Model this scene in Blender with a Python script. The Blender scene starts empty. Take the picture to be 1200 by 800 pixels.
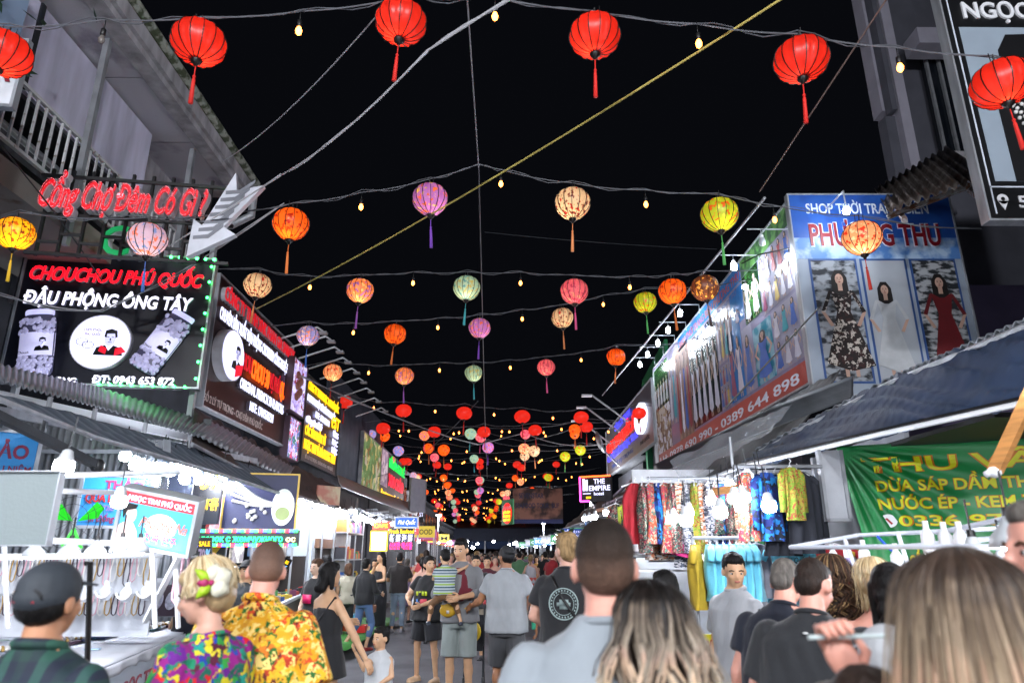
import bpy, bmesh, math, random
from mathutils import Vector, Matrix, Euler, noise
R = math.radians
rnd = random.Random(7)
SC = bpy.context.scene
COL = SC.collection

# ------------------------------------------------------------------ camera
CAMH = 1.62
PITCH = R(17.35)
YAW = -0.0095
cam_d = bpy.data.cameras.new('camera')
cam = bpy.data.objects.new('camera', cam_d)
COL.objects.link(cam)
cam.location = (0, 0, CAMH)
cam.rotation_euler = (R(90) + PITCH, 0, YAW)
cam_d.sensor_width = 36
cam_d.lens = 24
cam_d.clip_start = 0.05
cam_d.clip_end = 1500
cam_d.dof.use_dof = True
cam_d.dof.focus_distance = 9.0
cam_d.dof.aperture_fstop = 2.0
SC.camera = cam
# ------------------------------------------------------------------ world: a night sky, nearly black
world = bpy.data.worlds.new('World')
SC.world = world
world.use_nodes = True
_bg = world.node_tree.nodes['Background']
_bg.inputs['Color'].default_value = (0.55, 0.62, 0.9, 1)
_bg.inputs['Strength'].default_value = 0.0028
# ------------------------------------------------------------------ exposure
SC.view_settings.view_transform = 'Standard'
SC.view_settings.look = 'None'
SC.view_settings.gamma = 1.0
SC.view_settings.exposure = 0.7
SC.view_settings.use_curve_mapping = False
SC.cycles.max_bounces = 6
SC.cycles.transparent_max_bounces = 12
SC.cycles.sample_clamp_indirect = 4.0
SC.cycles.sample_clamp_direct = 0
SC.cycles.caustics_reflective = False
SC.cycles.caustics_refractive = False
SC.cycles.use_light_tree = True

# ------------------------------------------------------------------ geometry of the view: pixel (1200x800) to world points
_M = Matrix.Translation(cam.location) @ cam.rotation_euler.to_matrix().to_4x4()
def ray(px, py):
    return (_M.to_3x3() @ Vector(((px - 600) / 800.0, (400 - py) / 800.0, -1.0)))
def P(px, py, zc):                      # at camera depth zc
    return Vector(cam.location) + ray(px, py) * zc
def PX(px, py, X):
    r = ray(px, py); return Vector(cam.location) + r * (X / r.x)
def PY(px, py, Y):
    r = ray(px, py); return Vector(cam.location) + r * (Y / r.y)
def PZ(px, py, Z):
    r = ray(px, py); return Vector(cam.location) + r * ((Z - CAMH) / r.z)

# ------------------------------------------------------------------ materials
def C(h, k=1.0):
    if not isinstance(h, str): return tuple(x * k for x in h)
    h = h.lstrip('#')
    v = [int(h[i:i + 2], 16) / 255 for i in (0, 2, 4)]
    return tuple((x / 12.92 if x <= .04045 else ((x + .055) / 1.055) ** 2.4) * k for x in v)
MC = {}
def mat(name, col='#808080', rough=.6, metal=0, var=.12, scale=6, bump=.15, bscale=60, emit=0, ecol=None,
        sub=0, alpha=1, trans=0, col2=None, thr=None, stretch=None, sheen=0, spec=None, obj_var=False):
    if name in MC: return MC[name]
    m = bpy.data.materials.new(name); m.use_nodes = True
    nt = m.node_tree; N = nt.nodes; L = nt.links
    b = N['Principled BSDF']
    c = C(col)
    b.inputs['Roughness'].default_value = rough
    b.inputs['Metallic'].default_value = metal
    if spec is not None: b.inputs['Specular IOR Level'].default_value = spec
    if sub:
        b.inputs['Subsurface Weight'].default_value = sub
        b.inputs['Subsurface Scale'].default_value = .02
        b.inputs['Subsurface Radius'].default_value = (1, .35, .2)
    if alpha < 1: b.inputs['Alpha'].default_value = alpha
    if trans: b.inputs['Transmission Weight'].default_value = trans
    if sheen: b.inputs['Sheen Weight'].default_value = sheen
    tc = N.new('ShaderNodeTexCoord'); src = tc.outputs['Object']
    if stretch:
        mp = N.new('ShaderNodeMapping'); mp.inputs['Scale'].default_value = stretch
        L.new(src, mp.inputs['Vector']); src = mp.outputs['Vector']
    nz = N.new('ShaderNodeTexNoise'); nz.inputs['Scale'].default_value = scale; nz.inputs['Detail'].default_value = 5
    L.new(src, nz.inputs['Vector'])
    rp = N.new('ShaderNodeValToRGB')
    if col2 is None:
        rp.color_ramp.elements[0].position = .3; rp.color_ramp.elements[1].position = .7
        rp.color_ramp.elements[0].color = tuple(x * (1 - var) for x in c) + (1,)
        rp.color_ramp.elements[1].color = tuple(min(1, x * (1 + var)) for x in c) + (1,)
    else:
        t = .5 if thr is None else thr
        rp.color_ramp.elements[0].position = t - .06; rp.color_ramp.elements[1].position = t + .06
        rp.color_ramp.elements[0].color = c + (1,); rp.color_ramp.elements[1].color = C(col2) + (1,)
    L.new(nz.outputs['Fac'], rp.inputs['Fac'])
    L.new(rp.outputs['Color'], b.inputs['Base Color'])
    if bump:
        n2 = N.new('ShaderNodeTexNoise'); n2.inputs['Scale'].default_value = bscale; n2.inputs['Detail'].default_value = 3
        L.new(src, n2.inputs['Vector'])
        bp = N.new('ShaderNodeBump'); bp.inputs['Strength'].default_value = bump; bp.inputs['Distance'].default_value = .01
        L.new(n2.outputs['Fac'], bp.inputs['Height']); L.new(bp.outputs['Normal'], b.inputs['Normal'])
    if emit:
        b.inputs['Emission Color'].default_value = (C(ecol) if ecol else c) + (1,)
        b.inputs['Emission Strength'].default_value = emit
        if ecol is None and col2 is not None: L.new(rp.outputs['Color'], b.inputs['Emission Color'])
    MC[name] = m
    return m
def glow(name, col, s):
    return mat(name, col, rough=.5, var=0, bump=0, emit=s, ecol=col)
def cells(name, cols, scale=20, stretch=None, rough=.8, emit=0, warp=0.0, bump=.2):
    """printed cloth: patches of several colours"""
    if name in MC: return MC[name]
    m = bpy.data.materials.new(name); m.use_nodes = True
    nt = m.node_tree; N = nt.nodes; L = nt.links
    b = N['Principled BSDF']; b.inputs['Roughness'].default_value = rough
    tc = N.new('ShaderNodeTexCoord'); src = tc.outputs['Object']
    if stretch:
        mp = N.new('ShaderNodeMapping'); mp.inputs['Scale'].default_value = stretch
        L.new(src, mp.inputs['Vector']); src = mp.outputs['Vector']
    if warp:
        nz = N.new('ShaderNodeTexNoise'); nz.inputs['Scale'].default_value = scale * .8; nz.inputs['Detail'].default_value = 3
        L.new(src, nz.inputs['Vector'])
        vm = N.new('ShaderNodeVectorMath'); vm.operation = 'MULTIPLY_ADD'
        vm.inputs[1].default_value = (warp,) * 3
        L.new(nz.outputs['Color'], vm.inputs[0]); L.new(src, vm.inputs[2]); src = vm.outputs[0]
    v = N.new('ShaderNodeTexVoronoi'); v.inputs['Scale'].default_value = scale
    L.new(src, v.inputs['Vector'])
    rp = N.new('ShaderNodeValToRGB'); rp.color_ramp.interpolation = 'CONSTANT'
    e = rp.color_ramp.elements
    while len(e) < len(cols): e.new(.5)
    for i, c in enumerate(cols):
        e[i].position = .12 + .76 * i / len(cols) if i else 0; e[i].color = C(c) + (1,)
    sp = N.new('ShaderNodeSeparateColor'); L.new(v.outputs['Color'], sp.inputs[0])
    L.new(sp.outputs[0], rp.inputs['Fac'])
    L.new(rp.outputs['Color'], b.inputs['Base Color'])
    if emit:
        L.new(rp.outputs['Color'], b.inputs['Emission Color']); b.inputs['Emission Strength'].default_value = emit
    n2 = N.new('ShaderNodeTexNoise'); n2.inputs['Scale'].default_value = 90
    bp = N.new('ShaderNodeBump'); bp.inputs['Strength'].default_value = bump; bp.inputs['Distance'].default_value = .01
    L.new(src, n2.inputs['Vector'])
    L.new(n2.outputs['Fac'], bp.inputs['Height']); L.new(bp.outputs['Normal'], b.inputs['Normal'])
    MC[name] = m
    return m
def bands(name, cols, scale=20, axis='Z', rough=.8, other=None, oscale=20):
    """striped or checked cloth"""
    if name in MC: return MC[name]
    m = bpy.data.materials.new(name); m.use_nodes = True
    nt = m.node_tree; N = nt.nodes; L = nt.links
    b = N['Principled BSDF']; b.inputs['Roughness'].default_value = rough
    tc = N.new('ShaderNodeTexCoord')
    def band(ax, sc, cl):
        sx = N.new('ShaderNodeSeparateXYZ'); L.new(tc.outputs['Object'], sx.inputs[0])
        mu = N.new('ShaderNodeMath'); mu.operation = 'MULTIPLY'; mu.inputs[1].default_value = sc
        L.new(sx.outputs[ax], mu.inputs[0])
        fr = N.new('ShaderNodeMath'); fr.operation = 'FRACT'; L.new(mu.outputs[0], fr.inputs[0])
        rp = N.new('ShaderNodeValToRGB'); rp.color_ramp.interpolation = 'CONSTANT'
        e = rp.color_ramp.elements
        while len(e) < len(cl): e.new(.5)
        for i, c in enumerate(cl): e[i].position = i / len(cl); e[i].color = C(c) + (1,)
        L.new(fr.outputs[0], rp.inputs['Fac']); return rp.outputs['Color']
    o = band(axis, scale, cols)
    if other:
        o2 = band('X', oscale, other)
        mx = N.new('ShaderNodeMix'); mx.data_type = 'RGBA'; mx.inputs['Factor'].default_value = .5
        L.new(o, mx.inputs[6]); L.new(o2, mx.inputs[7]); o = mx.outputs[2]
    L.new(o, b.inputs['Base Color'])
    MC[name] = m
    return m

def zramp(name, stops, z0=1.0, z1=1.76, rough=.5, var=.25, scale=60, stretch=(1, 1, .12), bump=.3, spec=.3):
    """hair whose own colour changes from root to tip (height in the wearer's own space)"""
    if name in MC: return MC[name]
    m = mat(name, '#808080', rough, var=var, scale=scale, stretch=stretch, bump=bump, bscale=140, spec=spec)
    nt = m.node_tree; N = nt.nodes; L = nt.links; b = N['Principled BSDF']
    base = b.inputs['Base Color'].links[0].from_socket
    tc = N.new('ShaderNodeTexCoord'); sx = N.new('ShaderNodeSeparateXYZ'); L.new(tc.outputs['Object'], sx.inputs[0])
    nz = N.new('ShaderNodeTexNoise'); nz.inputs['Scale'].default_value = 22; L.new(tc.outputs['Object'], nz.inputs['Vector'])
    mr = N.new('ShaderNodeMapRange'); mr.inputs['From Min'].default_value = z0; mr.inputs['From Max'].default_value = z1; L.new(sx.outputs['Z'], mr.inputs['Value'])
    ad = N.new('ShaderNodeMath'); ad.operation = 'MULTIPLY_ADD'; ad.inputs[1].default_value = .16; L.new(nz.outputs['Fac'], ad.inputs[0]); L.new(mr.outputs['Result'], ad.inputs[2])
    rp = N.new('ShaderNodeValToRGB'); e = rp.color_ramp.elements
    while len(e) < len(stops): e.new(.5)
    for i, (z, c) in enumerate(sorted(stops)): e[i].position = (z - z0) / (z1 - z0) + .08; e[i].color = C(c) + (1,)
    L.new(ad.outputs[0], rp.inputs['Fac'])
    mx = N.new('ShaderNodeMix'); mx.data_type = 'RGBA'; mx.blend_type = 'OVERLAY'; mx.inputs['Factor'].default_value = .7
    L.new(rp.outputs['Color'], mx.inputs[6]); L.new(base, mx.inputs[7]); L.new(mx.outputs[2], b.inputs['Base Color'])
    return m

# ------------------------------------------------------------------ mesh building
class MB:
    """collects shapes in world coordinates, with one material index each"""
    def __init__(s): s.v = []; s.f = []; s.m = []; s.mats = []; s.cur = 0; s.smooth = []; s.sm = False
    def use(s, m, smooth=None):
        if m not in s.mats: s.mats.append(m)
        s.cur = s.mats.index(m)
        if smooth is not None: s.sm = smooth
        return s
    def add(s, vs, fs):
        o = len(s.v); s.v += [tuple(v) for v in vs]
        for f in fs: s.f.append([o + i for i in f]); s.m.append(s.cur); s.smooth.append(s.sm)
        return s
    def box(s, a, b, M=None):
        x0, y0, z0 = a; x1, y1, z1 = b
        vs = [(x, y, z) for x in (x0, x1) for y in (y0, y1) for z in (z0, z1)]
        if M is not None: vs = [M @ Vector(v) for v in vs]
        return s.add(vs, [(0, 1, 3, 2), (4, 6, 7, 5), (0, 4, 5, 1), (2, 3, 7, 6), (0, 2, 6, 4), (1, 5, 7, 3)])
    def bar(s, a, b, w, h=None, up=(0, 0, 1)):
        a = Vector(a); b = Vector(b); h = h or w
        d = (b - a); L = d.length
        if L < 1e-6: return s
        d /= L; x = d.cross(Vector(up))
        if x.length < 1e-3: x = d.cross(Vector((1, 0, 0)))
        x.normalize(); y = x.cross(d)
        M = Matrix.Translation(a) @ Matrix((x, d, y)).transposed().to_4x4()
        return s.box((-w / 2, 0, -h / 2), (w / 2, L, h / 2), M)
    def tube(s, pts, r, n=6, caps=True, closed=False):
        pts = [Vector(p) for p in pts]; k = len(pts)
        rs = r if isinstance(r, (list, tuple)) else [r] * k
        vs = []; prev = None
        for i, p in enumerate(pts):
            if closed: t = pts[(i + 1) % k] - pts[i - 1]
            else: t = pts[min(i + 1, k - 1)] - pts[max(i - 1, 0)]
            if t.length < 1e-9: t = Vector((0, 0, 1))
            t.normalize()
            if prev is None:
                x = t.orthogonal().normalized()
            else:
                x = (prev - t * prev.dot(t))
                x = x.normalized() if x.length > 1e-6 else t.orthogonal().normalized()
            prev = x; y = t.cross(x)
            for j in range(n):
                a = 2 * math.pi * j / n
                vs.append(p + (x * math.cos(a) + y * math.sin(a)) * rs[i])
        fs = []
        for i in range(k if closed else k - 1):
            i2 = (i + 1) % k
            for j in range(n):
                fs.append((i * n + j, i * n + (j + 1) % n, i2 * n + (j + 1) % n, i2 * n + j))
        if caps and not closed:
            fs.append(tuple(range(n))[::-1]); fs.append(tuple((k - 1) * n + j for j in range(n)))
        return s.add(vs, fs)
    def lathe(s, c, prof, n=16, M=None, caps=True, ry=1.0, rib=0, ribd=0):
        """prof: list of (r, z) about vertical axis at c"""
        vs = []
        for r, z in prof:
            for j in range(n):
                a = 2 * math.pi * j / n
                q = r
                if rib: q = r * (1 - ribd * abs(math.sin(a * rib / 2)))
                v = Vector((q * math.cos(a), q * math.sin(a) * ry, z))
                vs.append((M @ v if M is not None else v) + Vector(c))
        fs = []; k = len(prof)
        for i in range(k - 1):
            for j in range(n):
                fs.append((i * n + j, i * n + (j + 1) % n, (i + 1) * n + (j + 1) % n, (i + 1) * n + j))
        if caps:
            fs.append(tuple(range(n))[::-1]); fs.append(tuple((k - 1) * n + j for j in range(n)))
        return s.add(vs, fs)
    def ell(s, c, r, n=12, k=8, M=None):
        if not isinstance(r, (tuple, list)): r = (r, r, r)
        vs = [Vector((0, 0, -r[2]))]
        for i in range(1, k):
            a = math.pi * i / k
            for j in range(n):
                b = 2 * math.pi * j / n
                vs.append(Vector((r[0] * math.sin(a) * math.cos(b), r[1] * math.sin(a) * math.sin(b), -r[2] * math.cos(a))))
        vs.append(Vector((0, 0, r[2])))
        fs = [(0, 1 + (j + 1) % n, 1 + j) for j in range(n)]
        for i in range(k - 2):
            for j in range(n):
                fs.append((1 + i * n + j, 1 + i * n + (j + 1) % n, 1 + (i + 1) * n + (j + 1) % n, 1 + (i + 1) * n + j))
        t = len(vs) - 1; o = 1 + (k - 2) * n
        fs += [(o + j, o + (j + 1) % n, t) for j in range(n)]
        vs = [(M @ v if M is not None else v) + Vector(c) for v in vs]
        return s.add(vs, fs)
    def poly(s, pts, F=None, t=0.004):
        """flat polygon pts (2D in frame F, with layer height) given thickness t"""
        k = len(pts)
        lo = [F(p[0], p[1], p[2] if len(p) > 2 else 0) for p in pts]
        hi = [F(p[0], p[1], (p[2] if len(p) > 2 else 0) + t) for p in pts]
        fs = [tuple(range(k, 2 * k)), tuple(range(k))[::-1]]
        for i in range(k): fs.append((i, (i + 1) % k, k + (i + 1) % k, k + i))
        return s.add(lo + hi, fs)
    def grid(s, fn, nu, nv):
        vs = [fn(i / nu, j / nv) for j in range(nv + 1) for i in range(nu + 1)]
        fs = [(j * (nu + 1) + i, j * (nu + 1) + i + 1, (j + 1) * (nu + 1) + i + 1, (j + 1) * (nu + 1) + i) for j in range(nv) for i in range(nu)]
        return s.add(vs, fs)
    def build(s, name, material=None, parent=None, local=False, solid=0):
        me = bpy.data.meshes.new(name)
        off = Vector((0, 0, 0))
        if parent is not None and not local: off = world_loc(parent)
        elif parent is None and not local and s.v:
            n = len(s.v)
            off = Vector((sum(v[0] for v in s.v) / n, sum(v[1] for v in s.v) / n, min(v[2] for v in s.v)))
        me.from_pydata([(v[0] - off.x, v[1] - off.y, v[2] - off.z) for v in s.v], [], s.f)
        if material is not None: me.materials.append(material)
        else:
            for m in s.mats: me.materials.append(m)
            me.polygons.foreach_set('material_index', s.m)
        me.polygons.foreach_set('use_smooth', s.smooth)
        me.update()
        o = bpy.data.objects.new(name, me); COL.objects.link(o)
        if parent is not None:
            o.parent = parent
            if not local: o.location = (0, 0, 0)
        elif not local: o.location = off
        if solid:
            md = o.modifiers.new('thick', 'SOLIDIFY'); md.thickness = solid; md.offset = 0
        return o
def world_loc(o):
    v = Vector(o.location)
    while o.parent is not None: o = o.parent; v = v + Vector(o.location)
    return v
def tag(o, label=None, cat=None, group=None, kind=None):
    if label: o['label'] = label
    if cat: o['category'] = cat
    if group: o['group'] = group
    if kind: o['kind'] = kind
    return o
def thing(name, label, cat, loc, group=None, rz=0):
    o = bpy.data.objects.new(name, None); COL.objects.link(o)
    o.empty_display_size = .1
    o.location = loc; o.rotation_euler = (0, 0, rz)
    return tag(o, label, cat, group)
def kids(o): return [c for c in bpy.data.objects if c.parent == o]
KID = {}
def tree_of(o):
    if o.name in KID: return KID[o.name]
    t = [(c, tree_of(c)) for c in kids(o)]
    KID[o.name] = t
    return t
def dup(o, loc=None, rz=None, label=None, group=None, _tree=None, _par=None):
    t = tree_of(o) if _tree is None else _tree
    c = o.copy(); COL.objects.link(c)
    if _par is not None: c.parent = _par
    for ch, tt in t: dup(ch, _tree=tt, _par=c)
    if loc is not None: c.location = loc
    if rz is not None: c.rotation_euler = (0, 0, rz)
    if label: c['label'] = label
    if group: c['group'] = group
    return c
class Frame:
    """a plane in the world: O origin, u right, v up, n towards the reader"""
    def __init__(s, O, u, v=(0, 0, 1)):
        s.O = Vector(O); s.u = Vector(u).normalized(); s.v = Vector(v).normalized(); s.n = s.u.cross(s.v)
    def __call__(s, x, y, z=0): return s.O + s.u * x + s.v * y + s.n * z
    def M(s, x=0, y=0, z=0):
        m = Matrix((s.u, s.v, s.n)).transposed().to_4x4(); m.translation = s(x, y, z); return m

# ------------------------------------------------------------------ lettering
TC = {}
def text_geo(txt, bold=0.0, ext=0.0, outline=0.0, res=3):
    key = (txt, bold, ext, outline, res)
    if key in TC: return TC[key]
    bars = []
    if 'Đ' in txt:
        for i, ch in enumerate(txt):
            if ch == 'Đ':
                a = text_geo(txt[:i].replace('Đ', 'D') + 'D', 0, 0, 0, 2)[0]; d = text_geo('D', 0, 0, 0, 2)[0]
                bars.append(max(v[0] for v in a) - (max(v[0] for v in d) - min(v[0] for v in d)))
    cu = bpy.data.curves.new('t', 'FONT'); cu.body = txt.replace('Đ', 'D'); cu.size = 1.0
    cu.resolution_u = res; cu.offset = bold; cu.extrude = ext; cu.align_x = 'LEFT'
    if outline: cu.fill_mode = 'NONE'; cu.bevel_depth = outline; cu.bevel_resolution = 0; cu.extrude = 0
    ob = bpy.data.objects.new('t', cu)
    me = bpy.data.meshes.new_from_object(ob)
    vs = [tuple(v.co) for v in me.vertices]; fs = [tuple(p.vertices) for p in me.polygons]
    bpy.data.objects.remove(ob); bpy.data.meshes.remove(me); bpy.data.curves.remove(cu)
    for x in bars:
        o = len(vs); e = max(ext, outline) + .002; x0, x1, y0, y1 = x - .09 - bold, x + .27 + bold, .32 - bold, .41 + bold
        vs += [(x0, y0, e), (x1, y0, e), (x1, y1, e), (x0, y1, e), (x0, y0, -e), (x1, y0, -e), (x1, y1, -e), (x0, y1, -e)]
        fs += [(o, o + 1, o + 2, o + 3), (o + 7, o + 6, o + 5, o + 4), (o, o + 4, o + 5, o + 1), (o + 1, o + 5, o + 6, o + 2), (o + 2, o + 6, o + 7, o + 3), (o + 3, o + 7, o + 4, o)]
    TC[key] = (vs, fs); return TC[key]
def letters(txt, F, x, y, w, h, m, parent, bold=.012, ext=.02, z=.01, shear=0, outline=0, split=False, name='lettering', rise=0, res=3, cap=.72):
    """txt set to width w and capital height h, its left foot at (x,y) in frame F"""
    vs, fs = text_geo(txt, bold, ext / max(h, .01) * .5 * cap if not outline else 0, outline, res)
    if not vs: return None
    x0 = min(v[0] for v in vs); x1 = max(v[0] for v in vs)
    sx = w / max(1e-6, x1 - x0); sy = h / cap
    zmid = 0
    def tr(v):
        X = (v[0] - x0) * sx + v[1] * sy * shear; Y = v[1] * sy + rise * (v[0] - x0) * sx
        Z = (v[2] * sy if ext or outline else 0)
        return F(x + X, y + Y, z + Z)
    if not split:
        b = MB(); b.add([tr(v) for v in vs], fs)
        return b.build(name, m, parent)
    # split into characters by x-overlap of the loose pieces
    par = list(range(len(vs)))
    def find(a):
        while par[a] != a: par[a] = par[par[a]]; a = par[a]
        return a
    for f in fs:
        for i in f[1:]:
            a, b_ = find(f[0]), find(i)
            if a != b_: par[a] = b_
    rng = {}
    for i, v in enumerate(vs):
        r = find(i); q = rng.setdefault(r, [9e9, -9e9]); q[0] = min(q[0], v[0]); q[1] = max(q[1], v[0])
    isl = sorted(rng.items(), key=lambda t: t[1][0]); groups = []
    for r, (a, b_) in isl:
        if groups and a < groups[-1][1] - .06: groups[-1][1] = max(groups[-1][1], b_); groups[-1][2].append(r)
        else: groups.append([a, b_, [r]])
    gi = {}
    for k, g in enumerate(groups):
        for r in g[2]: gi[r] = k
    out = []
    for k in range(len(groups)):
        b = MB(); idx = {}
        vv = []
        ff = []
        for f in fs:
            if gi[find(f[0])] != k: continue
            nf = []
            for i in f:
                if i not in idx: idx[i] = len(vv); vv.append(tr(vs[i]))
                nf.append(idx[i])
            ff.append(nf)
        b.add(vv, ff); out.append(b.build('letter' if name == 'lettering' else name, m, parent))
    return out
def rect(b, F, x0, y0, x1, y1, z=0, t=.004):
    b.poly([(x0, y0, z), (x1, y0, z), (x1, y1, z), (x0, y1, z)], F, t)
def disc(b, F, x, y, rx, ry=None, z=0, t=.004, n=28, rot=0):
    ry = ry or rx
    b.poly([(x + rx * math.cos(a) * math.cos(rot) - ry * math.sin(a) * math.sin(rot), y + rx * math.cos(a) * math.sin(rot) + ry * math.sin(a) * math.cos(rot), z) for a in [2 * math.pi * i / n for i in range(n)]], F, t)
def board(name, label, cat, F, W, H, m, th=.06, frame=None, fw=.03, group=None, face='face_panel'):
    """a sign: base point at F origin (lower left), a panel and a frame of four rails"""
    t = thing(name, label, cat, F(W / 2, 0), group)
    b = MB(); rect(b, F, 0, 0, W, H, -th, th); b.build(face, m, t)
    if frame:
        for a, c in (((0, -fw), (W, 0)), ((0, H), (W, H + fw)), ((-fw, -fw), (0, H + fw)), ((W, -fw), (W + fw, H + fw))):
            b = MB(); rect(b, F, a[0], a[1], c[0], c[1], -th - .002, th + .025); b.build('frame_rail', frame, t)
    return t
# ================================================================== materials used widely
WHITE = mat('white_paint', '#d8dade', .5, var=.06, scale=3)
GREY = mat('grey_metal', '#8a8d92', .45, .4, var=.2, scale=5)
LGREY = mat('galvanised', '#a9adb3', .4, .5, var=.25, scale=9, stretch=(1, 1, .2))
DARK = mat('dark_metal', '#22252a', .5, .3, var=.3)
BLACK = mat('black_plastic', '#0c0c0e', .5, var=.2)
RUST = mat('rusty_metal', '#6d4a35', .8, .2, col2='#8b8d90', scale=14)
WOOD = mat('orange_timber', '#b98045', .6, var=.3, scale=5, stretch=(1, 1, 8))
CONC = mat('grey_concrete', '#8f8d92', .9, var=.42, scale=4, bump=.5, stretch=(1, 1, .3))
DCONC = mat('dark_wall', '#3b3d44', .9, var=.3, scale=2, bump=.4)
WG = glow('white_led', '#e6edff', 14)
def qframe(tl, tr, bl, zr=None, X=None):
    if X is not None:
        A = PX(*tl, X); B = PX(*tr, X); zb = PX(*bl, X).z; za = (A.z + B.z) / 2
    else:
        zl = zr if 650 - tl[1] < 45 else zr * (650 - tr[1]) / (650 - tl[1])
        A = P(*tl, zl); B = P(*tr, zr); za = (A.z + B.z) / 2; zb = PY(*bl, A.y).z
    u = Vector((B.x - A.x, B.y - A.y, 0)); W = u.length
    return Frame((A.x, A.y, zb), u), W, za - zb

# ================================================================== ground
ASPH = mat('asphalt', '#4e4e52', .75, var=.35, scale=1.3, bump=.5, bscale=140)
b = MB(); b.use(ASPH, True).grid(lambda u, v: (-150 + 300 * u, -30 + 430 * v, .006 * noise.noise(Vector((u * 90, v * 120, 0)))), 60, 80)
tag(b.build('road', ASPH), kind='structure')
PAVE = mat('paving', '#6f6c6a', .8, var=.3, scale=5, bump=.5)
for s in (-1, 1):
    b = MB(); b.box((s * 3.9, -6, .004), (s * 30, 110, .13)); b.box((s * 3.78, -6, .002), (s * 3.9 - s * .001, 110, .15))
    tag(b.build('pavement', PAVE), kind='structure')

# ================================================================== left balcony house
LILAC = mat('lilac_wall_panel', '#b6b4c8', .6, var=.28, scale=3.5, bump=.2, stretch=(1, 1, .18))
SOFF = mat('stained_soffit_board', '#a8a6ae', .8, col2='#7a7482', scale=1.5, bump=.3, thr=.62)
house = thing('balcony_house', 'grey two storey balcony house with overhanging roof at the upper left', 'house', (-7.2, 9, 0))
b = MB(); b.box((-14, 2.2, 0), (-7.6, 11.9, 7.5)); b.box((-7.6, 10.4, 0), (-6.3, 16.4, 5.3)); b.build('wall', DCONC, house)
b = MB(); b.box((-7.2, 2.2, 6.2), (-5.95, 11.9, 6.42)); b.build('upper_beam', mat('beam_dark', '#3f4147', .7), house)
# the row of pale panels under the roof
zt0, zt1 = 7.15, 8.15
ys = [2.3, 4.7, 5.75, 6.95, 8.2, 9.75]
for i in range(len(ys) - 1):
    b = MB(); b.box((-5.86, ys[i] + .03, 6.95), (-5.80, ys[i + 1] - .03, 8.18)); b.build('wall_panel', LILAC, house)
for y_ in ys[1:-1]:
    b = MB(); b.box((-5.80, y_ - .035, 6.95), (-5.77, y_ + .035, 8.18)); b.build('panel_joint', DARK, house)
b = MB(); b.box((-6.4, 2.3, 6.9), (-5.87, 9.8, 8.2)); b.build('panel_backing', DARK, house)
b = MB(); b.box((-14, 9.82, 5.3), (-6.2, 11.8, 8.35)); b.build('side_wall', CONC, house)
# roof: soffit boards, fascia, mossy edge
for i in range(6):
    y0 = 1.9 + i * 1.62
    b = MB(); b.box((-6.4, y0 + .01, 8.22 + .004 * (i % 2)), (-5.28, y0 + 1.6, 8.27)); b.build('soffit_board', SOFF, house)
b = MB(); b.box((-5.27, 1.8, 8.2), (-5.02, 12.0, 8.3)); b.box((-5.05, 1.8, 8.31), (-4.96, 12.0, 8.62)); b.build('fascia', CONC, house)
b = MB(); b.box((-14, 1.8, 8.31), (-5.06, 12.0, 8.5)); b.build('roof', CONC, house)
b = MB(); b.tube([(-4.93, 1.8, 8.6), (-4.93, 12.0, 8.6)], .075, 8); b.build('gutter', mat('mossy_gutter', '#8d9188', .8, col2='#39412c', scale=7, bump=.6), house)
b = MB(); b.tube([(-4.95, 11.97, 8.5), (-4.95, 11.97, 7.9), (-5.3, 11.97, 7.7), (-6.2, 11.97, 7.7)], .08, 8); b.build('downpipe', LGREY, house)
# corrugated sheet behind the railing
b = MB()
b.use(LGREY, True).grid(lambda u, v: (-6.28 + .025 * math.sin(v * 120), 5 + 6.8 * u, 5.5 + 1.3 * v), 2, 120)
b.build('corrugated_panel', LGREY, house)
# balcony slab, railing
b = MB(); b.box((-7.0, 5.2, 5.42), (-5.42, 11.7, 5.72)); b.build('balcony_slab', mat('rust_stained_slab', '#77726e', .9, col2='#54402f', thr=.66, scale=2.5, bump=.4), house)
RAIL = mat('peeling_white_rail', '#b9babd', .6, col2='#6b5a4c', thr=.68, scale=14)
for zz in (6.72, 5.95):
    b = MB(); b.bar((-5.48, 5.3, zz), (-5.48, 11.6, zz), .05, .04); b.build('handrail' if zz > 6.5 else 'bottom_rail', RAIL, house)
b = MB(); b.bar((-5.48, 0, 5.97), (-5.48, 0, 6.7), .022); base = b.v[:]
proto = None
for i in range(42):
    y = 5.35 + i * .15
    if proto is None:
        b = MB(); b.bar((-5.48, y, 5.97), (-5.48, y, 6.7), .024); proto = b.build('railing_bar', RAIL, house)
    else:
        c = proto.copy(); COL.objects.link(c); c.location = (0, y - 5.35, 0)
for i, y in enumerate((5.25, 7.6, 10.2)):
    b = MB(); b.bar((-5.35, y, 5.2), (-5.35, y, 8.22), .075); b.build('post', GREY, house)
# white-blue column at the left edge and the sign on it
colm = MB(); colm.box((-7.4, 5.6, 0), (-5.25, 6.1, 7.9))
tag(colm.build('pillar', mat('pale_blue_column', '#7f93ad', .6, var=.08, scale=1)), 'pale blue concrete column at the upper left edge', 'pillar')
F, W, H = qframe((-60, 80), (22, 86), (-60, 118), zr=6.4)
t = board('shop_sign', 'white sign with a dark red letter cut off by the left edge', 'sign', F, W, H + .35, mat('sign_white', '#c9ccd2', .5), .05, LGREY)
letters('ER', F, W * .42, .25, W * .5, .3, mat('maroon_print', '#7a1024', .5), t, ext=.004)
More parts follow.
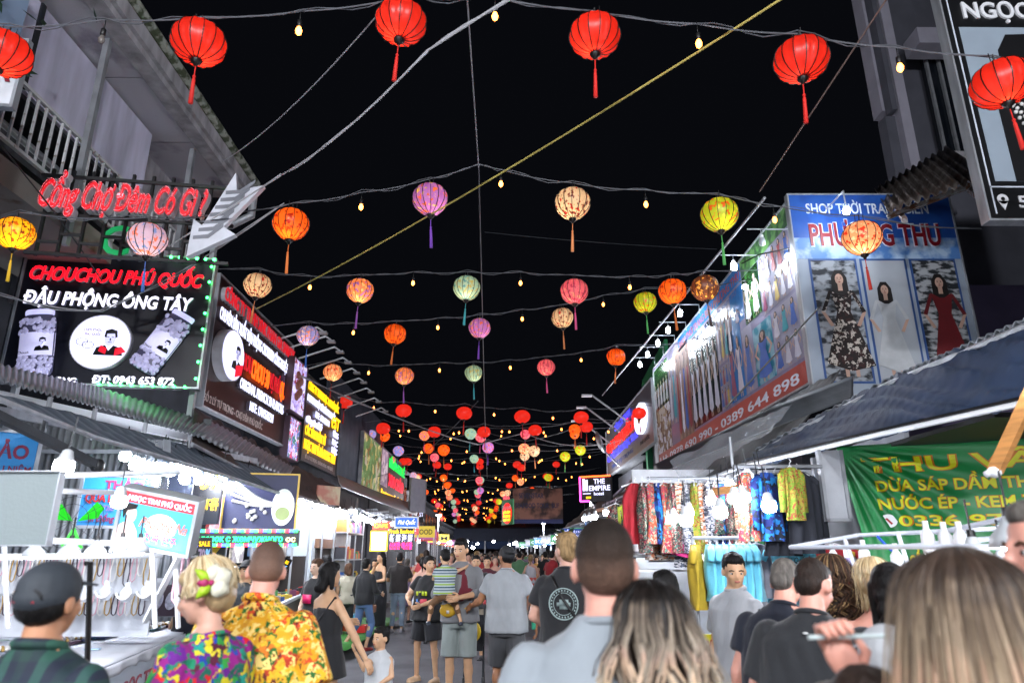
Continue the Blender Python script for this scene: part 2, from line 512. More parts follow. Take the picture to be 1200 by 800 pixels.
# dark green foliage far upper left
tr_ = thing('dark_tree', 'dark green leafy tree at the very top left behind the column', 'tree', (-6.2, 5.2, 0))
b = MB(); b.tube([(-6.6, 5.2, 0), (-6.5, 5.2, 4), (-6.3, 5.2, 7.2)], [.16, .12, .06], 7); b.build('trunk', mat('bark', '#3a3026', .9), tr_)
b = MB(); g_ = random.Random(3)
for i in range(900):
    p = Vector((g_.gauss(-5.75, .5), g_.gauss(5.2, .35), g_.gauss(7.6, .75)))
    a = Vector((g_.uniform(-1, 1), g_.uniform(-1, 1), g_.uniform(-.6, .6))).normalized() * .09; c_ = a.cross(Vector((g_.random(), g_.random(), g_.random()))).normalized() * .03
    b.add([p - a, p + c_, p + a, p - c_], [(0, 1, 2, 3)])
b.build('crown', mat('dark_leaves', '#17351f', .6, var=.5, scale=3), tr_)

# ================================================================== the rows of shop houses behind the signs (dark upper walls, corrugated roofs)
def shop(x0, x1, y0, y1, z, label, m=DCONC, win=True, name='shophouse'):
    t = thing(name, label, 'building', ((x0 + x1) / 2, (y0 + y1) / 2, 0))
    b = MB(); b.box((x0, y0, 0), (x1, y1, z)); b.build('wall', m, t)
    b = MB(); b.use(LGREY, True).grid(lambda u, v: (x0 - .2 + (x1 - x0 + .4) * u, y0 - .1 + (y1 - y0 + .2) * v, z + .15 + .02 * math.sin(v * (y1 - y0) * 40) + .25 * (u if x0 < 0 else 1 - u) * -1 + .3), 2, int((y1 - y0) * 24)); b.build('corrugated_roof', LGREY, t)
    s = 1 if x0 < 0 else -1; xf = x1 if x0 < 0 else x0
    if win:
        y = y0 + .6
        while y + 1.2 < y1:
            b = MB(); b.box((xf, y, z - 1.3), (xf + s * .05, y + 1.1, z - .45)); w = b.build('window', DARK, t)
            b = MB(); b.box((xf + s * .051, y + .06, z - 1.24), (xf + s * .06, y + 1.04, z - .51)); b.build('pane', mat('dark_glass', '#11151b', .1), w)
            y += 1.9
    return t
lab = ['grey shophouse behind the yellow lettered black sign', 'low shophouse behind the green lettered sign board', 'far left shophouse beyond the blank white panel', 'farthest left shophouse before the dark canopy']
for i, (a, c) in enumerate(((17, 26), (26.3, 36), (36.3, 52), (52.3, 90))):
    shop(-12, -5.1, a, c, (5.6, 5.4, 4.6, 3.9)[i], lab[i])
lab = ['shophouse standing behind the long fashion billboard', 'shophouse behind the grey sign with red and blue lettering', 'low shophouse behind the neon hotel sign', 'far right shophouse near the end of the street']
for i, (a, c) in enumerate(((11.3, 20.5), (24.5, 30), (30.3, 45), (45.3, 90))):
    shop(4.9, 12, a, c, (3.2, 4.8, 3.6, 3.4)[i], lab[i])

# ================================================================== sign 1: red channel letters on a black rack
RED = mat('red_sign_face', '#c01020', .4, var=.05, emit=.35, ecol='#ff1020')
REDG = glow('red_neon', '#ff1428', 4)
SIDE = mat('letter_side_white', '#b8b8c0', .5)
F, W, H = qframe((52, 200), (243, 214), (52, 245), zr=7.8)
t = thing('letter_sign', 'red illuminated slanted letters spelling a question on a black rack', 'sign', F(W / 2, -1.0))
letters('Cổng Chợ Đêm Có Gì ?', F, 0, .04, W, .34, SIDE, t, bold=.022, ext=.10, z=-.06, shear=.12, name='letter_backing')
letters('Cổng Chợ Đêm Có Gì ?', F, 0, .04, W, .34, RED, t, bold=.012, ext=.012, z=.01, shear=.12, split=True)
letters('Cổng Chợ Đêm Có Gì ?', F, 0, .04, W, .34, mat('pink_led_dots', '#ff8a98', .4, col2='#8a0010', scale=60, bump=0, emit=1.2), t, outline=.006, z=.035, shear=.12, name='neon_outline')
for zz in (.5, .02, -.45):
    b = MB(); b.bar(F(-.1, zz, -.15), F(W + .3, zz, -.15), .035); b.build('rack_rail', BLACK, t)
for i in range(9):
    b = MB(); b.bar(F(W * i / 8, -.47, -.18), F(W * i / 8, .6, -.18), .03); b.build('rack_post', BLACK, t)
for i in range(8):
    b = MB(); b.bar(F(W * i / 8, -.3 + .1 * (i % 2), -.17), F(W * (i + 1) / 8, -.3 + .1 * (i % 2), -.17), .03); b.build('rack_rail', BLACK, t)
F, W, H = qframe((118, 264), (215, 268), (118, 300), zr=7.78)
t = thing('letter_sign', 'green channel letters partly hidden behind the pastel lantern', 'sign', F(W / 2, 0))
letters('CÓ', F, .05, .02, W * .78, .36, SIDE, t, bold=.022, ext=.08, z=-.04, name='letter_backing')
letters('CÓ', F, .05, .02, W * .78, .36, mat('green_sign_face', '#0f8a4d', .4, emit=.25, ecol='#12a45a'), t, bold=.016, ext=.012, z=.02, split=True)
# silver arrow
t = thing('arrow_sign', 'large brushed silver arrow with chevron lines pointing down left', 'sign', P(245, 300, 7.4))
F = Frame(P(218, 302, 7.4), (1, .1, 0))
k = 7.4 / 800
def ap(px, py): return ((px - 218) * k, (302 - py) * k * 1.02)
pts = [ap(*q) for q in ((219, 302), (221, 254), (232, 262), (262, 190), (266, 214), (297, 205), (256, 262), (271, 271))]
b = MB(); b.poly([(x, y, -.05) for x, y in pts], F, .08); b.build('arrow_plate', mat('brushed_silver', '#c6c9d2', .4, .0, var=.1, stretch=(1, 9, 1)), t)
for i in range(7):
    c0 = Vector(ap(228 + i * 5, 282 - i * 10)); 
    b = MB(); b.poly([(c0.x - .04, c0.y + .02, .031), (c0.x + .12, c0.y + .04, .031), (c0.x + .26, c0.y + .18, .031), (c0.x + .26, c0.y + .22, .031), (c0.x + .11, c0.y + .085, .031), (c0.x - .04, c0.y + .06, .031)], F, .006); b.build('chevron', mat('silver_dark', '#74777f', .4, 0), t)

# ================================================================== sign 2: peanut shop board
NAVY = mat('board_night_black', '#0a0b18', .35, var=.2, scale=2, bump=.03)
F, W, H = qframe((35, 292), (252, 305), (5, 446), zr=9.6)
t = board('shop_sign', 'black peanut shop sign with red neon letters two peanut jars and a green light border', 'sign', F, W, H, NAVY, .1, LGREY, .025)
def wlet(txt, F, x, y, w, h, par, side='#8d8fa8', face='#f2f0ff', es=.9, split=False, shear=.1, ext=.06):
    letters(txt, F, x, y, w, h, mat("side" + side, side, .5), par, bold=.04, ext=ext, z=.01, shear=shear, name='letter_backing')
    return letters(txt, F, x, y, w, h, mat('face' + face + str(es), face, .4, var=.03, emit=es, ecol=face), par, bold=.026, ext=.008, z=.015 + ext / 2, shear=shear, split=split)
letters('CHOUCHOU PHÚ QUỐC', F, W * .035, H * .76, W * .91, H * .105, SIDE, t, bold=.02, ext=.06, z=.01, shear=.16, name='letter_backing')
letters('CHOUCHOU PHÚ QUỐC', F, W * .035, H * .76, W * .91, H * .105, mat('dark_red_face', '#a01020', .4, emit=.35, ecol='#ff1020'), t, bold=.02, ext=.01, z=.045, shear=.16, split=True)
letters('CHOUCHOU PHÚ QUỐC', F, W * .035, H * .76, W * .91, H * .105, REDG, t, outline=.008, z=.055, shear=.16, name='neon_outline')
wlet('ĐẬU PHỘNG ÔNG TÂY', F, W * .03, H * .575, W * .88, H * .10, t, split=True, es=.9)
wlet('LÝ TỰ TRỌNG', F, W * .08, H * -.015, W * .3, H * .05, t, es=.9)
wlet('ĐT: 0943 653 872', F, W * .46, H * .005, W * .42, H * .055, t, es=.9)
GRN = glow('green_bulb', '#30ff60', 14)
pr = None
for i in range(22):
    for x, y in ((W * i / 21, H - .01),) if (i < 9 or i > 15) else ():
        b = MB(); b.use(GRN, True).ell(F(x, y, .045), .022, 6, 4); b.build('border_light', None, t)
for i in range(8):
    b = MB(); b.use(GRN, True).ell(F(W - .02, H * (.06 + .125 * i), .045), .02, 6, 4); b.build('border_light', None, t)
for i in range(9):
    b = MB(); b.use(GRN, True).ell(F(W * (.5 + .055 * i), -.01, .045), .02, 6, 4); b.build('border_light', None, t)
b = MB(); b.tube([F(-.02, H * i / 30, .05 + .01 * (i % 2)) for i in range(31)], .008, 4); b.build('border_cable', DARK, t)
# jars of peanuts, in relief
LAV = mat('jar_glass_print', '#4a4962', .4, var=.1, emit=.15, ecol='#3c3a58')
JW = mat('jar_white', '#d8d8f0', .4, var=.05, emit=.6, ecol='#b8b8e8')
PEA = mat('peanut_print', '#a8a6c4', .5, var=.35, scale=18, emit=.35, ecol='#9a98c0')
INK = mat('black_ink', '#08080c', .5)
def man(b, F, cx, cy, s, z):
    """a generic dark-haired man drawn in flat shapes"""
    b.use(JW); disc(b, F, cx, cy + .1 * s, .30 * s, .42 * s, z + .001, .003)
    b.use(INK)
    b.poly([(cx - .32 * s, cy + .2 * s, z + .005), (cx - .2 * s, cy + .15 * s, z + .005), (cx - .2 * s, cy + .38 * s, z + .005), (cx + .2 * s, cy + .4 * s, z + .005), (cx + .26 * s, cy + .15 * s, z + .005), (cx + .36 * s, cy + .2 * s, z + .005), (cx + .3 * s, cy + .56 * s, z + .005), (cx, cy + .66 * s, z + .005), (cx - .28 * s, cy + .56 * s, z + .005)], F, .003)
    for dx in (-.12, .12):
        rect(b, F, cx + dx * s - .06 * s, cy + .17 * s, cx + dx * s + .06 * s, cy + .2 * s, z + .005, .003)
    rect(b, F, cx - .09 * s, cy - .12 * s, cx + .1 * s, cy - .09 * s, z + .005, .003)
    rect(b, F, cx - .02 * s, cy - .02 * s, cx + .04 * s, cy + .12 * s, z + .005, .003)
    b.poly([(cx - .75 * s, cy - .85 * s, z + .004), (cx + .75 * s, cy - .85 * s, z + .004), (cx + .62 * s, cy - .42 * s, z + .004), (cx + .2 * s, cy - .28 * s, z + .004), (cx, cy - .6 * s, z + .004), (cx - .2 * s, cy - .28 * s, z + .004), (cx - .62 * s, cy - .42 * s, z + .004)], F, .003)
def jar(cx, cy, w, h, rot, lean):
    j = MB(); ca, sa = math.cos(rot), math.sin(rot)
    G = Frame(F(cx, cy, .03), F.u * ca + F.v * sa, F.v * ca - F.u * sa)
    MJ = Matrix((G.u, G.n, G.v)).transposed(); q = .34
    j.use(LAV, True).lathe(G(0, 0, 0), [(w * a_, h * b_) for a_, b_ in ((.30, -.5), (.42, -.485), (.48, -.45), (.5, -.40), (.5, .28), (.48, .35), (.42, .40), (.37, .43))], 28, M=MJ, ry=q); j.build('jar_cutout', None, t)
    j = MB(); j.use(JW, True).lathe(G(0, 0, 0), [(w * .40, h * .43), (w * .41, h * .44), (w * .41, h * .49), (w * .38, h * .51)], 28, M=MJ, ry=q); j.build('jar_lid', None, t)
    def dz(x): return q * w * .5 * math.sqrt(max(0, 1 - (2 * x / w) ** 2))
    j = MB(); j.use(PEA, True); g = random.Random(int(cx * 90))
    for i in range(210):
        x, y = g.uniform(-.46, .46) * w, g.uniform(-.46, .36) * h
        if -.2 * h < y < .14 * h: continue
        j.ell(G(x, y, dz(x) - .005), (.030, .018, .040), 6, 4, Matrix.Rotation(g.uniform(0, 3), 3, 'Y'))
    tag(j.build('peanut_relief', None, t), kind='stuff')
    j = MB(); j.use(mat('jar_label', '#c9c8e6', .5, emit=.45, ecol='#b5b3dc'), True).grid(lambda u, v: G((u - .5) * w * 1.0, (-.2 + .35 * v) * h, dz((u - .5) * w) + .006), 16, 1)
    man(j, G, w * .22, -.02 * h, w * .28, .5 * q * w * .9 + .008); j.build('jar_label', None, t)
    letters('Chouchou', G, -w * .42, -.17 * h, w * .4, h * .035, INK, t, ext=.002, z=q * w * .45 + .01)
jar(W * .150, H * .275, W * .18, H * .49, .10, 0)
jar(W * .79, H * .325, W * .165, H * .50, -.50, 0)
DC = Frame(F(W * .475, H * .30, 0), F.u)
b = MB(); b.use(SIDE); disc(b, DC, 0, 0, .375, .375, 0, .08, 40); b.use(mat('disc_white', '#dcdcf4', .4, emit=.9, ecol='#d4d4ff')); disc(b, DC, 0, 0, .36, .36, .081, .004, 40)
man(b, DC, .12, .02, .24, .09); b.use(mat('collar_red', '#c01028', .5, emit=.5, ecol='#ff1030'))
b.poly([(.02, -.05, .1), (.1, -.09, .1), (.09, -.17, .1), (.0, -.13, .1)], DC, .003); b.poly([(.2, -.09, .1), (.27, -.06, .1), (.34, -.13, .1), (.2, -.19, .1)], DC, .003)
b.build('round_logo', None, t)
letters('CHOUCHOU', DC, -.22, .14, .22, .035, mat('maroon_ink', '#5a1028', .5), t, ext=.002, z=.09)
letters('PHÚ QUỐC', DC, -.2, .08, .2, .035, mat('maroon_ink', '#5a1028', .5), t, ext=.002, z=.09)
for dx, dy in ((-.22, -.01), (-.14, -.05)):
    b = MB(); b.tube([DC(dx + .09 * math.cos(a) * (1 - .25 * math.cos(a) ** 2), dy + .045 * math.sin(a), .09) for a in [i * .4488 for i in range(14)]], .004, 4, closed=True); b.build('peanut_drawing', INK, t)
# perpendicular supports
b = MB(); b.bar(F(.1, -1.8, -.2), F(.1, H, -.2), .07); b.bar(F(W - .1, -1.8, -.2), F(W - .1, H + 1, -.2), .07); b.build('support_post', LGREY, t)

# ================================================================== sign 3: brown board along the street
XL = -4.6
BRN = mat('brown_acp', '#2b1714', .3, .2, var=.2, scale=1.5, bump=.03)
F, W, H = qframe((258, 320), (343, 408), (232, 472), X=XL)
t = board('shop_sign', 'long dark brown company sign with red and white raised letters and an oval portrait', 'sign', F, W, H, BRN, .1, LGREY, .03)
RD3 = mat('red_dim_letter', '#b01828', .4, var=.1, emit=.35, ecol='#ff2030')
letters('CÔNG TY TNHH XNK PHAN GIA SAMADY', F, .12, H * .83, W * .95, H * .11, SIDE, t, bold=.012, ext=.14, z=0, name='letter_backing')
letters('CÔNG TY TNHH XNK PHAN GIA SAMADY', F, .12, H * .83, W * .95, H * .11, RD3, t, bold=.016, ext=.01, z=.08, split=True)
wlet('CHUYÊN SẢN XUẤT ĐẬU PHỘNG CHOUMEN CÔNG NGHỆ PHÁP', F, .05, H * .67, W * .95, H * .095, t, side='#5e5560', face='#dfe2ff', es=.9, shear=0, ext=.1)
letters('CHOU', F, W * .27, H * .43, W * .15, H * .14, RD3, t, bold=.012, ext=.015, z=.05, split=True)
letters('CHOU 30', F, W * .42, H * .41, W * .24, H * .16, glow('orange_neon', '#ff5a10', 1.3), t, bold=.016, ext=.015, z=.05, split=True)
letters('VỊ PHÚ', F, W * .67, H * .43, W * .15, H * .14, RD3, t, bold=.012, ext=.015, z=.05, split=True)
letters('QUỐC', F, W * .83, H * .41, W * .15, H * .16, glow('orange_neon', '#ff5a10', 1.3), t, bold=.016, ext=.015, z=.05, split=True)
wlet('ORIGINAL FRENCH 30 FLAVORS', F, W * .30, H * .265, W * .6, H * .085, t, side='#4c4450', face='#dfe2ff', es=.9, shear=0, ext=.1)
wlet('MST: 1701538221', F, W * .44, H * .135, W * .32, H * .075, t, side='#4c4450', face='#dfe2ff', es=.9, shear=0, ext=.1)
letters('SỐ 2 LÝ TỰ TRỌNG - CHỢ ĐÊM PHÚ QUỐC', F, .03, H * .04, W * .66, H * .055, mat('silver_print', '#b5a9a4', .4, .3), t, bold=.01, ext=.004, z=.004)
DC = Frame(F(W * .135, H * .44, 0), F.u)
b = MB(); b.use(SIDE); disc(b, DC, 0, 0, .46, .42, 0, .16, 36); b.use(mat('disc_white', '#dcdcf4')); disc(b, DC, 0, 0, .44, .40, .161, .004, 36)
man(b, DC, .14, .02, .27, .17); b.use(mat('collar_red', '#c01028')); b.poly([(.1, -.14, .18), (.4, -.06, .18), (.36, -.24, .18), (.1, -.34, .18)], DC, .003); b.build('oval_logo', None, t)
# ================================================================== sign 4: two narrow picture panels
ICE = cells('dessert_print', ['#b8a8d8', '#8f7ab8', '#d8d0ec', '#7a1c34', '#9c8cc8', '#c8c0e0'], 9, warp=.5, emit=.75)
FL = cells('flower_print', ['#b8a8d8', '#a02848', '#2c6a58', '#d8d0ec', '#c84868', '#5868a8'], 10, warp=.5, emit=.7)
BF = Frame((-4.38, PX(346, 420, -4.38).y, 0), (0, 1, 0))
def side_panel(tl, tr, bl, X, m, label):
    F, W, H = qframe(tl, tr, bl, X=X)
    t = board('picture_sign', label, 'sign', F, W, H, m, .14, mat('purple_brown_box', '#3f2c38', .5), .02)
    return t, F, W, H
t, Fp, Wp, Hp = side_panel((345, 418), (360, 432), (338, 478), -4.42, ICE, 'narrow lilac panel with an ice cream picture above the flower panel')
b = MB(); b.use(mat('cone_brown', '#6b3f38', .6, emit=.3, ecol='#6b3f38'), True)
for i in range(7): b.ell(Fp(Wp * (.35 + .12 * (i % 3)), Hp * (.3 + .07 * i), .02), (.04, .12, .09), 8, 5)
b.build('dessert_relief', None, t)
t, Fp, Wp, Hp = side_panel((340, 486), (352, 497), (334, 534), -4.5, FL, 'narrow lower panel with red flowers on pale lilac')
# ================================================================== sign 5: black board with yellow letters
F, W, H = qframe((361, 436), (399, 477), (352, 537), X=XL)
t = board('shop_sign', 'black pearl shop sign crowded with yellow and white illuminated letters', 'sign', F, W, H, mat('acp_black', '#0d0d12', .35), .1, DARK, .03)
YEL = glow('yellow_letter', '#ffc410', 1.0)
WL = glow('white_letter', '#dcdcff', .95)
letters('CÔNG TY TNHH NGỌC TRAI PHÚ QUỐC', F, .05, H * .84, W * .9, H * .1, YEL, t, bold=.016, ext=.015, z=.03, split=True)
letters('DOANH NGHIỆP TƯ NHÂN TRANG SỨC', F, .05, H * .70, W * .8, H * .085, WL, t, bold=.012, ext=.015, z=.03)
letters('MST: 1701472711', F, W * .25, H * .57, W * .4, H * .08, WL, t, bold=.012, ext=.015, z=.03)
letters('Chuyên sỉ lẻ', F, W * .03, H * .45, W * .4, H * .08, WL, t, bold=.02, ext=.04, z=.03, shear=.3)
letters('CÁC SẢN PHẨM TỪ', F, W * .03, H * .30, W * .55, H * .11, YEL, t, bold=.016, ext=.015, z=.03, split=True)
letters('NGỌC TRAI VÀ ĐÁ PHONG THỦY', F, W * .03, H * .13, W * .9, H * .12, YEL, t, bold=.016, ext=.015, z=.03, split=True)
letters('SỐ 1 LÝ TỰ TRỌNG - DƯƠNG ĐÔNG - PHÚ QUỐC', F, W * .1, H * .03, W * .8, H * .045, mat('silver_print', '#b5a9a4'), t, ext=.004)
letters('ST', F, W * .8, H * .60, W * .17, H * .17, YEL, t, bold=.022, ext=.015, z=.03, shear=.2)
for i, tx in enumerate(('VÀNG', 'BẠC', 'NGỌC')): letters(tx, F, W * .76, H * (.48 - .11 * i), W * .18, H * .08, WL, t, bold=.022, ext=.015, z=.05)
b = MB(); b.use(YEL, True); 
b.tube([F(W * .74 + .1 * math.cos(a), H * .66 + .14 * math.sin(a), .05) for a in [i * .5 for i in range(12)]], .02, 5); b.build('ring_emblem', None, t)
# flood light arms over the left signs
ORD = ('first', 'second', 'third', 'fourth', 'fifth', 'sixth', 'seventh', 'eighth', 'ninth', 'tenth')
def arm(px, py, X=XL, zz=0):
    p = PX(px, py, X); arm.n += 1
    t = thing('floodlight_arm', ORD[arm.n - 1] + ' floodlight arm over the left signs counted from the peanut sign', 'lamp', p, 'floodlight arms over the left signs')
    b = MB(); b.bar(p, p + Vector((.75, .1, .30)), .03); b.bar(p + Vector((.75, .1, .30)), p + Vector((.87, .1, .22)), .03); b.build('arm', LGREY, t)
    b = MB(); b.box(p + Vector((.80, .03, .16)), p + Vector((.96, .17, .20))); b.build('lamp_head', GREY, t)
arm.n = 0
for q in ((325, 398), (337, 408), (350, 420), (362, 432), (375, 444), (385, 455), (396, 466), (407, 477), (417, 488)): arm(*q)
# grey sheet wall after the black board, with graffiti relief
F, W, H = qframe((385, 425), (450, 500), (400, 560), X=-4.9)
b = MB(); b.use(mat('grey_sheet_wall', '#4f5562', .6, .3, var=.25, scale=2), True).grid(lambda u, v: F(W * u, H * v, .03 * abs(math.sin(u * W * 22))), int(W * 30), 1)
t = b.build('sheet_wall', solid=.01); tag(t, 'grey corrugated sheet wall beyond the black pearl sign', 'wall')
# ================================================================== sign 6: colourful seafood board
F, W, H = qframe((427, 498), (474, 553), (420, 570), X=-4.75)
t = board('shop_sign', 'long restaurant sign with a green and gold picture and green red and yellow letters', 'sign', F, W, H, mat('brown_board', '#3a2018', .5), .1, GREY, .04)
b = MB(); b.use(cells('seafood_print', ['#5a7a40', '#9a8c4a', '#c8b878', '#6f8f58', '#7a5a30', '#b0a890', '#4a6a3a'], 4, warp=.5, emit=.35)); rect(b, F, 0, 0, W * .36, H, .002); b.build('picture_print', None, t)
b = MB(); b.use(cells('pink_print', ['#a890a8', '#c8a8b8', '#8a7890', '#d8c8d0'], 5, warp=.4, emit=.3)); rect(b, F, W * .37, H * .25, W * .52, H, .002); b.build('picture_print', None, t)
letters('HẢI SẢN', F, W * .54, H * .72, W * .2, H * .2, glow('green_letter', '#10e050', 1.1), t, bold=.022, ext=.015, z=.03, split=True)
letters('NGON RẺ', F, W * .76, H * .72, W * .22, H * .2, glow('green_letter', '#10e050', 1.1), t, bold=.022, ext=.015, z=.03, split=True)
letters('XIN CHÀO', F, W * .54, H * .32, W * .42, H * .26, glow('red_letter', '#ff1030', 1.1), t, bold=.022, ext=.015, z=.03, split=True)
letters('Restaurant Seafood', F, W * .38, H * .05, W * .55, H * .13, YEL, t, bold=.016, ext=.015, z=.03)
F, W, H = qframe((482, 560), (499, 563), (476, 598), zr=27)
t = board('blank_sign', 'blank pale grey panel hanging at the end of the left sign row', 'sign', F, W, H, mat('blank_grey', '#8b8d98', .4, .3, var=.1), .06, GREY)

# ================================================================== right: frontal fashion board
F, W, H = qframe((923, 229), (1110, 229), (958, 462), zr=9.9)
F2_, W2, H2 = F, W, H
SKYB = mat('sky_gradient_print', '#1f4f9c', .5, col2='#16408a', scale=2, bump=.02)
t = board('shop_sign', 'blue and white beachwear shop sign with three women in dresses facing the street', 'sign', F, W, H, mat('board_pale_print', '#8f9aa8', .5, var=.12, scale=1.5, bump=.03), .08, LGREY, .02)
b = MB(); b.use(SKYB); rect(b, F, .0, H * .77, W, H, .002, .003); b.build('sky_print', None, t)
b = MB(); b.use(mat('sky_mid_print', '#4b78b4', .5, col2='#9fb6cf', scale=3, bump=.02)); rect(b, F, .0, H * .66, W, H * .77, .002, .003); b.build('sky_print', None, t)
letters('SHOP THỜI TRANG BIỂN', F, W * .1, H * .90, W * .76, H * .055, mat('white_print', '#c4ccd8', .5), t, bold=.012, ext=.006, z=.008)
letters('PHƯỢNG THU', F, W * .1, H * .73, W * .8, H * .115, mat('white_print', '#c4ccd8', .5), t, bold=.05, ext=.006, z=.006, name='letter_outline')
letters('PHƯỢNG THU', F, W * .1, H * .73, W * .8, H * .115, mat('maroon_letter', '#7d1020', .5), t, bold=.02, ext=.006, z=.014, split=True)
FRB = mat('blue_frame_print', '#2a4a80', .5)
PH = [mat('snow_rocks_print', '#8d939a', .6, col2='#1a1f26', thr=.52, scale=5, bump=.02, stretch=(1, 1, 2)), mat('pale_photo', '#9aa0a8', .6, var=.08, scale=2, bump=0), mat('rocks_print2', '#a0a4a8', .6, col2='#20252a', thr=.5, scale=6, bump=.02, stretch=(1, 1, 2))]
SKN = mat('print_skin', '#b09080', .6, bump=0); HAIRP = mat('print_hair', '#120c0c', .6, bump=0)
CHEV = cells('patterned_dress', ['#181010', '#b0a8a0', '#301818', '#181010'], 22, warp=.2)
def figure(b, F, x, y, h, dress, z=.02, flare=.35, arms=1, sleeve=None):
    s = h
    b.use(HAIRP); b.poly([(x - .075 * s, y + .76 * s, z), (x + .075 * s, y + .76 * s, z), (x + .07 * s, y + .93 * s, z), (x + .03 * s, y + 1.0 * s, z), (x - .03 * s, y + 1.0 * s, z), (x - .07 * s, y + .93 * s, z)], F, .002)
    b.use(SKN); disc(b, F, x, y + .91 * s, .038 * s, .055 * s, z + .003, .002, 12)
    b.poly([(x - .02 * s, y + .8 * s, z + .003), (x + .02 * s, y + .8 * s, z + .003), (x + .02 * s, y + .87 * s, z + .003), (x - .02 * s, y + .87 * s, z + .003)], F, .002)
    if s > .8:
        b.use(INK)
        for ex in (-.015, .015): disc(b, F, x + ex * s, y + .918 * s, .007 * s, .0035 * s, z + .0055, .001, 8); b.poly([(x + (ex - .009) * s, y + .927 * s, z + .0055), (x + (ex + .009) * s, y + .927 * s, z + .0055), (x + ex * s, y + .932 * s, z + .0055)], F, .001)
        b.poly([(x - .003 * s, y + .898 * s, z + .0055), (x + .004 * s, y + .898 * s, z + .0055), (x, y + .912 * s, z + .0055)], F, .001)
        b.use(mat('print_lips', '#7a2028', .6)); disc(b, F, x, y + .884 * s, .011 * s, .0045 * s, z + .0055, .001, 8)
    for sg in (-1, 1):
        b.use(sleeve or SKN); b.poly([(x + sg * .08 * s, y + .8 * s, z + .002), (x + sg * .11 * s, y + .8 * s, z + .002), (x + sg * .2 * s, y + .6 * s, z + .002), (x + sg * .165 * s, y + .59 * s, z + .002)][::sg], F, .002)
        b.use(SKN); b.poly([(x + sg * .2 * s, y + .6 * s, z + .002), (x + sg * .165 * s, y + .59 * s, z + .002), (x + sg * .1 * s, y + .47 * s, z + .002), (x + sg * .13 * s, y + .46 * s, z + .002)][::-sg], F, .002)
        b.poly([(x + sg * .03 * s, y, z), (x + sg * .06 * s, y, z), (x + sg * .07 * s, y + .3 * s, z), (x + sg * .02 * s, y + .3 * s, z)][::sg], F, .002)
    b.use(dress); b.poly([(x - .1 * s, y + .81 * s, z + .005), (x - .02 * s, y + .76 * s, z + .005), (x + .02 * s, y + .76 * s, z + .005), (x + .1 * s, y + .81 * s, z + .005), (x + .06 * s, y + .6 * s, z + .005), (x + flare * .5 * s, y + .1 * s, z + .005), (x, y + .05 * s, z + .005), (x - flare * .5 * s, y + .12 * s, z + .005), (x - .06 * s, y + .6 * s, z + .005)][::-1], F, .002)
for i, (x0, x1) in enumerate(((.07, .36), (.38, .66), (.68, .96))):
    b = MB(); b.use(FRB); rect(b, F, W * x0, H * .05, W * x1, H * .66, .005, .003); b.use(PH[i]); rect(b, F, W * x0 + .03, H * .05 + .03, W * x1 - .03, H * .66 - .03, .009, .003)
    figure(b, F, W * (x0 + x1) / 2 + (.05, -.05, .03)[i], H * .08, H * (.52, .46, .5)[i], (CHEV, mat('white_dress_print', '#a8acb0', .6, bump=0), mat('dark_red_dress', '#5a0c14', .6, bump=0))[i], .014, (.42, .36, .34)[i], sleeve=(CHEV, mat('white_dress_print', '#a8acb0'), mat('dark_red_dress', '#5a0c14'))[i])
    b.build('photo_print', None, t)
# ================================================================== right: long fashion billboard with its lamps
XR = 4.2
F, W, H = qframe((765, 421), (924, 262), (765, 552), X=XR)
t = board('billboard', 'long billboard of fashion photographs above a red band with phone numbers', 'billboard', F, W, H, mat('board_lilac_print', '#8a86a0', .2, var=.1, bump=.02), .1, LGREY, .03)
g = random.Random(5)
GD = mat('garden_print', '#16301c', .2, col2='#3b6a34', scale=3, bump=0); GD2 = mat('garden_dark', '#141c22', .2, col2='#2a3a30', scale=3, bump=0)
TQ = mat('pool_print', '#2a7a90', .2, col2='#8ab4c4', scale=3, bump=0); PLE = mat('pale_studio', '#9a98ac', .2, var=.06, bump=0); SKB = mat('sky_print_b', '#3a78b8', .2, var=.15, bump=0)
DR = [mat('dress_' + c, c, .6, var=.15, bump=0) for c in ('#8a1828', '#b89a30', '#b8b8c8', '#2050a0', '#b8b4c0', '#1f8a98', '#7a2850', '#d0d0dc')]
def tile(x0, y0, x1, y1, m, n, rows=1, hh=.9, dr=None, fl=.3):
    b = MB(); b.use(m); rect(b, F, x0, y0, x1, y1, .003, .003)
    for r in range(rows):
        for i in range(n):
            h = (y1 - y0) / rows * hh
            cx = x0 + (x1 - x0) * (i + .5) / n; xs = min(2.6, (x1 - x0) / n / (h * .42))
            figure(b, (lambda X, Y, Z=0, c=cx, k=xs: F(c + (X - c) * k, Y, Z)), cx, y0 + (y1 - y0) / rows * r + .02, h, dr or g.choice(DR), .01, fl)
    b.build('photo_print', None, t)
tile(0, H * .12, W * .17, H * .55, cells('crowd_print', ['#7a5a40', '#a08868', '#5a3a28', '#b0a498', '#c8c4cc'], 7, warp=.3), 0)
tile(0, H * .55, W * .17, H * .97, GD, 5, 1, .62, DR[4])
tile(W * .175, H * .3, W * .25, H * .9, PLE, 2); tile(W * .255, H * .12, W * .385, H * .92, mat('warm_print', '#7a5a48', .6, var=.2, bump=0), 4, 1, .9)
tile(W * .39, H * .14, W * .60, H * .86, GD2, 5, 1, .78, DR[2]); tile(W * .605, H * .46, W * .70, H * .86, PLE, 4, 1, .8)
tile(W * .605, H * .14, W * .66, H * .44, PLE, 3, 2); tile(W * .665, H * .14, W * .745, H * .62, SKB, 2, 1, .85); tile(W * .705, H * .62, W * .775, H * .86, SKB, 1, 1, .4)
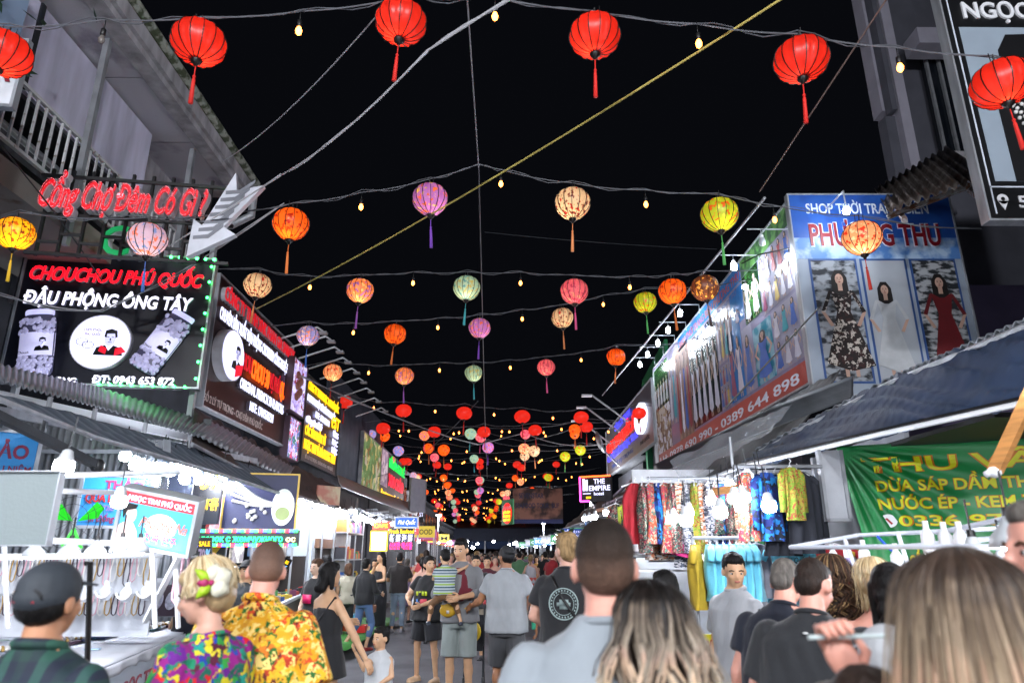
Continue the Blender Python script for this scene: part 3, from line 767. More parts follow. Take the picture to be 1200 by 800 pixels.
tile(W * .75, H * .14, W * .80, H * .56, PLE, 1, 1, .85, DR[3]); tile(W * .78, H * .56, W * .86, H * .88, GD, 2, 1, .85, DR[7]); tile(W * .805, H * .14, W * .89, H * .5, TQ, 1, 1, .85, DR[3])
tile(W * .865, H * .52, W * .995, H * .88, PLE, 5, 2, .9); tile(W * .895, H * .14, W * .995, H * .5, PLE, 3, 2, .9)
b = MB(); b.use(mat('leaf_band', '#1f4a28', .6, col2='#5a8a4a', scale=5, bump=0)); rect(b, F, W * .78, H * .885, W, H, .003, .003); b.build('leaf_print', None, t)
b = MB(); b.use(SKB); rect(b, F, W * .3, H * .88, W * .775, H, .003, .003); b.build('sky_print', None, t)
letters('SHOP THỜI TRANG BIỂN PHƯỢNG THU', F, W * .31, H * .90, W * .46, H * .06, mat('maroon_letter', '#7d1020'), t, bold=.012, ext=.004, z=.008)
letters('Quần áo đi biển nam nữ', F, W * .45, H * .82, W * .3, H * .04, mat('blue_ink', '#204080', .5), t, bold=.02, ext=.004, z=.012)
b = MB(); b.use(mat('brick_red_band', '#9c3424', .5, var=.1, bump=.02)); rect(b, F, 0, 0, W, H * .12, .003, .004); b.build('red_band', None, t)
letters('LH: 0978 690 990 - 0389 644 898', F, W * .02, H * .025, W * .95, H * .06, mat('white_print', '#c4ccd8'), t, bold=.012, ext=.004, z=.01)
# row of lamps on a pipe hung in front of it
t0 = thing('lamp_pipe', 'long galvanised pipe carrying lamps in front of the fashion billboard', 'pipe', F(W * .5, H + .2))
pa = P(740, 416, 20); pb = P(906, 222, 8.7)
pa = PX(706, 463, 3.5) ; pb = PX(896, 232, 3.5)
b = MB(); b.tube([pa, pb], .022, 6); b.build('pipe', LGREY, t0)
LAMPW = glow('billboard_lamp', '#eaf2ff', 150)
lamps = [(893, 283), (860, 312), (797, 367), (783, 387), (771, 402), (759, 415), (750, 427)]
proto = None
for i, (px, py) in enumerate(lamps):
    p = PX(px, py, 3.75)
    t1 = thing('billboard_lamp', ORD[i] + ' lamp on the billboard pipe counted from the beachwear sign', 'lamp', p, 'lamps in front of the fashion billboard')
    if i == 0: t1['label'] = 'unlit glass lamp nearest the beachwear sign on the billboard pipe'
    m_ = LAMPW if i else mat('unlit_glass', '#9aa0a8', .3)
    b = MB(); b.use(m_, True).lathe(p, [(.02, -.07), (.045, -.05), (.05, 0), (.04, .05), (.02, .06)], 10); b.build('bulb', None, t1)
    b = MB(); b.use(WHITE).lathe(p, [(.03, .055), (.03, .1), (.012, .11)], 8); b.build('socket', None, t1)
    b = MB(); b.tube([p + Vector((0, 0, .1)), p + Vector((0, 0, .2)), p + Vector((-.2, 0, .2)), p + Vector((.42, 0, .2)), p + Vector((.42, 0, 0))], .01, 5); b.build('arm', LGREY, t1)
    if i:
        ld = bpy.data.lights.new('lamp_light', 'POINT'); ld.energy = 4.5; ld.color = (.85, .92, 1); ld.shadow_soft_size = .05
        lo = bpy.data.objects.new('lamp_light', ld); COL.objects.link(lo); lo.parent = t1; lo.location = (.12, 0, -.12)
for q in ((924, 300), (873, 336)):
    p = PX(*q, 4.05)
    t1 = thing('billboard_lamp', ('upper' if q[0] > 900 else 'lower') + ' bare lamp shining right against the fashion billboard', 'lamp', p, 'bare lamps against the fashion billboard')
    b = MB(); b.use(LAMPW, True).ell(p, (.05, .05, .04), 10, 6); b.build('bulb', None, t1)
    b = MB(); b.use(BLACK).tube([p, p + Vector((.02, 0, .12)), p + Vector((-.3, .3, .16)), p + Vector((-.5, .5, .1))], .01, 5); b.build('cable', None, t1)
    ld = bpy.data.lights.new('lamp_light', 'POINT'); ld.energy = 4.5; ld.color = (.85, .92, 1); ld.shadow_soft_size = .05
    lo = bpy.data.objects.new('lamp_light', ld); COL.objects.link(lo); lo.parent = t1; lo.location = (-.1, 0, -.02)
# lamp in front of the frontal sign
p = PY(992, 247, F2_.O.y - .55)
t1 = thing('sign_lamp', 'bright white lamp glaring in front of the beachwear sign title', 'lamp', p)
b = MB(); b.use(LAMPW, True).ell(p, (.05, .05, .055), 10, 6); b.build('bulb', None, t1)
b = MB(); b.tube([p + Vector((0, 0, .05)), p + Vector((0, 0, .3)), p + Vector((0, .5, .3))], .012, 5); b.build('arm', LGREY, t1)
ld = bpy.data.lights.new('lamp_light', 'POINT'); ld.energy = 14; ld.color = (.8, .9, 1); ld.shadow_soft_size = .05
lo = bpy.data.objects.new('lamp_light', ld); COL.objects.link(lo); lo.parent = t1; lo.location = (0, 0, -.02)
# ================================================================== right: grey sign with red and blue letters
F, W, H = qframe((710, 505), (763, 447), (711, 559), X=4.35)
t = board('shop_sign', 'silver grey shop sign with glowing red and violet blue letters and an oval emblem', 'sign', F, W, H, mat('brushed_grey_board', '#77777c', .35, .4, var=.1), .12, LGREY, .03)
VB = glow('violet_letter', '#4040f0', 1.1); RG = glow('red_bright', '#ff1c10', 1.3)
letters('CÔNG TY TNHH', F, W * .28, H * .78, W * .36, H * .13, VB, t, bold=.016, ext=.015, z=.05, split=True)
letters('NGỌC TRAI QUỐC ẤN', F, W * .03, H * .48, W * .72, H * .2, RG, t, bold=.022, ext=.015, z=.03, split=True)
letters('CHUYÊN BÁN NGỌC TRAI', F, W * .04, H * .28, W * .7, H * .13, VB, t, bold=.016, ext=.015, z=.03, split=True)
letters('136 LÝ TỰ TRỌNG', F, W * .14, H * .09, W * .5, H * .08, mat('blue_ink', '#204080'), t, bold=.02, ext=.006)
letters('PHÚ QUỐC', F, W * .78, H * .1, W * .15, H * .06, INK, t, bold=.02, ext=.006)
b = MB(); b.use(glow('white_panel_glow', '#dfe6ff', 1.3)); disc(b, F, W * .83, H * .52, W * .09, H * .26, 0, .1); b.use(mat('gold_print', '#b07a28', .5)); disc(b, F, W * .83, H * .55, W * .03, H * .12, .101, .004); b.build('oval_emblem', None, t)
# its arms
for i, q in enumerate(((726, 472), (716, 484), (706, 498))):
    p = PX(q[0] + 10, q[1] + 22, 4.2)
    t1 = thing('floodlight_arm', ('upper', 'middle', 'lower')[i] + ' slim bracket arm leaning out over the silver grey sign', 'lamp', p, 'floodlight arms over the grey sign')
    b = MB(); b.bar(p, p + Vector((-1.2, .1, .95)), .05); b.build('arm', GREY, t1)
    b = MB(); b.box(p + Vector((-1.55, .0, .9)), p + Vector((-1.2, .2, .96))); b.build('lamp_head', WHITE, t1)
# green-roofed building behind
bb = thing('green_edged_house', 'grey house with a green roof edge and a round emblem behind the silver sign', 'building', (5.6, 24, 0))
q0 = PX(727, 455, 5.2)
b = MB(); b.box((5.2, 20.7, 0), (9, 24.3, 7.4)); b.build('wall', CONC, bb)
b = MB(); b.box((5.0, 24.1, 3), (5.19, 24.4, 7.6)); b.bar((5.08, 20.6, 7.9), (5.08, 24.4, 7.5), .1, .5); b.build('green_edge', mat('green_fascia', '#1f7a4c', .5), bb)
b = MB(); G = Frame((5.16, 23.6, 6.1), (0, -1, 0)); disc(b, G, .8, .2, .5, .5, 0, .05); b.build('round_emblem', mat('gold_print', '#b07a28'), bb)
# ================================================================== right upper: tall building with fins
TB = mat('grey_render', '#8f8d9a', .8, var=.12, scale=2); TD = mat('grey_render_dark', '#4c4d57', .8, var=.15, scale=2)
tb = thing('finned_building', 'tall dark grey building with vertical concrete fins at the upper right', 'building', (12, 15, 0))
def fx(px, py, zc): return P(px, py, zc)
Y0 = 12.0
def fin(pxl, pxr, pytop, pybot, y0, dep, m, nm='fin'):
    a = PY(pxl, pybot, y0); c = PY(pxr, pybot, y0); zt = 16 if pytop is None else PY(pxl, pytop, y0).z
    b = MB(); b.box((a.x, y0, a.z), (c.x, y0 + dep, zt)); b.build(nm, m, tb)
fin(1034, 1052, None, 130, Y0, .35, TB); fin(1046, 1052, None, 128, Y0 - .25, .24, TD)
fin(1053, 1066, None, 190, Y0 + .3, .3, TD, 'recess'); fin(1052, 1064, 136, 215, Y0 - .02, .28, TD, 'recess')
fin(1066, 1086, None, 250, Y0, .45, TB); fin(1078, 1090, None, 245, Y0 - .2, .19, TB)
fin(1088, 1122, None, 250, Y0 + .5, .3, TD, 'recess')
fin(1078, 1200, 32, 50, Y0 - .5, .5, TB, 'ledge')
b = MB(); b.box((8.7, Y0 + .9, 0), (20, Y0 + 1.6, 16)); b.build('wall', TD, tb)
a = PY(1105, 180, Y0 + .2); c_ = PY(1150, 180, Y0 + .2); zt = PY(1105, 60, Y0 + .2).z
b = MB(); b.box((a.x, Y0 + .2, a.z), (c_.x, Y0 + .3, zt)); w_ = b.build('window', mat('dark_glass', '#11151b'), tb)
for k_ in range(4):
    xx = a.x + (c_.x - a.x) * k_ / 3
    b = MB(); b.box((xx, Y0 + .12, a.z), (xx + .05, Y0 + .19, zt)); b.build('window_mullion', GREY, tb)
b = MB(); b.box((a.x - .1, Y0 + .1, a.z - .2), (c_.x, Y0 + .2, a.z - .003)); b.build('sill', CONC, tb)
# purple wall house, under a small corrugated canopy
pw = thing('purple_house', 'dim purple painted house side wall behind the beachwear sign', 'building', (8, 11, 0))
b = MB(); b.box((6.3, 10.6, 0), (14, 11.8, 5.95)); b.box((6.28, 10.56, 4.55), (14, 10.599, 4.62)); b.build('wall', mat('purple_render', '#4d4560', .85, var=.15, scale=2, bump=.3), pw)
b = MB(); b.box((6.9, 10.5, 3.7), (13, 10.55, 3.76)); b.build('conduit', GREY, pw)
tc_ = thing('corrugated_canopy', 'small rusty corrugated canopy above the beachwear sign', 'canopy', P(1080, 215, 10.5))
A = P(1110, 172, 11.5); B_ = P(1025, 222, 11.5); Cc = P(1160, 205, 8.2); Dd = P(1040, 248, 8.6)
b = MB(); b.use(mat('weathered_tin', '#6c6662', .6, .3, col2='#4a3f3a', scale=3, bump=.2), True).grid(lambda u, v: (A * (1 - u) + B_ * u) * (1 - v) + (Cc * (1 - u) + Dd * u) * v + Vector((0, 0, .035 * math.sin(u * 70))), 110, 4)
b.build('tin_sheet', None, tc_, solid=.01)
for v in (.1, .5, .9):
    b = MB(); b.bar((A * (1 - v) + Cc * v) - Vector((0, 0, .12)), (B_ * (1 - v) + Dd * v) - Vector((0, 0, .12)), .06); b.build('purlin', RUST, tc_)
for u in (.15, .85):
    b = MB(); b.bar((A * (1 - u) + B_ * u) - Vector((0, 0, .2)), (Cc * (1 - u) + Dd * u) - Vector((0, 0, .2)), .06); b.build('rafter', RUST, tc_)
# black pearl billboard
F, W, H = qframe((1112, -60), (1330, -40), (1162, 257), zr=6.2)
F = Frame(PY(1160, 257, 6.0), (1, 0, 0)); W = 2.6; H = PY(1106, -30, 6.0).z - F.O.z
t = board('billboard', 'black jewellery billboard with a draped pearl necklace cut off by the right edge', 'billboard', F, W, H, mat('board_black', '#0e0f12', .4), .1, LGREY, .02)
b = MB(); b.use(mat('white_print', '#c4ccd8'))
rect(b, F, .07, .06, .085, H, .003); rect(b, F, .07, .35, W, .365, .003); b.build('border_line', None, t)
b = MB(); b.use(mat('photo_grey', '#8b98a5', .5, var=.15, scale=1.5, bump=0)); rect(b, F, .14, .42, W, H * .76, .003); b.build('photo_print', None, t)
HY = H * .76
b = MB(); b.use(INK); b.poly([(.35, .42, .01), (W, .42, .01), (W, HY - .02, .01), (.62, HY - .1, .01), (.5, HY - .3, .01), (.47, HY - .75, .01), (.35, HY - 1.0, .01)], F, .003); b.build('bust_print', None, t)
for k_, (ry, r2) in enumerate(((.5, .45), (.75, .5), (1.0, .55))):
    b = MB(); b.use(mat('pearl', '#d4d2d0', .3), True)
    n = 34
    for i in range(n):
        a = math.pi * (1 + i / (n - 1)); b.ell(F(.95 + .5 * math.cos(a), HY - .75 + ry * .85 * math.sin(a) + .05, .03), .022, 6, 4)
    b.build('pearl_strand', None, t)
letters('TUBA', F, .35, H * .93, .9, H * .09, WHITE, t, bold=.016, ext=.02, z=.01)
letters('NGỌC TRAI', F, .22, H * .80, 1.35, .21, WHITE, t, bold=.022, ext=.02, z=.01, split=True)
letters('54 BẠCH ĐẰNG', F, .32, .13, 1.5, .13, WHITE, t, bold=.016, ext=.01, z=.006)
b = MB(); b.use(WHITE); disc(b, F, .17, .22, .055, .055, .003, .006); b.poly([(.12, .2, .003), (.17, .1, .003), (.22, .2, .003)], F, .006); b.use(INK); disc(b, F, .17, .22, .02, .02, .01, .003); b.build('pin_emblem', None, t)
# ================================================================== paper lanterns
BRASS = mat('black_lantern_cap', '#15100e', .4, .3)
def shade_mat(name, base, acc=None, scale=14, lit=0.0, thr=.60):
    key = 'shade_' + name
    if key in MC: return MC[key]
    m = bpy.data.materials.new(key); m.use_nodes = True
    nt = m.node_tree; N = nt.nodes; L = nt.links
    N.remove(N['Principled BSDF']); out = N['Material Output']
    tc = N.new('ShaderNodeTexCoord'); nz = N.new('ShaderNodeTexNoise'); nz.inputs['Scale'].default_value = scale; nz.inputs['Detail'].default_value = 2
    L.new(tc.outputs['Object'], nz.inputs['Vector'])
    rp = N.new('ShaderNodeValToRGB'); e = rp.color_ramp.elements
    c = C(base)
    if acc:
        accs = acc if isinstance(acc, (list, tuple)) else [acc]
        e[0].position = thr - .02; e[0].color = c + (1,); e[1].position = thr + .02; e[1].color = C(accs[0]) + (1,)
        if len(accs) > 1:
            x = e.new(.36); x.color = C(accs[1]) + (1,); y = e.new(.40); y.color = c + (1,)
    else:
        e[0].color = tuple(q * .8 for q in c) + (1,); e[1].color = c + (1,)
    L.new(nz.outputs['Fac'], rp.inputs['Fac'])
    d = N.new('ShaderNodeBsdfDiffuse'); t = N.new('ShaderNodeBsdfTranslucent'); g = N.new('ShaderNodeBsdfGlossy'); g.inputs['Roughness'].default_value = .35
    for n_ in (d, t): L.new(rp.outputs['Color'], n_.inputs['Color'])
    g.inputs['Color'].default_value = (.6, .6, .6, 1)
    mx = N.new('ShaderNodeMixShader'); mx.inputs[0].default_value = .55
    L.new(d.outputs[0], mx.inputs[1]); L.new(t.outputs[0], mx.inputs[2])
    m2 = N.new('ShaderNodeMixShader'); m2.inputs[0].default_value = .04
    L.new(mx.outputs[0], m2.inputs[1]); L.new(g.outputs[0], m2.inputs[2])
    em = N.new('ShaderNodeEmission'); em.inputs['Strength'].default_value = lit; L.new(rp.outputs['Color'], em.inputs['Color'])
    ad = N.new('ShaderNodeAddShader'); L.new(m2.outputs[0], ad.inputs[0]); L.new(em.outputs[0], ad.inputs[1])
    L.new(ad.outputs[0], out.inputs['Surface'])
    MC[key] = m
    return m
KIND = {  # base, accents, tassel, words
    'red': ('#cc2a1c', None, '#b81a10', 'red silk'),
    'orange': ('#f0681a', ['#a82a08'], '#c86a30', 'orange patterned'),
    'yellow': ('#f0b018', ['#b85a10', '#7a2a10'], '#c8a020', 'amber yellow patterned'),
    'purple': ('#b070c0', ['#f07840', '#e8c060'], '#6a3aa0', 'purple flowered'),
    'cream': ('#dcc09a', ['#7a3020', '#c02818'], '#c87a4a', 'cream flowered'),
    'lime': ('#a8b828', ['#d86020', '#e8d040'], '#4a9a50', 'lime green flowered'),
    'peach': ('#f0a878', ['#d03818', '#f0d8b0'], '#a8281c', 'peach flowered'),
    'pastel': ('#c0a8c0', ['#e07858', '#7090c8'], '#3a5a98', 'pastel pink and blue'),
    'pink': ('#e06878', ['#b82850', '#f0a080'], '#c04878', 'pink patterned'),
    'teal': ('#98b4a0', ['#b0a060', '#508890'], '#3a98a0', 'pale teal patterned'),
    'brown': ('#6a3c28', ['#f0b050'], '#302020', 'dark brown dotted'),
    'orpurp': ('#e88850', ['#8860b0', '#f0c080'], '#8a50a0', 'orange and violet patterned'),
    'blueor': ('#8888c8', ['#f08850', '#e8c0a0'], '#3060b0', 'blue and orange patterned'),
}
def make_lantern(kind, near, D, squash, n=14):
    base, acc, tas, words = KIND[kind]
    t = thing('silk_lantern', 'lantern', 'lantern', (0, 0, 0))
    r = D / 2; hz = r * squash
    rounded = kind == 'red'
    prof = []
    K = 12 if near else 7
    for i in range(K + 1):
        a = math.pi * i / K
        rr = r * math.sin(a) ** (.85 if rounded else .9); z = -hz * math.cos(a)
        if not rounded and z < 0: rr *= 1 - .18 * (z / hz) ** 2     # balloon shape, narrow at the foot
        prof.append((max(rr, r * .17), z * (1.0 if rounded or z > 0 else 1.15)))
    zb = prof[0][1]; zt = prof[-1][1]
    sm = shade_mat(kind + ('_near' if near else '_far'), base, acc, 16 if near else 14, .05 if near else (.62 if kind == 'red' else .55))
    b = MB(); b.use(sm, True).lathe((0, 0, 0), prof, n * 3 if near else 10, caps=False, rib=n if near else 0, ribd=.07)
    b.build('shade', None, t, local=True)
    if near:
        bl = MB(); bl.tube([(p[0] * 1.005, 0, p[1]) for p in prof], .0048, 4); rb = bl.build('rib', BRASS, t, local=True)
        for k in range(1, n):
            c = rb.copy(); COL.objects.link(c); c.rotation_euler = (0, 0, 2 * math.pi * k / n)
    b = MB(); b.use(BRASS, True).lathe((0, 0, zb), [(r * .2, .02), (r * .2, -.02), (r * .1, -.035), (.012, -.06)], 10)
    b.build('end_cap', None, t, local=True); b = MB(); b.use(BRASS, True).lathe((0, 0, zt), [(r * .19, -.012), (r * .19, .012), (.03, .014)], 10)
    b.build('end_cap', None, t, local=True)
    tm = mat('tassel_' + kind, tas, .7, var=.2, scale=30, stretch=(1, 1, .05), emit=.12)
    b = MB(); b.use(tm, True).tube([(0, 0, zb - .05), (0, 0, zb - .16)], .005, 5); b.ell((0, 0, zb - .165), .014, 8, 5)
    b.lathe((0, 0, zb - .17), [(.006, 0), (.012, -.02), (.014, -.03), (.02, -.26)], 8, M=Matrix.Rotation(rnd.uniform(-.03, .06), 3, 'Y')); b.build('tassel', None, t, local=True)
    if near:
        b = MB()
        for sx in (-.05, .05): b.tube([(sx, 0, zt), (sx, 0, zt + .10)], .004, 4)
        b.tube([(0, 0, zt + .1), (0, 0, zt - .05)], .008, 5)
        b.build('hook', BLACK, t, local=True)
        b = MB(); b.use(glow('lantern_bulb', '#ffd9a0', 10), True).ell((0, 0, -.02 - hz * .25), .02, 8, 5); b.build('bulb', None, t, local=True)
        ld = bpy.data.lights.new('lantern_light', 'POINT'); ld.energy = 1.9 if kind == 'red' else 1.7; ld.color = (1, .82, .6); ld.shadow_soft_size = .02
        lo = bpy.data.objects.new('lantern_light', ld); COL.objects.link(lo); lo.parent = t; lo.location = (.03, .02, -.02 - hz * .55)
    return t, hz
PROTO = {}
def lantern(kind, p, D, near, label, group=None, red_flat=True, rz=None):
    sq = (.80 if near else .78) if kind == 'red' else .86
    key = (kind, near)
    if key not in PROTO:
        PROTO[key] = make_lantern(kind, near, .46 if kind == 'red' else .44, sq); t = PROTO[key][0]
    else: t = dup(PROTO[key][0])
    t.location = p; t.rotation_euler = (rnd.uniform(-.07, .07), rnd.uniform(-.07, .07), rnd.uniform(0, 6) if rz is None else rz)
    s = D / (.46 if kind == 'red' else .44); t.scale = (s, s, s)
    tag(t, label, 'lantern', group)
    return p + Vector((0, 0, (.46 if kind == 'red' else .44) / 2 * sq * s + .09 * s))
# ---- strings across the street
CAB = mat('grey_cable', '#56585e', .6, var=.2)
CABL = mat('pale_cable', '#9a9aa0', .6, var=.2)
WARM = glow('warm_bulb', '#ff8c38', 11)
def festoon(pts, bulbs, label, group=None, m=CAB, r=.0065, unlit=(), near=True, big=1.0, sag=.03):
    pts = sorted(pts, key=lambda p: p.x)
    mid = pts[len(pts) // 2]
    t = thing('festoon_string', label, 'light string', mid, group)
    line = []
    for a, c in zip(pts, pts[1:]):
        K = 6 if near else 3
        for k in range(K):
            f = k / K; line.append(a.lerp(c, f) - Vector((0, 0, 4 * sag * f * (1 - f) * (c - a).length)))
    line.append(pts[-1])
    b = MB(); b.tube(line, r, 5)
    if near: b.tube([p + Vector((0, .02 * math.sin(i), .025 * math.sin(i * 1.3))) for i, p in enumerate(line)], r * .7, 4)
    b.build('cable', m, t)
    for i, p in enumerate(bulbs):
        # p is the glowing bulb, hangs below the cable
        x = MB(); x.use(BLACK, True).lathe(p, [(.012 * big, .04 * big), (.02 * big, .05 * big), (.02 * big, .10 * big), (.012 * big, .11 * big)], 8 if near else 5)
        x.tube([p + Vector((0, 0, .1 * big)), p + Vector((0, 0, .19))], .005, 4)
        s = x.build('lamp_socket', None, t)
        x = MB(); x.use(WARM if i not in unlit else mat('clear_bulb', '#6a6460', .2), True)
        x.lathe(p, [(.008 * big, -.035 * big), (.022 * big, -.018 * big), (.026 * big, .008 * big), (.014 * big, .04 * big)], 8 if near else 5); x.build('bulb', None, t)
def zrow(py, z=6.0, px=560): return PZ(px, py, z).y
ROWS = [
    # centre py of string, lanterns (px, py, D px, kind, words), bulbs, wire ends
    (5, [(3, 62, 62, 'red', 'red lantern cut off by the left edge of the view'), (233, 50, 62, 'red', 'large red lantern left of the top centre'),
         (470, 26, 60, 'red', 'large red lantern nearest the top edge'), (697, 42, 60, 'red', 'large red lantern right of the top centre'),
         (939, 70, 62, 'red', 'large red lantern left of the finned building'), (1174, 98, 66, 'red', 'large red lantern in front of the black jewellery billboard')],
        [(119, 47), (350, 37), (580, 20), (819, 52), (1055, 80)], (0,), [(-160, 12), (1330, 100)], 1),
    (203, [(18, 273, 42, 'yellow', 'amber yellow lantern at the left edge above the peanut sign'), (173, 280, 44, 'pastel', 'pastel lantern in front of the green letters'),
           (341, 262, 42, 'orange', 'orange lantern right of the silver arrow'), (504, 233, 42, 'purple', 'purple flowered lantern with a violet tassel'),
           (671, 238, 42, 'cream', 'cream flowered lantern right of the centre wire'), (843, 251, 44, 'lime', 'lime green lantern above the billboard pipe'),
           (1010, 278, 44, 'peach', 'peach flowered lantern before the beachwear sign title')],
        [(256, 268), (423, 243), (587, 216), (757, 240), (908, 258)], (), [(-120, 262), (1150, 268)], 1),
    (318, [(302, 334, 32, 'cream', 'cream lantern over the brown company sign'), (422, 340, 32, 'orpurp', 'orange and violet lantern just right of the yellow cable'),
           (547, 337, 32, 'teal', 'pale teal lantern beside the centre wire with a blue tassel'), (673, 341, 33, 'pink', 'pink lantern with a long pink tassel'),
           (788, 341, 33, 'orange', 'orange lantern left of the billboard lamps'), (826, 337, 33, 'brown', 'dark brown lantern dotted with light by the billboard')],
        [(363, 337), (484, 332), (610, 332), (738, 337)], (), [(120, 300), (1000, 300)], 1),
    (372, [(361, 393, 26, 'blueor', 'blue and orange lantern above the black pearl sign'), (463, 391, 26, 'orange', 'small orange lantern left of the centre wire'),
           (562, 384, 26, 'purple', 'small purple lantern hanging at the centre wire'), (659, 372, 26, 'cream', 'small cream lantern below the pink lantern'),
           (756, 354, 27, 'lime', 'small lime lantern left of the orange lantern')],
        [(414, 390), (513, 384), (612, 374), (707, 357)], (), [(225, 380), (960, 318)], 1),
    (425, [(390, 436, 22, 'peach', 'little cream and red lantern over the black pearl sign'), (474, 440, 22, 'orpurp', 'little orange and violet lantern'),
           (555, 437, 21, 'teal', 'little pale teal lantern at the centre wire'), (640, 430, 21, 'pink', 'little pink lantern right of centre'), (722, 418, 22, 'orange', 'little orange lantern near the green edged house')],
        [(432, 437), (515, 434), (598, 431), (681, 422)], (), [(290, 432), (860, 392)], 1),
    (470, [(404, 471, 19, 'red', 'small red lantern over the grey sheet wall'), (473, 481, 19, 'red', 'small red lantern left of centre'), (544, 484, 19, 'red', 'small red lantern just left of the centre wire'),
           (612, 488, 19, 'red', 'small red lantern right of the centre wire'), (681, 489, 18, 'red', 'upper red lantern of the touching pair at right'), (749, 484, 17, 'red', 'small red lantern before the grey sign emblem')],
        [(510, 482), (579, 486), (648, 490), (438, 478)], (), [(300, 462), (800, 472)], 0),
    (495, [(449, 502, 17, 'red', 'red lantern above the green letters'), (509, 506, 16, 'red', 'fourth row red lantern left of centre'), (567, 506, 16, 'red', 'red lantern beside the hanging wire end'),
           (627, 504, 16, 'red', 'red lantern in the fifth row right of centre'), (687, 500, 16, 'red', 'lower red lantern of the touching pair at right')],
        [(479, 505), (538, 507), (597, 506), (658, 503)], (), [(330, 495), (780, 488)], 0),
    (522, [(467, 528, 13, 'blueor', 'bluish lantern near the green letters'), (520, 527, 14, 'orange', 'orange lantern in the middle distance left'), (572, 524, 14, 'purple', 'purple lantern in the middle distance'),
           (626, 528, 14, 'cream', 'cream lantern in the middle distance'), (680, 527, 13, 'lime', 'yellow green lantern in the middle distance right')],
        [(494, 530), (547, 529), (600, 528), (653, 528)], (), [(380, 520), (760, 520)], 0),
]
for ri, (pc, lans, bulbs, unlit, ends, near) in enumerate(ROWS):
    Y = zrow(pc, 6.0 if ri else 5.9)
    tops = []
    for px, py, d, kind, words in lans:
        p = PY(px, py, Y - (1.05 if ri == 1 and px < 200 else 0)); zc = (p - Vector(cam.location)).dot(_M.to_3x3() @ Vector((0, 0, -1)))
        tops.append(lantern(kind, p, d * zc / 800, bool(near), words))
    bl = [PY(px, py, Y) for px, py in bulbs]
    ordn = ('nearest', 'second', 'third', 'fourth', 'fifth', 'sixth', 'seventh', 'eighth')[ri]
    pts = tops + [PY(px, py, Y) for px, py in ends] + [x + Vector((0, 0, .2)) for x in bl]
    if ri == 1: pts.append(PY(561, 192, Y))
    festoon(pts, bl, ordn + ' string of warm bulbs and lanterns crossing the street', unlit=unlit, near=True)
# ---- the far rows: lanterns crowd towards the end of the street
kinds_far = ['red', 'red', 'orpurp', 'orange', 'pink', 'red', 'red', 'teal', 'cream', 'orange', 'red']
Y = zrow(545)
Y = 24.5
far_mix = [['blueor', 'orpurp', 'teal', 'pink', 'orange'], ['orange', 'orange', 'pink', 'peach', 'orange'], ['orpurp', 'pink', 'teal', 'cream', 'lime'],
           ['red'] * 5, ['red'] * 5, ['pastel', 'orange', 'pink', 'peach', 'lime'], ['cream', 'orange', 'teal', 'orange', 'orange'], ['red'] * 5, ['blueor', 'peach', 'purple', 'cream', 'yellow']]
i = 0
while Y < 92:
    drift = -max(0, Y - 34) * .055
    z0 = 5.75 - .011 * (Y - 24) + .25 * math.sin(i * 2.1)
    mix = far_mix[i % len(far_mix)]; tops = []
    sp = 1.85 if Y < 60 else 2.1
    NC = 5 if Y < 48 else 7
    for k in range(NC):
        x = -1.15 + (k - (NC - 1) / 2) * sp * (1 if NC == 5 else .8) + rnd.uniform(-.22, .22) + drift
        z = z0 + .03 * (k - (NC - 1) / 2) ** 2 + rnd.uniform(-.14, .14) - (.3 if i % 2 and k in (1, 3) else 0)
        tops.append(lantern(mix[k % 5], Vector((x, Y + rnd.uniform(-.25, .25), z)), rnd.uniform(.36, .45), False, 'small far ' + KIND[mix[k % 5]][3] + ' lantern in the dense rows over the street', 'far %s lanterns' % KIND[mix[k % 5]][3]))
    bl = [Vector((-1.15 + (k - 1.5) * sp + drift + rnd.uniform(-.3, .3), Y, z0 + .02 + rnd.uniform(-.1, .15))) for k in (-1, 0, 1, 2, 3, 4)]
    e = [Vector((-5.2 + drift * .3, Y, z0 + .55)), Vector((5.0, Y, z0 + .6))]
    festoon(tops + e, bl, 'distant string of warm bulbs and lanterns over the crowd', 'far strings over the street', near=False, r=.009, big=1.0)
    Y += 2.3 + .01 * i; i += 1
# ---- long cables
def cable(pts, r, m, label, name='overhead_cable', wob=0):
    r *= .72
    b = MB(); b.tube(pts, r, 5)
    if wob: b.tube([p + Vector((wob * math.sin(i * 1.7), 0, wob * math.cos(i * 1.1))) for i, p in enumerate(pts)], r * .8, 5)
    tag(b.build(name, m), label, 'cable')
def lin(a, c, n, sag=0): return [a.lerp(c, i / n) - Vector((0, 0, 4 * sag * (i / n) * (1 - i / n))) for i in range(n + 1)]
cable(lin(P(545, -40, 5.5), P(561, 196, 8.7), 8), .011, CABL, 'long centre wire running along the street over the first rows')
cable(lin(P(561, 194, 8.75), P(568, 480, 20), 14, -.05) + lin(P(568, 480, 20), P(571, 560, 36), 6), .014, CAB, 'centre wire continuing over the lantern rows')
cable(lin(P(300, 362, 11), P(930, -10, 5.2), 18, .12), .013, mat('yellow_cable', '#b8a85a', .5, var=.1), 'straight yellow cable stretched diagonally across the sky')
cable(lin(P(180, 300, 8), P(330, 205, 7), 6) + lin(P(330, 205, 7), P(500, 60, 5), 8, .1) + lin(P(500, 60, 5), P(640, -30, 4.2), 5), .012, mat('white_cable', '#b8b8bc', .5), 'twisted pale cable rising from the silver arrow to the top edge', wob=.012)
cable(lin(P(260, 190, 8.6), P(445, 15, 5.6), 10, .15), .008, CABL, 'thin slack grey wire left of the highest red lantern')
cable(lin(P(1045, -10, 6), P(890, 225, 8.2), 6) , .012, mat('brownish_cable', '#6f5a54', .6), 'thin brown cable descending to the billboard pipe')
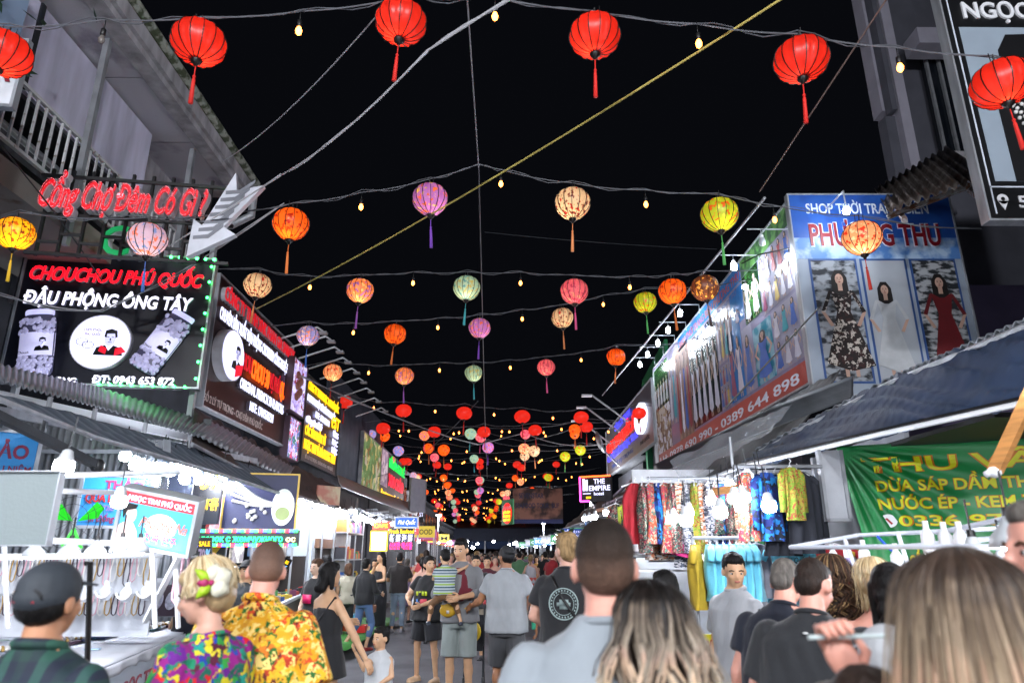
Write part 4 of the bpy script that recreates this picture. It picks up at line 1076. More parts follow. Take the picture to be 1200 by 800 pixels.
cable(lin(P(568, 272, 9), P(840, 292, 9.6), 8, .03), .008, DARK, 'thin dark wire crossing from the centre wire towards the right')
cable(lin(P(960, 360, 8.2), P(850, 478, 8.2), 6), .016, BLACK, 'black stay wire slanting down over the fashion billboard')
cable(lin(P(330, 430, 14), P(560, 521, 26), 12, .15), .02, CABL, 'pale power cable sagging from the left roofs to the street centre', wob=.02)
cable(lin(P(560, 521, 26), P(615, 507, 27), 4) + lin(P(615, 507, 27), P(730, 515, 24), 8, .35), .02, CABL, 'pale power cable continuing towards the right roofs')
cable(lin(P(430, 560, 26), P(560, 470, 20), 8, .5), .014, CAB, 'slack cable curling up to the loose wire end')
cable(lin(P(-10, 158, 6), P(120, 330, 8.8), 6, -.05), .012, DARK, 'dark cable falling from the left column across the peanut sign')
cable(lin(P(-20, 340, 7.5), P(120, 365, 8.6), 5, .05) + lin(P(120, 365, 8.6), P(330, 240, 8.6), 6, .1), .012, CABL, 'bundle of pale wires crossing the front of the peanut sign', wob=.03)
# satellite dish far right
p = P(700, 519, 25)
t = thing('satellite_dish', 'small grey satellite dish above the far right roofs', 'dish', p)
b = MB(); Mx = Matrix.Rotation(R(70), 3, 'Y'); b.use(GREY, True).lathe(p, [(.02, 0), (.25, .03), (.42, .12)], 16, M=Mx); b.build('dish', None, t, solid=.01)
b = MB(); b.bar(p, p + Vector((.8, .2, -.8)), .05); b.build('mast', GREY, t)
# ================================================================== awnings
TARP = mat('navy_tarpaulin', '#2a3850', .55, var=.3, scale=3, bump=.15, bscale=5, stretch=(.4, 1, 1))
GT = mat('dark_grey_tarpaulin', '#2a2728', .6, var=.3, scale=2, bump=.5, bscale=8)
GT2 = mat('grey_blue_tarpaulin', '#39465a', .5, var=.2, scale=2, bump=.3, bscale=12)
TIN = mat('grey_tin', '#7f858c', .4, .5, var=.3, scale=3, bump=.1)
def pl(pts, u):
    """point on a polyline by fraction of its index"""
    k = u * (len(pts) - 1); i = min(int(k), len(pts) - 2); return pts[i].lerp(pts[i + 1], k - i)
def strip(b, A, B, nu, nv, fn=None):
    def f(u, v):
        p = pl(A, u).lerp(pl(B, u), v)
        return p + (fn(u, v) if fn else Vector((0, 0, 0)))
    b.grid(f, nu, nv)
def awning(label, A, B, m, nu=60, nv=10, sag=.05, folds=0, rail=LGREY, th=.006, name='awning', seed=0, lip=0):
    t = thing(name, label, 'awning', pl(B, .5))
    def fn(u, v):
        z = -sag * math.sin(math.pi * v) * (.6 + .4 * math.sin(u * 18))
        z += folds * (noise.noise(Vector((u * 26 + v * 9, v * 1.6, seed))) + .12 * noise.noise(Vector((u * 75 - v * 14, v * 3, seed)))) * (1 - .3 * v)
        return Vector((0, 0, z))
    b = MB(); b.use(m, True); strip(b, A, B, nu, nv, fn); b.build('canvas', None, t, solid=th)
    if rail:
        b = MB(); b.tube([pl(B, i / 12) for i in range(13)], .022, 6); b.build('front_rail', rail, t)
    if lip:
        b = MB(); b.use(m, True); strip(b, B, [p - Vector((0, 0, lip)) for p in B], nu, 2, lambda u, v: Vector((.02 * math.sin(u * 90) * v, 0, 0))); b.build('valance', None, t, solid=th)
    return t
# ---- right side
A = [P(1330, 330, 4.4), PZ(1200, 380, 3.25), PZ(1040, 448, 3.2), P(870, 538, 8.6)]
B = [P(1330, 448, 4.0), PZ(1200, 472, 2.62), PZ(1030, 509, 2.6), P(868, 547, 7.9)]
ta = awning('big navy blue tarpaulin awning with a pale front rail at the right', A, B, TARP, 220, 18, .04, .11, WHITE, seed=3)
b = MB(); b.use(BLACK); b.tube([pl(B, i / 12) + Vector((-.01, 0, .035)) for i in range(13)], .012, 5); b.build('front_rail', None, ta)
# corrugated tin above it
C1 = [p + Vector((0, 0, .03)) for p in A]; C2 = [p + Vector((.22, .14, .09)) for p in A]
tt = thing('tin_roof', 'corrugated tin roof edge running above the navy awning', 'roof', pl(C1, .5))
b = MB(); b.use(TIN, True); strip(b, C1, C2, 320, 2, lambda u, v: Vector((0, 0, .018 * math.sin(u * 330)))); b.build('tin_sheet', None, tt, solid=.008)
b = MB(); b.tube([pl(C1, i / 12) - Vector((0, 0, .05)) for i in range(13)], .03, 6); b.build('edge_beam', LGREY, tt)
# posts and arm (orange timber)
b = MB(); b.bar(P(1218, 440, 3.4), P(1166, 552, 3.5), .055, .055)
t = thing('timber_prop', 'diagonal orange timber prop in front of the green banner', 'prop', P(1166, 552, 3.5)); b.build('beam', WOOD, t)
b = MB(); b.use(WHITE, True).ell(P(1165, 553, 3.49), (.035, .035, .03), 8, 5); b.tube([P(1155, 556, 3.49), P(1172, 548, 3.49)], .018, 6); b.build('tape_wrap', None, t)
# second awning dark grey, toward the street end
A = [P(985, 432, 8.6), P(900, 480, 9.6), P(800, 545, 13.5), P(690, 594, 24)]
B = [P(905, 533, 7.6), P(840, 557, 8.6), P(770, 582, 12), P(655, 621, 25)]
awning('long dark grey tarpaulin awning under the fashion billboard', A, B, GT, 70, 10, .10, .10, LGREY, seed=8)
# transparent plastic sheet lying over it
PLA = mat('clear_plastic', '#c4cad2', .25, var=.05, bump=.3, bscale=14, alpha=.38)
A = [P(930, 478, 7.7), P(880, 500, 8.0), P(785, 545, 9.4)]; B = [P(905, 512, 7.2), P(868, 530, 7.6), P(800, 571, 8.8)]
t = thing('plastic_sheet', 'crumpled clear plastic sheet draped over the grey awning', 'plastic sheet', P(850, 540, 8))
b = MB(); b.use(PLA, True); strip(b, A, B, 30, 8, lambda u, v: Vector((0, 0, .06 + .06 * noise.noise(Vector((u * 8, v * 3, 1)))))); b.build('sheet', None, t)
A = [P(1000, 440, 8.2), P(900, 478, 8.4), P(765, 545, 11)]; B = [P(1000, 468, 7.9), P(900, 505, 8.1), P(772, 556, 10.6)]
t = thing('tin_gutter', 'grey tin flashing along the foot of the fashion billboard', 'flashing', P(880, 500, 8.2))
b = MB(); b.use(mat('tin_flashing', '#3f4348', .4, .4, var=.3, scale=4, stretch=(1, .2, 1)), True); strip(b, A, B, 40, 5, lambda u, v: Vector((0, 0, .02 * math.sin(v * 14)))); b.build('tin_sheet', None, t, solid=.01)
# clutter of struts between the grey sign and awning
t = thing('scaffold_frame', 'tangle of steel struts under the silver grey sign', 'frame', P(740, 580, 16))
g = random.Random(4)
for i in range(16):
    x = g.uniform(700, 800); y = 600 - (x - 690) * .45 + g.uniform(-6, 8)
    b = MB(); b.bar(P(x, y, 17), P(x + g.uniform(20, 46), y - g.uniform(-6, 26), 15.5), .05); b.build('strut', GREY if i % 2 else DARK, t)
A = [P(712, 580, 22), P(755, 562, 19)]; B = [P(690, 600, 21), P(745, 588, 17.5)]
# timber beam under right awning with hanging bulbs
t = thing('timber_beam', 'long orange timber beam carrying bulbs under the grey awning', 'beam', P(800, 590, 9))
b = MB(); b.bar(P(862, 572, 7.4), P(700, 598, 17), .06, .08); b.build('beam', WOOD, t)
# ---- hanging bulbs
BULBW = glow('cold_bulb', '#eef3ff', 95)
def bulb_proto():
    t = thing('hanging_bulb', 'bulb', 'lamp', (0, 0, 0))
    b = MB(); b.use(BULBW, True).lathe((0, 0, 0), [(.015, -.055), (.045, -.045), (.055, -.01), (.05, .03), (.03, .04)], 9); b.build('bulb', None, t, local=True)
    b = MB(); b.use(mat('lamp_housing', '#c9ccd0', .4), True).lathe((0, 0, 0), [(.052, .028), (.04, .05), (.028, .09), (.014, .1)], 9); b.build('lamp_collar', None, t, local=True)
    b = MB(); b.tube([(0, 0, .1), (0, 0, .3)], .006, 4); b.build('wire', DARK, t, local=True)
    return t
BP = None
def hang(p, s, label, group):
    global BP
    if BP is None: BP = bulb_proto(); t = BP
    else: t = dup(BP)
    t.location = p; t.scale = (s, s, s); t.rotation_euler = (rnd.uniform(-.1, .1), rnd.uniform(-.1, .1), rnd.uniform(0, 6)); tag(t, label, 'lamp', group)
GRR = 'white bulbs hanging along the right awning'
for px, py, zc in [(901, 592, 5.2), (844, 599, 5.2), (804, 608, 5.4), (872, 582, 6), (860, 583, 6.2), (889, 569, 6.4), (893, 563, 6.8), (877, 559, 7), (868, 592, 6), (833, 585, 7), (807, 600, 7.0), (790, 606, 7.5),
                   (781, 608, 8), (769, 607, 8.5), (762, 608, 9), (751, 608, 9), (742, 610, 9.5), (735, 608, 10), (726, 609, 10.5), (715, 610, 11), (710, 600, 12), (697, 605, 12), (691, 606, 14), (685, 607, 14), (720, 608, 12), (812, 592, 8.5), (818, 588, 9), (855, 566, 8), (845, 572, 8.5)]:
    hang(P(px, py, zc), 1.0, 'white bulb hanging among the clothes under the right awning', GRR)
GRL = 'white bulbs in a row along the left awning'
n = 46
for i in range(n):
    f = i / (n - 1); Yb = 6.9 + 15 * f ** 1.3
    for rr in range(2 if i < 34 else 1):
        p = Vector((-3.5 - .28 * rr + rnd.uniform(-.06, .06), Yb + rnd.uniform(-.1, .1), 2.50 + rnd.uniform(-.07, .07) + .04 * rr))
        hang(p, rnd.uniform(.9, 1.1), 'white bulb in the dense row under the left awning', GRL)
for i in range(30):
    s = -1 if i % 2 else 1
    hang(Vector((s * rnd.uniform(2.9, 3.9) - .6, 23 + i * 1.3 + rnd.uniform(-.6, .6), rnd.uniform(2.15, 2.6))), 1.3, 'white bulb lighting the far stalls behind the crowd', 'bulbs of the far stalls')
for i in range(18):
    hang(Vector((rnd.uniform(-10, 2.5), rnd.uniform(58, 69), rnd.uniform(2.2, 2.8))), 1.8, 'white bulb lighting the far stalls behind the crowd', 'bulbs of the far stalls')
# lamps further back along both sides, behind the camera: the market goes on there
for y in (-5.2, -3.6, -2.0, -.6, .9):
    for s in (-1, 1):
        hang(Vector((s * 3.1, y, 2.45)), 1.6, 'white bulb of the market stalls nearer than the view', 'bulbs of the stalls behind the viewer')
        hang(Vector((s * 3.4, y + .7, 2.5)), 1.6, 'white bulb of the market stalls nearer than the view', 'bulbs of the stalls behind the viewer')
# ---- left side awnings
# upper corrugated roof edge under the peanut sign
A = [P(-120, 395, 5.4), P(0, 427, 6.2), P(120, 455, 8.4), P(255, 497, 9.4), P(345, 548, 12)]
B = [P(-120, 425, 4.6), P(0, 447, 5.2), P(120, 478, 6.6), P(235, 512, 8.0), P(335, 562, 11.2)]
t = thing('tin_roof', 'grey corrugated tin roof sloping under the peanut sign', 'roof', pl(B, .5))
b = MB(); b.use(TIN, True); strip(b, A, B, 480, 3, lambda u, v: Vector((0, 0, .012 * math.sin(u * 480)))); b.build('tin_sheet', None, t, solid=.008)
b = MB(); b.bar(P(-60, 470, 5.2), P(300, 540, 9.6), .05, .07); b.build('edge_beam', LGREY, t)
b = MB(); b.bar(P(-60, 452, 5.3), P(260, 520, 8.9), .03, .10); b.build('edge_beam', WHITE, t)
for i in range(7):
    u = .12 + i * .12; b = MB(); b.bar(pl(B, u) - Vector((0, 0, .02)), pl(B, u) - Vector((0, .0, .32)), .03); b.build('hanger', GREY, t)
# striped lower awning
A = [P(-150, 438, 4.6), P(0, 462, 5.2), P(100, 488, 6.2), P(240, 528, 8.2), P(330, 556, 10.5)]
B = [P(-150, 452, 4.0), P(0, 468, 4.6), P(110, 512, 5.6), P(250, 553, 7.2), P(345, 583, 9.4)]
awning('blue grey striped roller awning over the jewellery stall at left', A, B, bands('blue_grey_stripe', ['#4a5563', '#5d6874', '#3d4856'], 5, 'Y'), 60, 8, .03, .02, LGREY, seed=1)
# brown-grey awning under brown sign, and beyond
A = [P(228, 478, 9.2), P(345, 545, 12.8), P(420, 583, 18)]
B = [P(225, 520, 7.6), P(330, 575, 10), P(418, 602, 16)]
awning('dark brown tarpaulin awning under the company sign', A, B, mat('brown_tarp', '#3a302e', .6, var=.25, scale=2, bump=.35, bscale=10), 50, 10, .06, .10, LGREY, seed=6)
A = [P(395, 556, 17.5), P(440, 575, 22), P(490, 592, 30)]; B = [P(400, 572, 15), P(440, 588, 19), P(488, 605, 27)]
t = thing('tin_roof', 'layered tin roof below the seafood restaurant sign', 'roof', pl(B, .5))
b = MB(); b.use(mat('tin_light', '#a4a9ae', .4, .5, var=.2), True); strip(b, A, B, 90, 2, lambda u, v: Vector((0, 0, .04 * math.sin(v * 20)))); b.build('tin_sheet', None, t, solid=.02)
t = thing('roof_truss', 'jumble of curved steel truss bars below the layered tin roof', 'frame', P(440, 600, 18))
g = random.Random(9)
for i in range(22):
    x = g.uniform(345, 470); y = 585 + (x - 345) * .22 + g.uniform(-8, 6); z = 11 + (x - 345) * .1
    b = MB(); b.tube([P(x, y, z), P(x + g.uniform(6, 14), y + g.uniform(-3, 5), z), P(x + g.uniform(15, 34), y + g.uniform(2, 10), z + 1.5)], .035, 5); b.build('strut', LGREY if i % 3 else GREY, t)
t = thing('curved_arm', 'dark retractable awning arm reaching towards the blue signs at left', 'awning arm', P(115, 547, 4.6))
b = MB(); b.bar(P(-20, 478, 4.0), P(114, 545, 4.8), .06, .05); b.build('arm', DARK, t); b = MB(); b.use(BLACK, True).ell(P(114, 545, 4.8), .05, 8, 5); b.build('joint', None, t)
# far canopy across the street end
t = thing('far_canopy', 'dark blue fabric canopy closing the far end of the street', 'canopy', (-8, 72, 2.5))
b = MB(); b.use(mat('midnight_fabric', '#131c30', .7, var=.2), True).grid(lambda u, v: (-16 + 21 * u, 70 + 12 * v, 4.15 - .25 * math.sin(u * 12) * (1 - v) * .3 + 1.2 * v), 50, 6); b.build('canvas', None, t, solid=.03)
b = MB(); b.box((-16, 69.9, 2.95), (5, 69.98, 4.12)); b.build('valance', mat('midnight_fabric', '#131c30'), t)
b = MB(); b.box((-16, 71, 2.2), (5, 71.1, 2.93)); b.build('valance', mat('blue_fabric', '#1c3458', .7), t)
for x in (-15.5, -9, -2, 4.5):
    b = MB(); b.bar((x, 70.5, 0), (x, 70.5, 4.1), .12); b.build('post', GREY, t)
b = MB(); b.box((-60, 96, 0), (60, 97, 3.4)); tag(b.build('end_wall', DCONC), 'dark wall closing the street behind the canopy', 'wall')
# banners over the far street
F, W, H = qframe((601, 572), (659, 572), (601, 613), zr=34)
t = board('hanging_banner', 'weathered brown banner with navy lettering hung over the far right', 'banner', F, W, H, mat('weathered_banner', '#94695a', .8, col2='#3c2d2c', scale=1.4, bump=.2), .04)
b = MB(); b.use(mat('navy_band', '#101f5c', .6)); rect(b, F, 0, 0, W, H * .12, .003); b.build('band_print', None, t)
letters('SEVENSTAR', F, W * .12, H * .72, W * .5, H * .15, mat('navy_print', '#15204a', .6), t, bold=.016, ext=.01)
letters('SEAFOOD TOUR  BUF', F, W * .05, H * .44, W * .88, H * .14, mat('navy_print', '#15204a', .6), t, bold=.016, ext=.01)
F, W, H = qframe((588, 586), (601, 584), (590, 615), zr=30)
t = board('shop_sign', 'small green edged vertical food sign with red centre and yellow words', 'sign', F, W, H, mat('green_board', '#12683c', .5, emit=.2), .06)
b = MB(); b.use(glow('sign_red', '#d01818', 1.2)); disc(b, F, W * .5, H * .45, W * .42, H * .42, .003, .01, 20); b.build('panel', None, t)
letters('Food', F, W * .15, H * .62, W * .7, H * .16, glow('sign_white', '#ffffff', 1.5), t, bold=.012, ext=.01, z=.03)
for i_, tx in enumerate(('HẢI SẢN', 'ĂN NGON', 'GIÁ RẺ')): letters(tx, F, W * .2, H * (.44 - .15 * i_), W * .6, H * .1, glow('sign_yellow', '#ffd820', 1.5), t, bold=.012, ext=.01, z=.03)
F, W, H = qframe((679, 558), (716, 556), (680, 588), zr=17)
t = board('neon_sign', 'black hotel sign with white letters inside a pink and orange neon outline', 'neon sign', F, W, H, mat('acp_black', '#0d0d12'), .08)
for a, c, col_ in (((.02, .02), (.02, .97), '#ff40c0'), ((.02, .97), (.98, .97), '#ff5020'), ((.02, .02), (.3, .02), '#ff40c0')):
    b = MB(); b.tube([F(W * a[0], H * a[1], .02), F(W * c[0], H * c[1], .02)], .02, 5); b.build('neon_tube', glow('neon' + col_, col_, 4), t)
letters('THE', F, W * .45, H * .68, W * .35, H * .2, WL, t, bold=.016, ext=.01, z=.01); letters('EMPIRE', F, W * .3, H * .42, W * .66, H * .2, WL, t, bold=.016, ext=.01, z=.01)
letters('hotel', F, W * .45, H * .24, W * .3, H * .13, WL, t, bold=.012, ext=.01, z=.01)
b = MB(); b.use(WL); rect(b, F, W * .1, H * .42, W * .17, H * .9, .005, .01); rect(b, F, W * .19, H * .42, W * .26, H * .85, .005, .01); rect(b, F, W * .1, H * .3, W * .35, H * .33, .005, .01); b.use(YEL); rect(b, F, W * .2, H * .12, W * .35, H * .2, .005, .01); b.build('tower_emblem', None, t)
F, W, H = qframe((655, 640 - 22), (680, 617), (655, 627), zr=24)
F, W, H = qframe((657, 619), (690, 619), (657, 630), zr=22)
t = board('shop_sign', 'small blue sign with white lines under the right awning end', 'sign', F, W, H, mat('blue_board', '#1a4aa0', .5, emit=.3), .05)
letters('ĐỒ LƯU NIỆM', F, W * .1, H * .5, W * .8, H * .3, WL, t, ext=.01); letters('QUÀ TẶNG', F, W * .1, H * .12, W * .6, H * .25, WL, t, ext=.01)
# distant clutter of lit stalls both sides
tcol = ['#c8ccd4', '#b04040', '#3a6ab0', '#c8b040', '#40905a', '#a85a90']
for i in range(26):
    s = -1 if i % 2 else 1; y = 24 + i * 1.9; x = s * (3.2 + rnd.uniform(0, .7)) - .05 * max(0, y - 34)
    t = thing('market_stall', 'far market stall with a %s sign on the %s side' % (('grey', 'red', 'blue', 'yellow', 'green', 'mauve')[i % 6], 'left' if s < 0 else 'right'), 'stall', (x, y, 0), 'far market stalls')
    b = MB(); b.box((x - .5 * 1, y - .8, .004), (x + .5, y + .8, .95)); b.build('counter', mat('stall_counter', '#9a9ca0', .6), t)
    b = MB(); b.box((x - .62, y - .9, 2.75), (x + .9 * s + .2, y + .9, 2.82)); b.build('roof', GT2 if i % 3 else WHITE, t)
    for dx in (-.55, .55): b = MB(); b.bar((x + dx, y - .8, 0), (x + dx, y - .8, 2.75), .05); b.build('post', WHITE, t)
    b = MB(); b.box((x - .6, y - .95, 2.3), (x + .6, y - .91, 2.74)); c_ = tcol[i % 6]; b.build('sign_panel', mat('stall_sign' + c_, c_, .5, emit=.5), t)
    letters(('HẢI SẢN', 'CÀ PHÊ', 'NGỌC TRAI', 'SEAFOOD', 'KEM')[i % 5], Frame((x - .5, y - .955, 2.42), (1, 0, 0)), 0, 0, 1.0, .2, WL if i % 6 != 3 else INK, t, bold=.012, ext=.01)
    b = MB(); g = random.Random(i)
    for k in range(10): b.use(mat('goods' + str(k % 6), tcol[k % 6], .6), False).box((x - .5 + .1 * k, y - .6, .96), (x - .42 + .1 * k, y - .4, 1.02 + g.random() * .25))
    tag(b.build('goods', None, t), kind='stuff')
# ================================================================== street lamps added out of view behind the viewer (they light the backs in front and the house fronts)
for x, y, e in ((-3.2, -6.4, 2300), (3.2, -6.0, 2000), (.3, -9, 1400)):
    t = thing('added_street_lamp', 'added unseen white street lamp on a pole behind the viewer at x %s' % ('left' if x < 0 else ('right' if x > 1 else 'middle')), 'street lamp', (x, y, 0))
    b = MB(); b.tube([(x, y, 0), (x, y, 6.9), (x * .9, y + .5, 7.1)], .05, 8); b.build('pole', GREY, t)
    b = MB(); b.use(glow('added_lamp_glow', '#f2f4ff', 30), True).ell((x * .9, y + .55, 7.02), (.22, .3, .05), 12, 6); b.build('lamp_head', None, t)
    ld = bpy.data.lights.new('lamp_light', 'POINT'); ld.energy = e; ld.color = (.93, .95, 1); ld.shadow_soft_size = .25
    lo = bpy.data.objects.new('lamp_light', ld); COL.objects.link(lo); lo.parent = t; lo.location = (-x * .1, .55, 6.85)

for x, y, e in ((3.3, 27, 420), (-3.6, 38, 420), (2.6, 48, 500)):  # far lamps added to brighten the dark end of the street
    t = thing('added_street_lamp', 'added far lamp on a thin pole by the %s stalls' % ('right' if y < 30 else ('left' if x < 0 else 'farthest')), 'street lamp', (x, y, 0))
    b = MB(); b.tube([(x, y, 0), (x, y, 3.6)], .04, 6); b.build('pole', GREY, t)
    b = MB(); b.use(glow('added_lamp_glow', '#f2f4ff', 30), True).ell((x, y, 3.66), (.14, .14, .05), 10, 6); b.build('lamp_head', None, t)
    ld = bpy.data.lights.new('lamp_light', 'POINT'); ld.energy = e; ld.color = (.95, .95, 1); ld.shadow_soft_size = .12
    lo = bpy.data.objects.new('lamp_light', ld); COL.objects.link(lo); lo.parent = t; lo.location = (0, -.3, 3.6)
# ================================================================== left: jewellery stall
t = thing('corrugated_wall', 'grey vertical corrugated wall at the back of the jewellery stall', 'wall', (-5.6, 9.0, 0))
b = MB(); b.use(mat('corrugated_grey', '#75787c', .5, .3, var=.2, scale=3), True).grid(lambda u, v: (-7.2 + 3.3 * u, 9.0 + .02 * math.sin(u * 230), .14 + 3.2 * v), 240, 1); b.build('corrugated_panel', None, t, solid=.01)
b = MB(); b.bar((-7.2, 8.93, 2.9), (-3.9, 8.93, 2.9), .05); b.build('crossbar', LGREY, t)
BLUES = mat('cyan_board', '#2a86c8', .5, var=.1, scale=2, emit=.12)
F, W, H = qframe((-30, 503), (47, 510), (-30, 552), zr=6.0)
t = board('shop_sign', 'blue sign corner with maroon outlined letters high at the left edge', 'sign', F, W, H, BLUES, .04, LGREY)
letters('THẢO', F, W * .0, H * .38, W * .88, H * .34, mat('maroon_letter2', '#8a2048', .5), t, bold=.03, ext=.01, split=True)
letters('LƯU NIỆM', F, W * .28, H * .04, W * .68, H * .16, mat('maroon_letter2', '#8a2048'), t, ext=.01)
F, W, H = qframe((100, 558), (182, 560), (97, 615), zr=7.2)
t = board('shop_sign', 'blue souvenir gift sign with red letters behind the tilted light box', 'sign', F, W, H, BLUES, .04, LGREY)
letters('THẢO', F, W * .3, H * .76, W * .55, H * .17, mat('maroon_letter2', '#8a2048'), t, bold=.03, ext=.01)
letters('QUÀ LƯU NIỆM', F, W * .06, H * .48, W * .9, H * .17, mat('red_print', '#a01c1c', .5), t, bold=.03, ext=.01)
letters('Thu Yến', F, W * .3, H * .3, W * .4, H * .11, mat('violet_print', '#7a60c0', .5), t, ext=.01, shear=.3)
letters('In Đồng Phục', F, W * .15, H * .08, W * .6, H * .13, mat('maroon_letter2', '#8a2048'), t, ext=.01, shear=.2)
# tilted light box
TLp = P(148, 573, 4.3); TRp = P(231, 590, 4.3); BLp = P(133, 631, 4.3)
u_ = (TRp - TLp); W = u_.length; v_ = (TLp - BLp); v_ = v_ - u_.normalized() * v_.dot(u_.normalized()); H = v_.length
F = Frame(TLp - v_, u_, v_)
t = board('light_box', 'tilted light box with a red band white title and a woman portrait over the counter', 'light box', F, W, H, mat('cyan_box', '#48b0d8', .5, emit=.35), .09, LGREY, .02)
b = MB(); b.use(mat('band_red_lit', '#b83038', .5, emit=.25)); rect(b, F, 0, H * .78, W, H, .003); b.use(mat('white_burst', '#ffffff', .5, emit=.8)); disc(b, F, W * .58, H * .42, W * .22, H * .24, .003); b.build('panel_print', None, t)
letters('NGỌC TRAI PHÚ QUỐC', F, W * .07, H * .83, W * .88, H * .10, WL, t, bold=.02, ext=.004, z=.01)
letters('Phương Na', F, W * .28, H * .36, W * .66, H * .2, mat('coral_print', '#d87060', .5, emit=.4), t, bold=.01, ext=.004, z=.012, shear=.3)
letters('진짜 진주', F, W * .38, H * .1, W * .45, H * .14, mat('magenta_print', '#c040c0', .5, emit=.4), t, bold=.01, ext=.004, z=.01)
b = MB(); b.use(mat('portrait_skin', '#d8b8b0', .6, emit=.2)); disc(b, F, W * .15, H * .55, W * .07, H * .16, .006); b.poly([(0, 0, .005), (W * .3, 0, .005), (W * .26, H * .25, .005), (W * .18, H * .42, .005), (W * .1, H * .42, .005), (0, H * .3, .005)], F); b.use(HAIRP); b.poly([(W * .05, H * .45, .01), (W * .09, H * .62, .01), (W * .2, H * .68, .01), (W * .22, H * .76, .01), (W * .08, H * .77, .01), (W * .02, H * .62, .01)], F); b.build('portrait_print', None, t)
b = MB(); b.bar(F(W * .85, -.05, -.05), P(170, 728, 4.6), .03); b.build('stand_pole', WHITE, t)
# blank white board
F, W, H = qframe((-40, 553), (73, 553), (-40, 638), zr=3.3)
t = board('blank_board', 'blank pale white board hung at the left edge over the stall', 'board', F, W, H, mat('milky_board', '#7f8a8b', .5, var=.04, scale=1), .02, LGREY, .006)
t = thing('tube_rack', 'white tubular frame over the jewellery counter', 'frame', P(100, 650, 4.2))
for a, c in (((70, 557), (210, 553)), ((-20, 652), (190, 650)), ((66, 575), (140, 577)), ((60, 633), (230, 640))):
    b = MB(); b.tube([P(*a, 4.0), P(*c, 4.8)], .018, 6); b.build('tube', WHITE, t)
for px in (5, 178, 205):
    b = MB(); b.tube([P(px, 640, 4.4), P(px + 4, 735, 4.4)], .016, 6); b.build('upright', WHITE, t)
b = MB(); b.tube([P(100, 660, 3.0), P(106, 658, 3.0), P(101, 820, 3.0)], .012, 6); b.build('upright', BLACK, t)
hang(P(75, 546, 3.6), .9, 'unlit looking white lamp above the blank board', None); 
hang(P(140, 586, 3.9), .8, 'lit white lamp left of the tilted light box', None)
def cone_lamp(p, s, label, lit=True):
    t = thing('cone_lamp', label, 'lamp', p)
    b = MB(); b.use(mat('lamp_shade_grey', '#aeb2b6', .5), True).lathe(p, [(.10 * s, -.05 * s), (.085 * s, 0), (.04 * s, .05 * s), (.022 * s, .09 * s)], 14, caps=False); b.build('lamp_shade', None, t, solid=.004)
    b = MB(); b.use(BLACK).lathe(p, [(.025 * s, .085 * s), (.02 * s, .13 * s)], 8); b.tube([p + Vector((0, 0, .12 * s)), p + Vector((0, 0, .3 * s))], .005, 4); b.build('socket', None, t)
    if lit:
        b = MB(); b.use(BULBW, True).ell(p + Vector((0, 0, -.04 * s)), (.06 * s, .06 * s, .03 * s), 10, 5); b.build('bulb', None, t)
        ld = bpy.data.lights.new('lamp_light', 'POINT'); ld.energy = 3.5; ld.color = (.92, .95, 1); ld.shadow_soft_size = .04
        lo = bpy.data.objects.new('lamp_light', ld); COL.objects.link(lo); lo.parent = t; lo.location = (0, 0, -.10 * s)
for i, q in enumerate(((82, 643), (112, 644), (142, 640), (163, 641), (40, 646))):
    cone_lamp(P(*q, 4.1), .62, ('leftmost', 'second', 'third', 'fourth', 'half hidden')[i] + ' grey cone lamp shining on the jewellery racks')
# green fan
p = P(88, 612, 4.6)
t = thing('fan', 'small fan with bright green blades above the racks', 'fan', p)
b = MB()
for k in range(3):
    a = k * 2.09 + .5; c_, s_ = math.cos(a), math.sin(a)
    b.add([p + Vector((.02 * c_, 0, .02 * s_)), p + Vector((.16 * c_ - .07 * s_, .03, .16 * s_ + .07 * c_)), p + Vector((.2 * c_, .01, .2 * s_)), p + Vector((.15 * c_ + .05 * s_, -.02, .15 * s_ - .05 * c_))], [(0, 1, 2, 3)])
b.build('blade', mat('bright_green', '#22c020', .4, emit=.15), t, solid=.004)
b = MB()
for r in (.12, .17, .22): b.tube([p + Vector((r * math.cos(a), -.05, r * math.sin(a))) for a in [i * .393 for i in range(16)]], .0022, 4, closed=True)
for k in range(12): b.tube([p + Vector((0, -.06, 0)), p + Vector((.22 * math.cos(k * .52), -.04, .22 * math.sin(k * .52)))], .0016, 4)
b.build('guard', DARK, t)
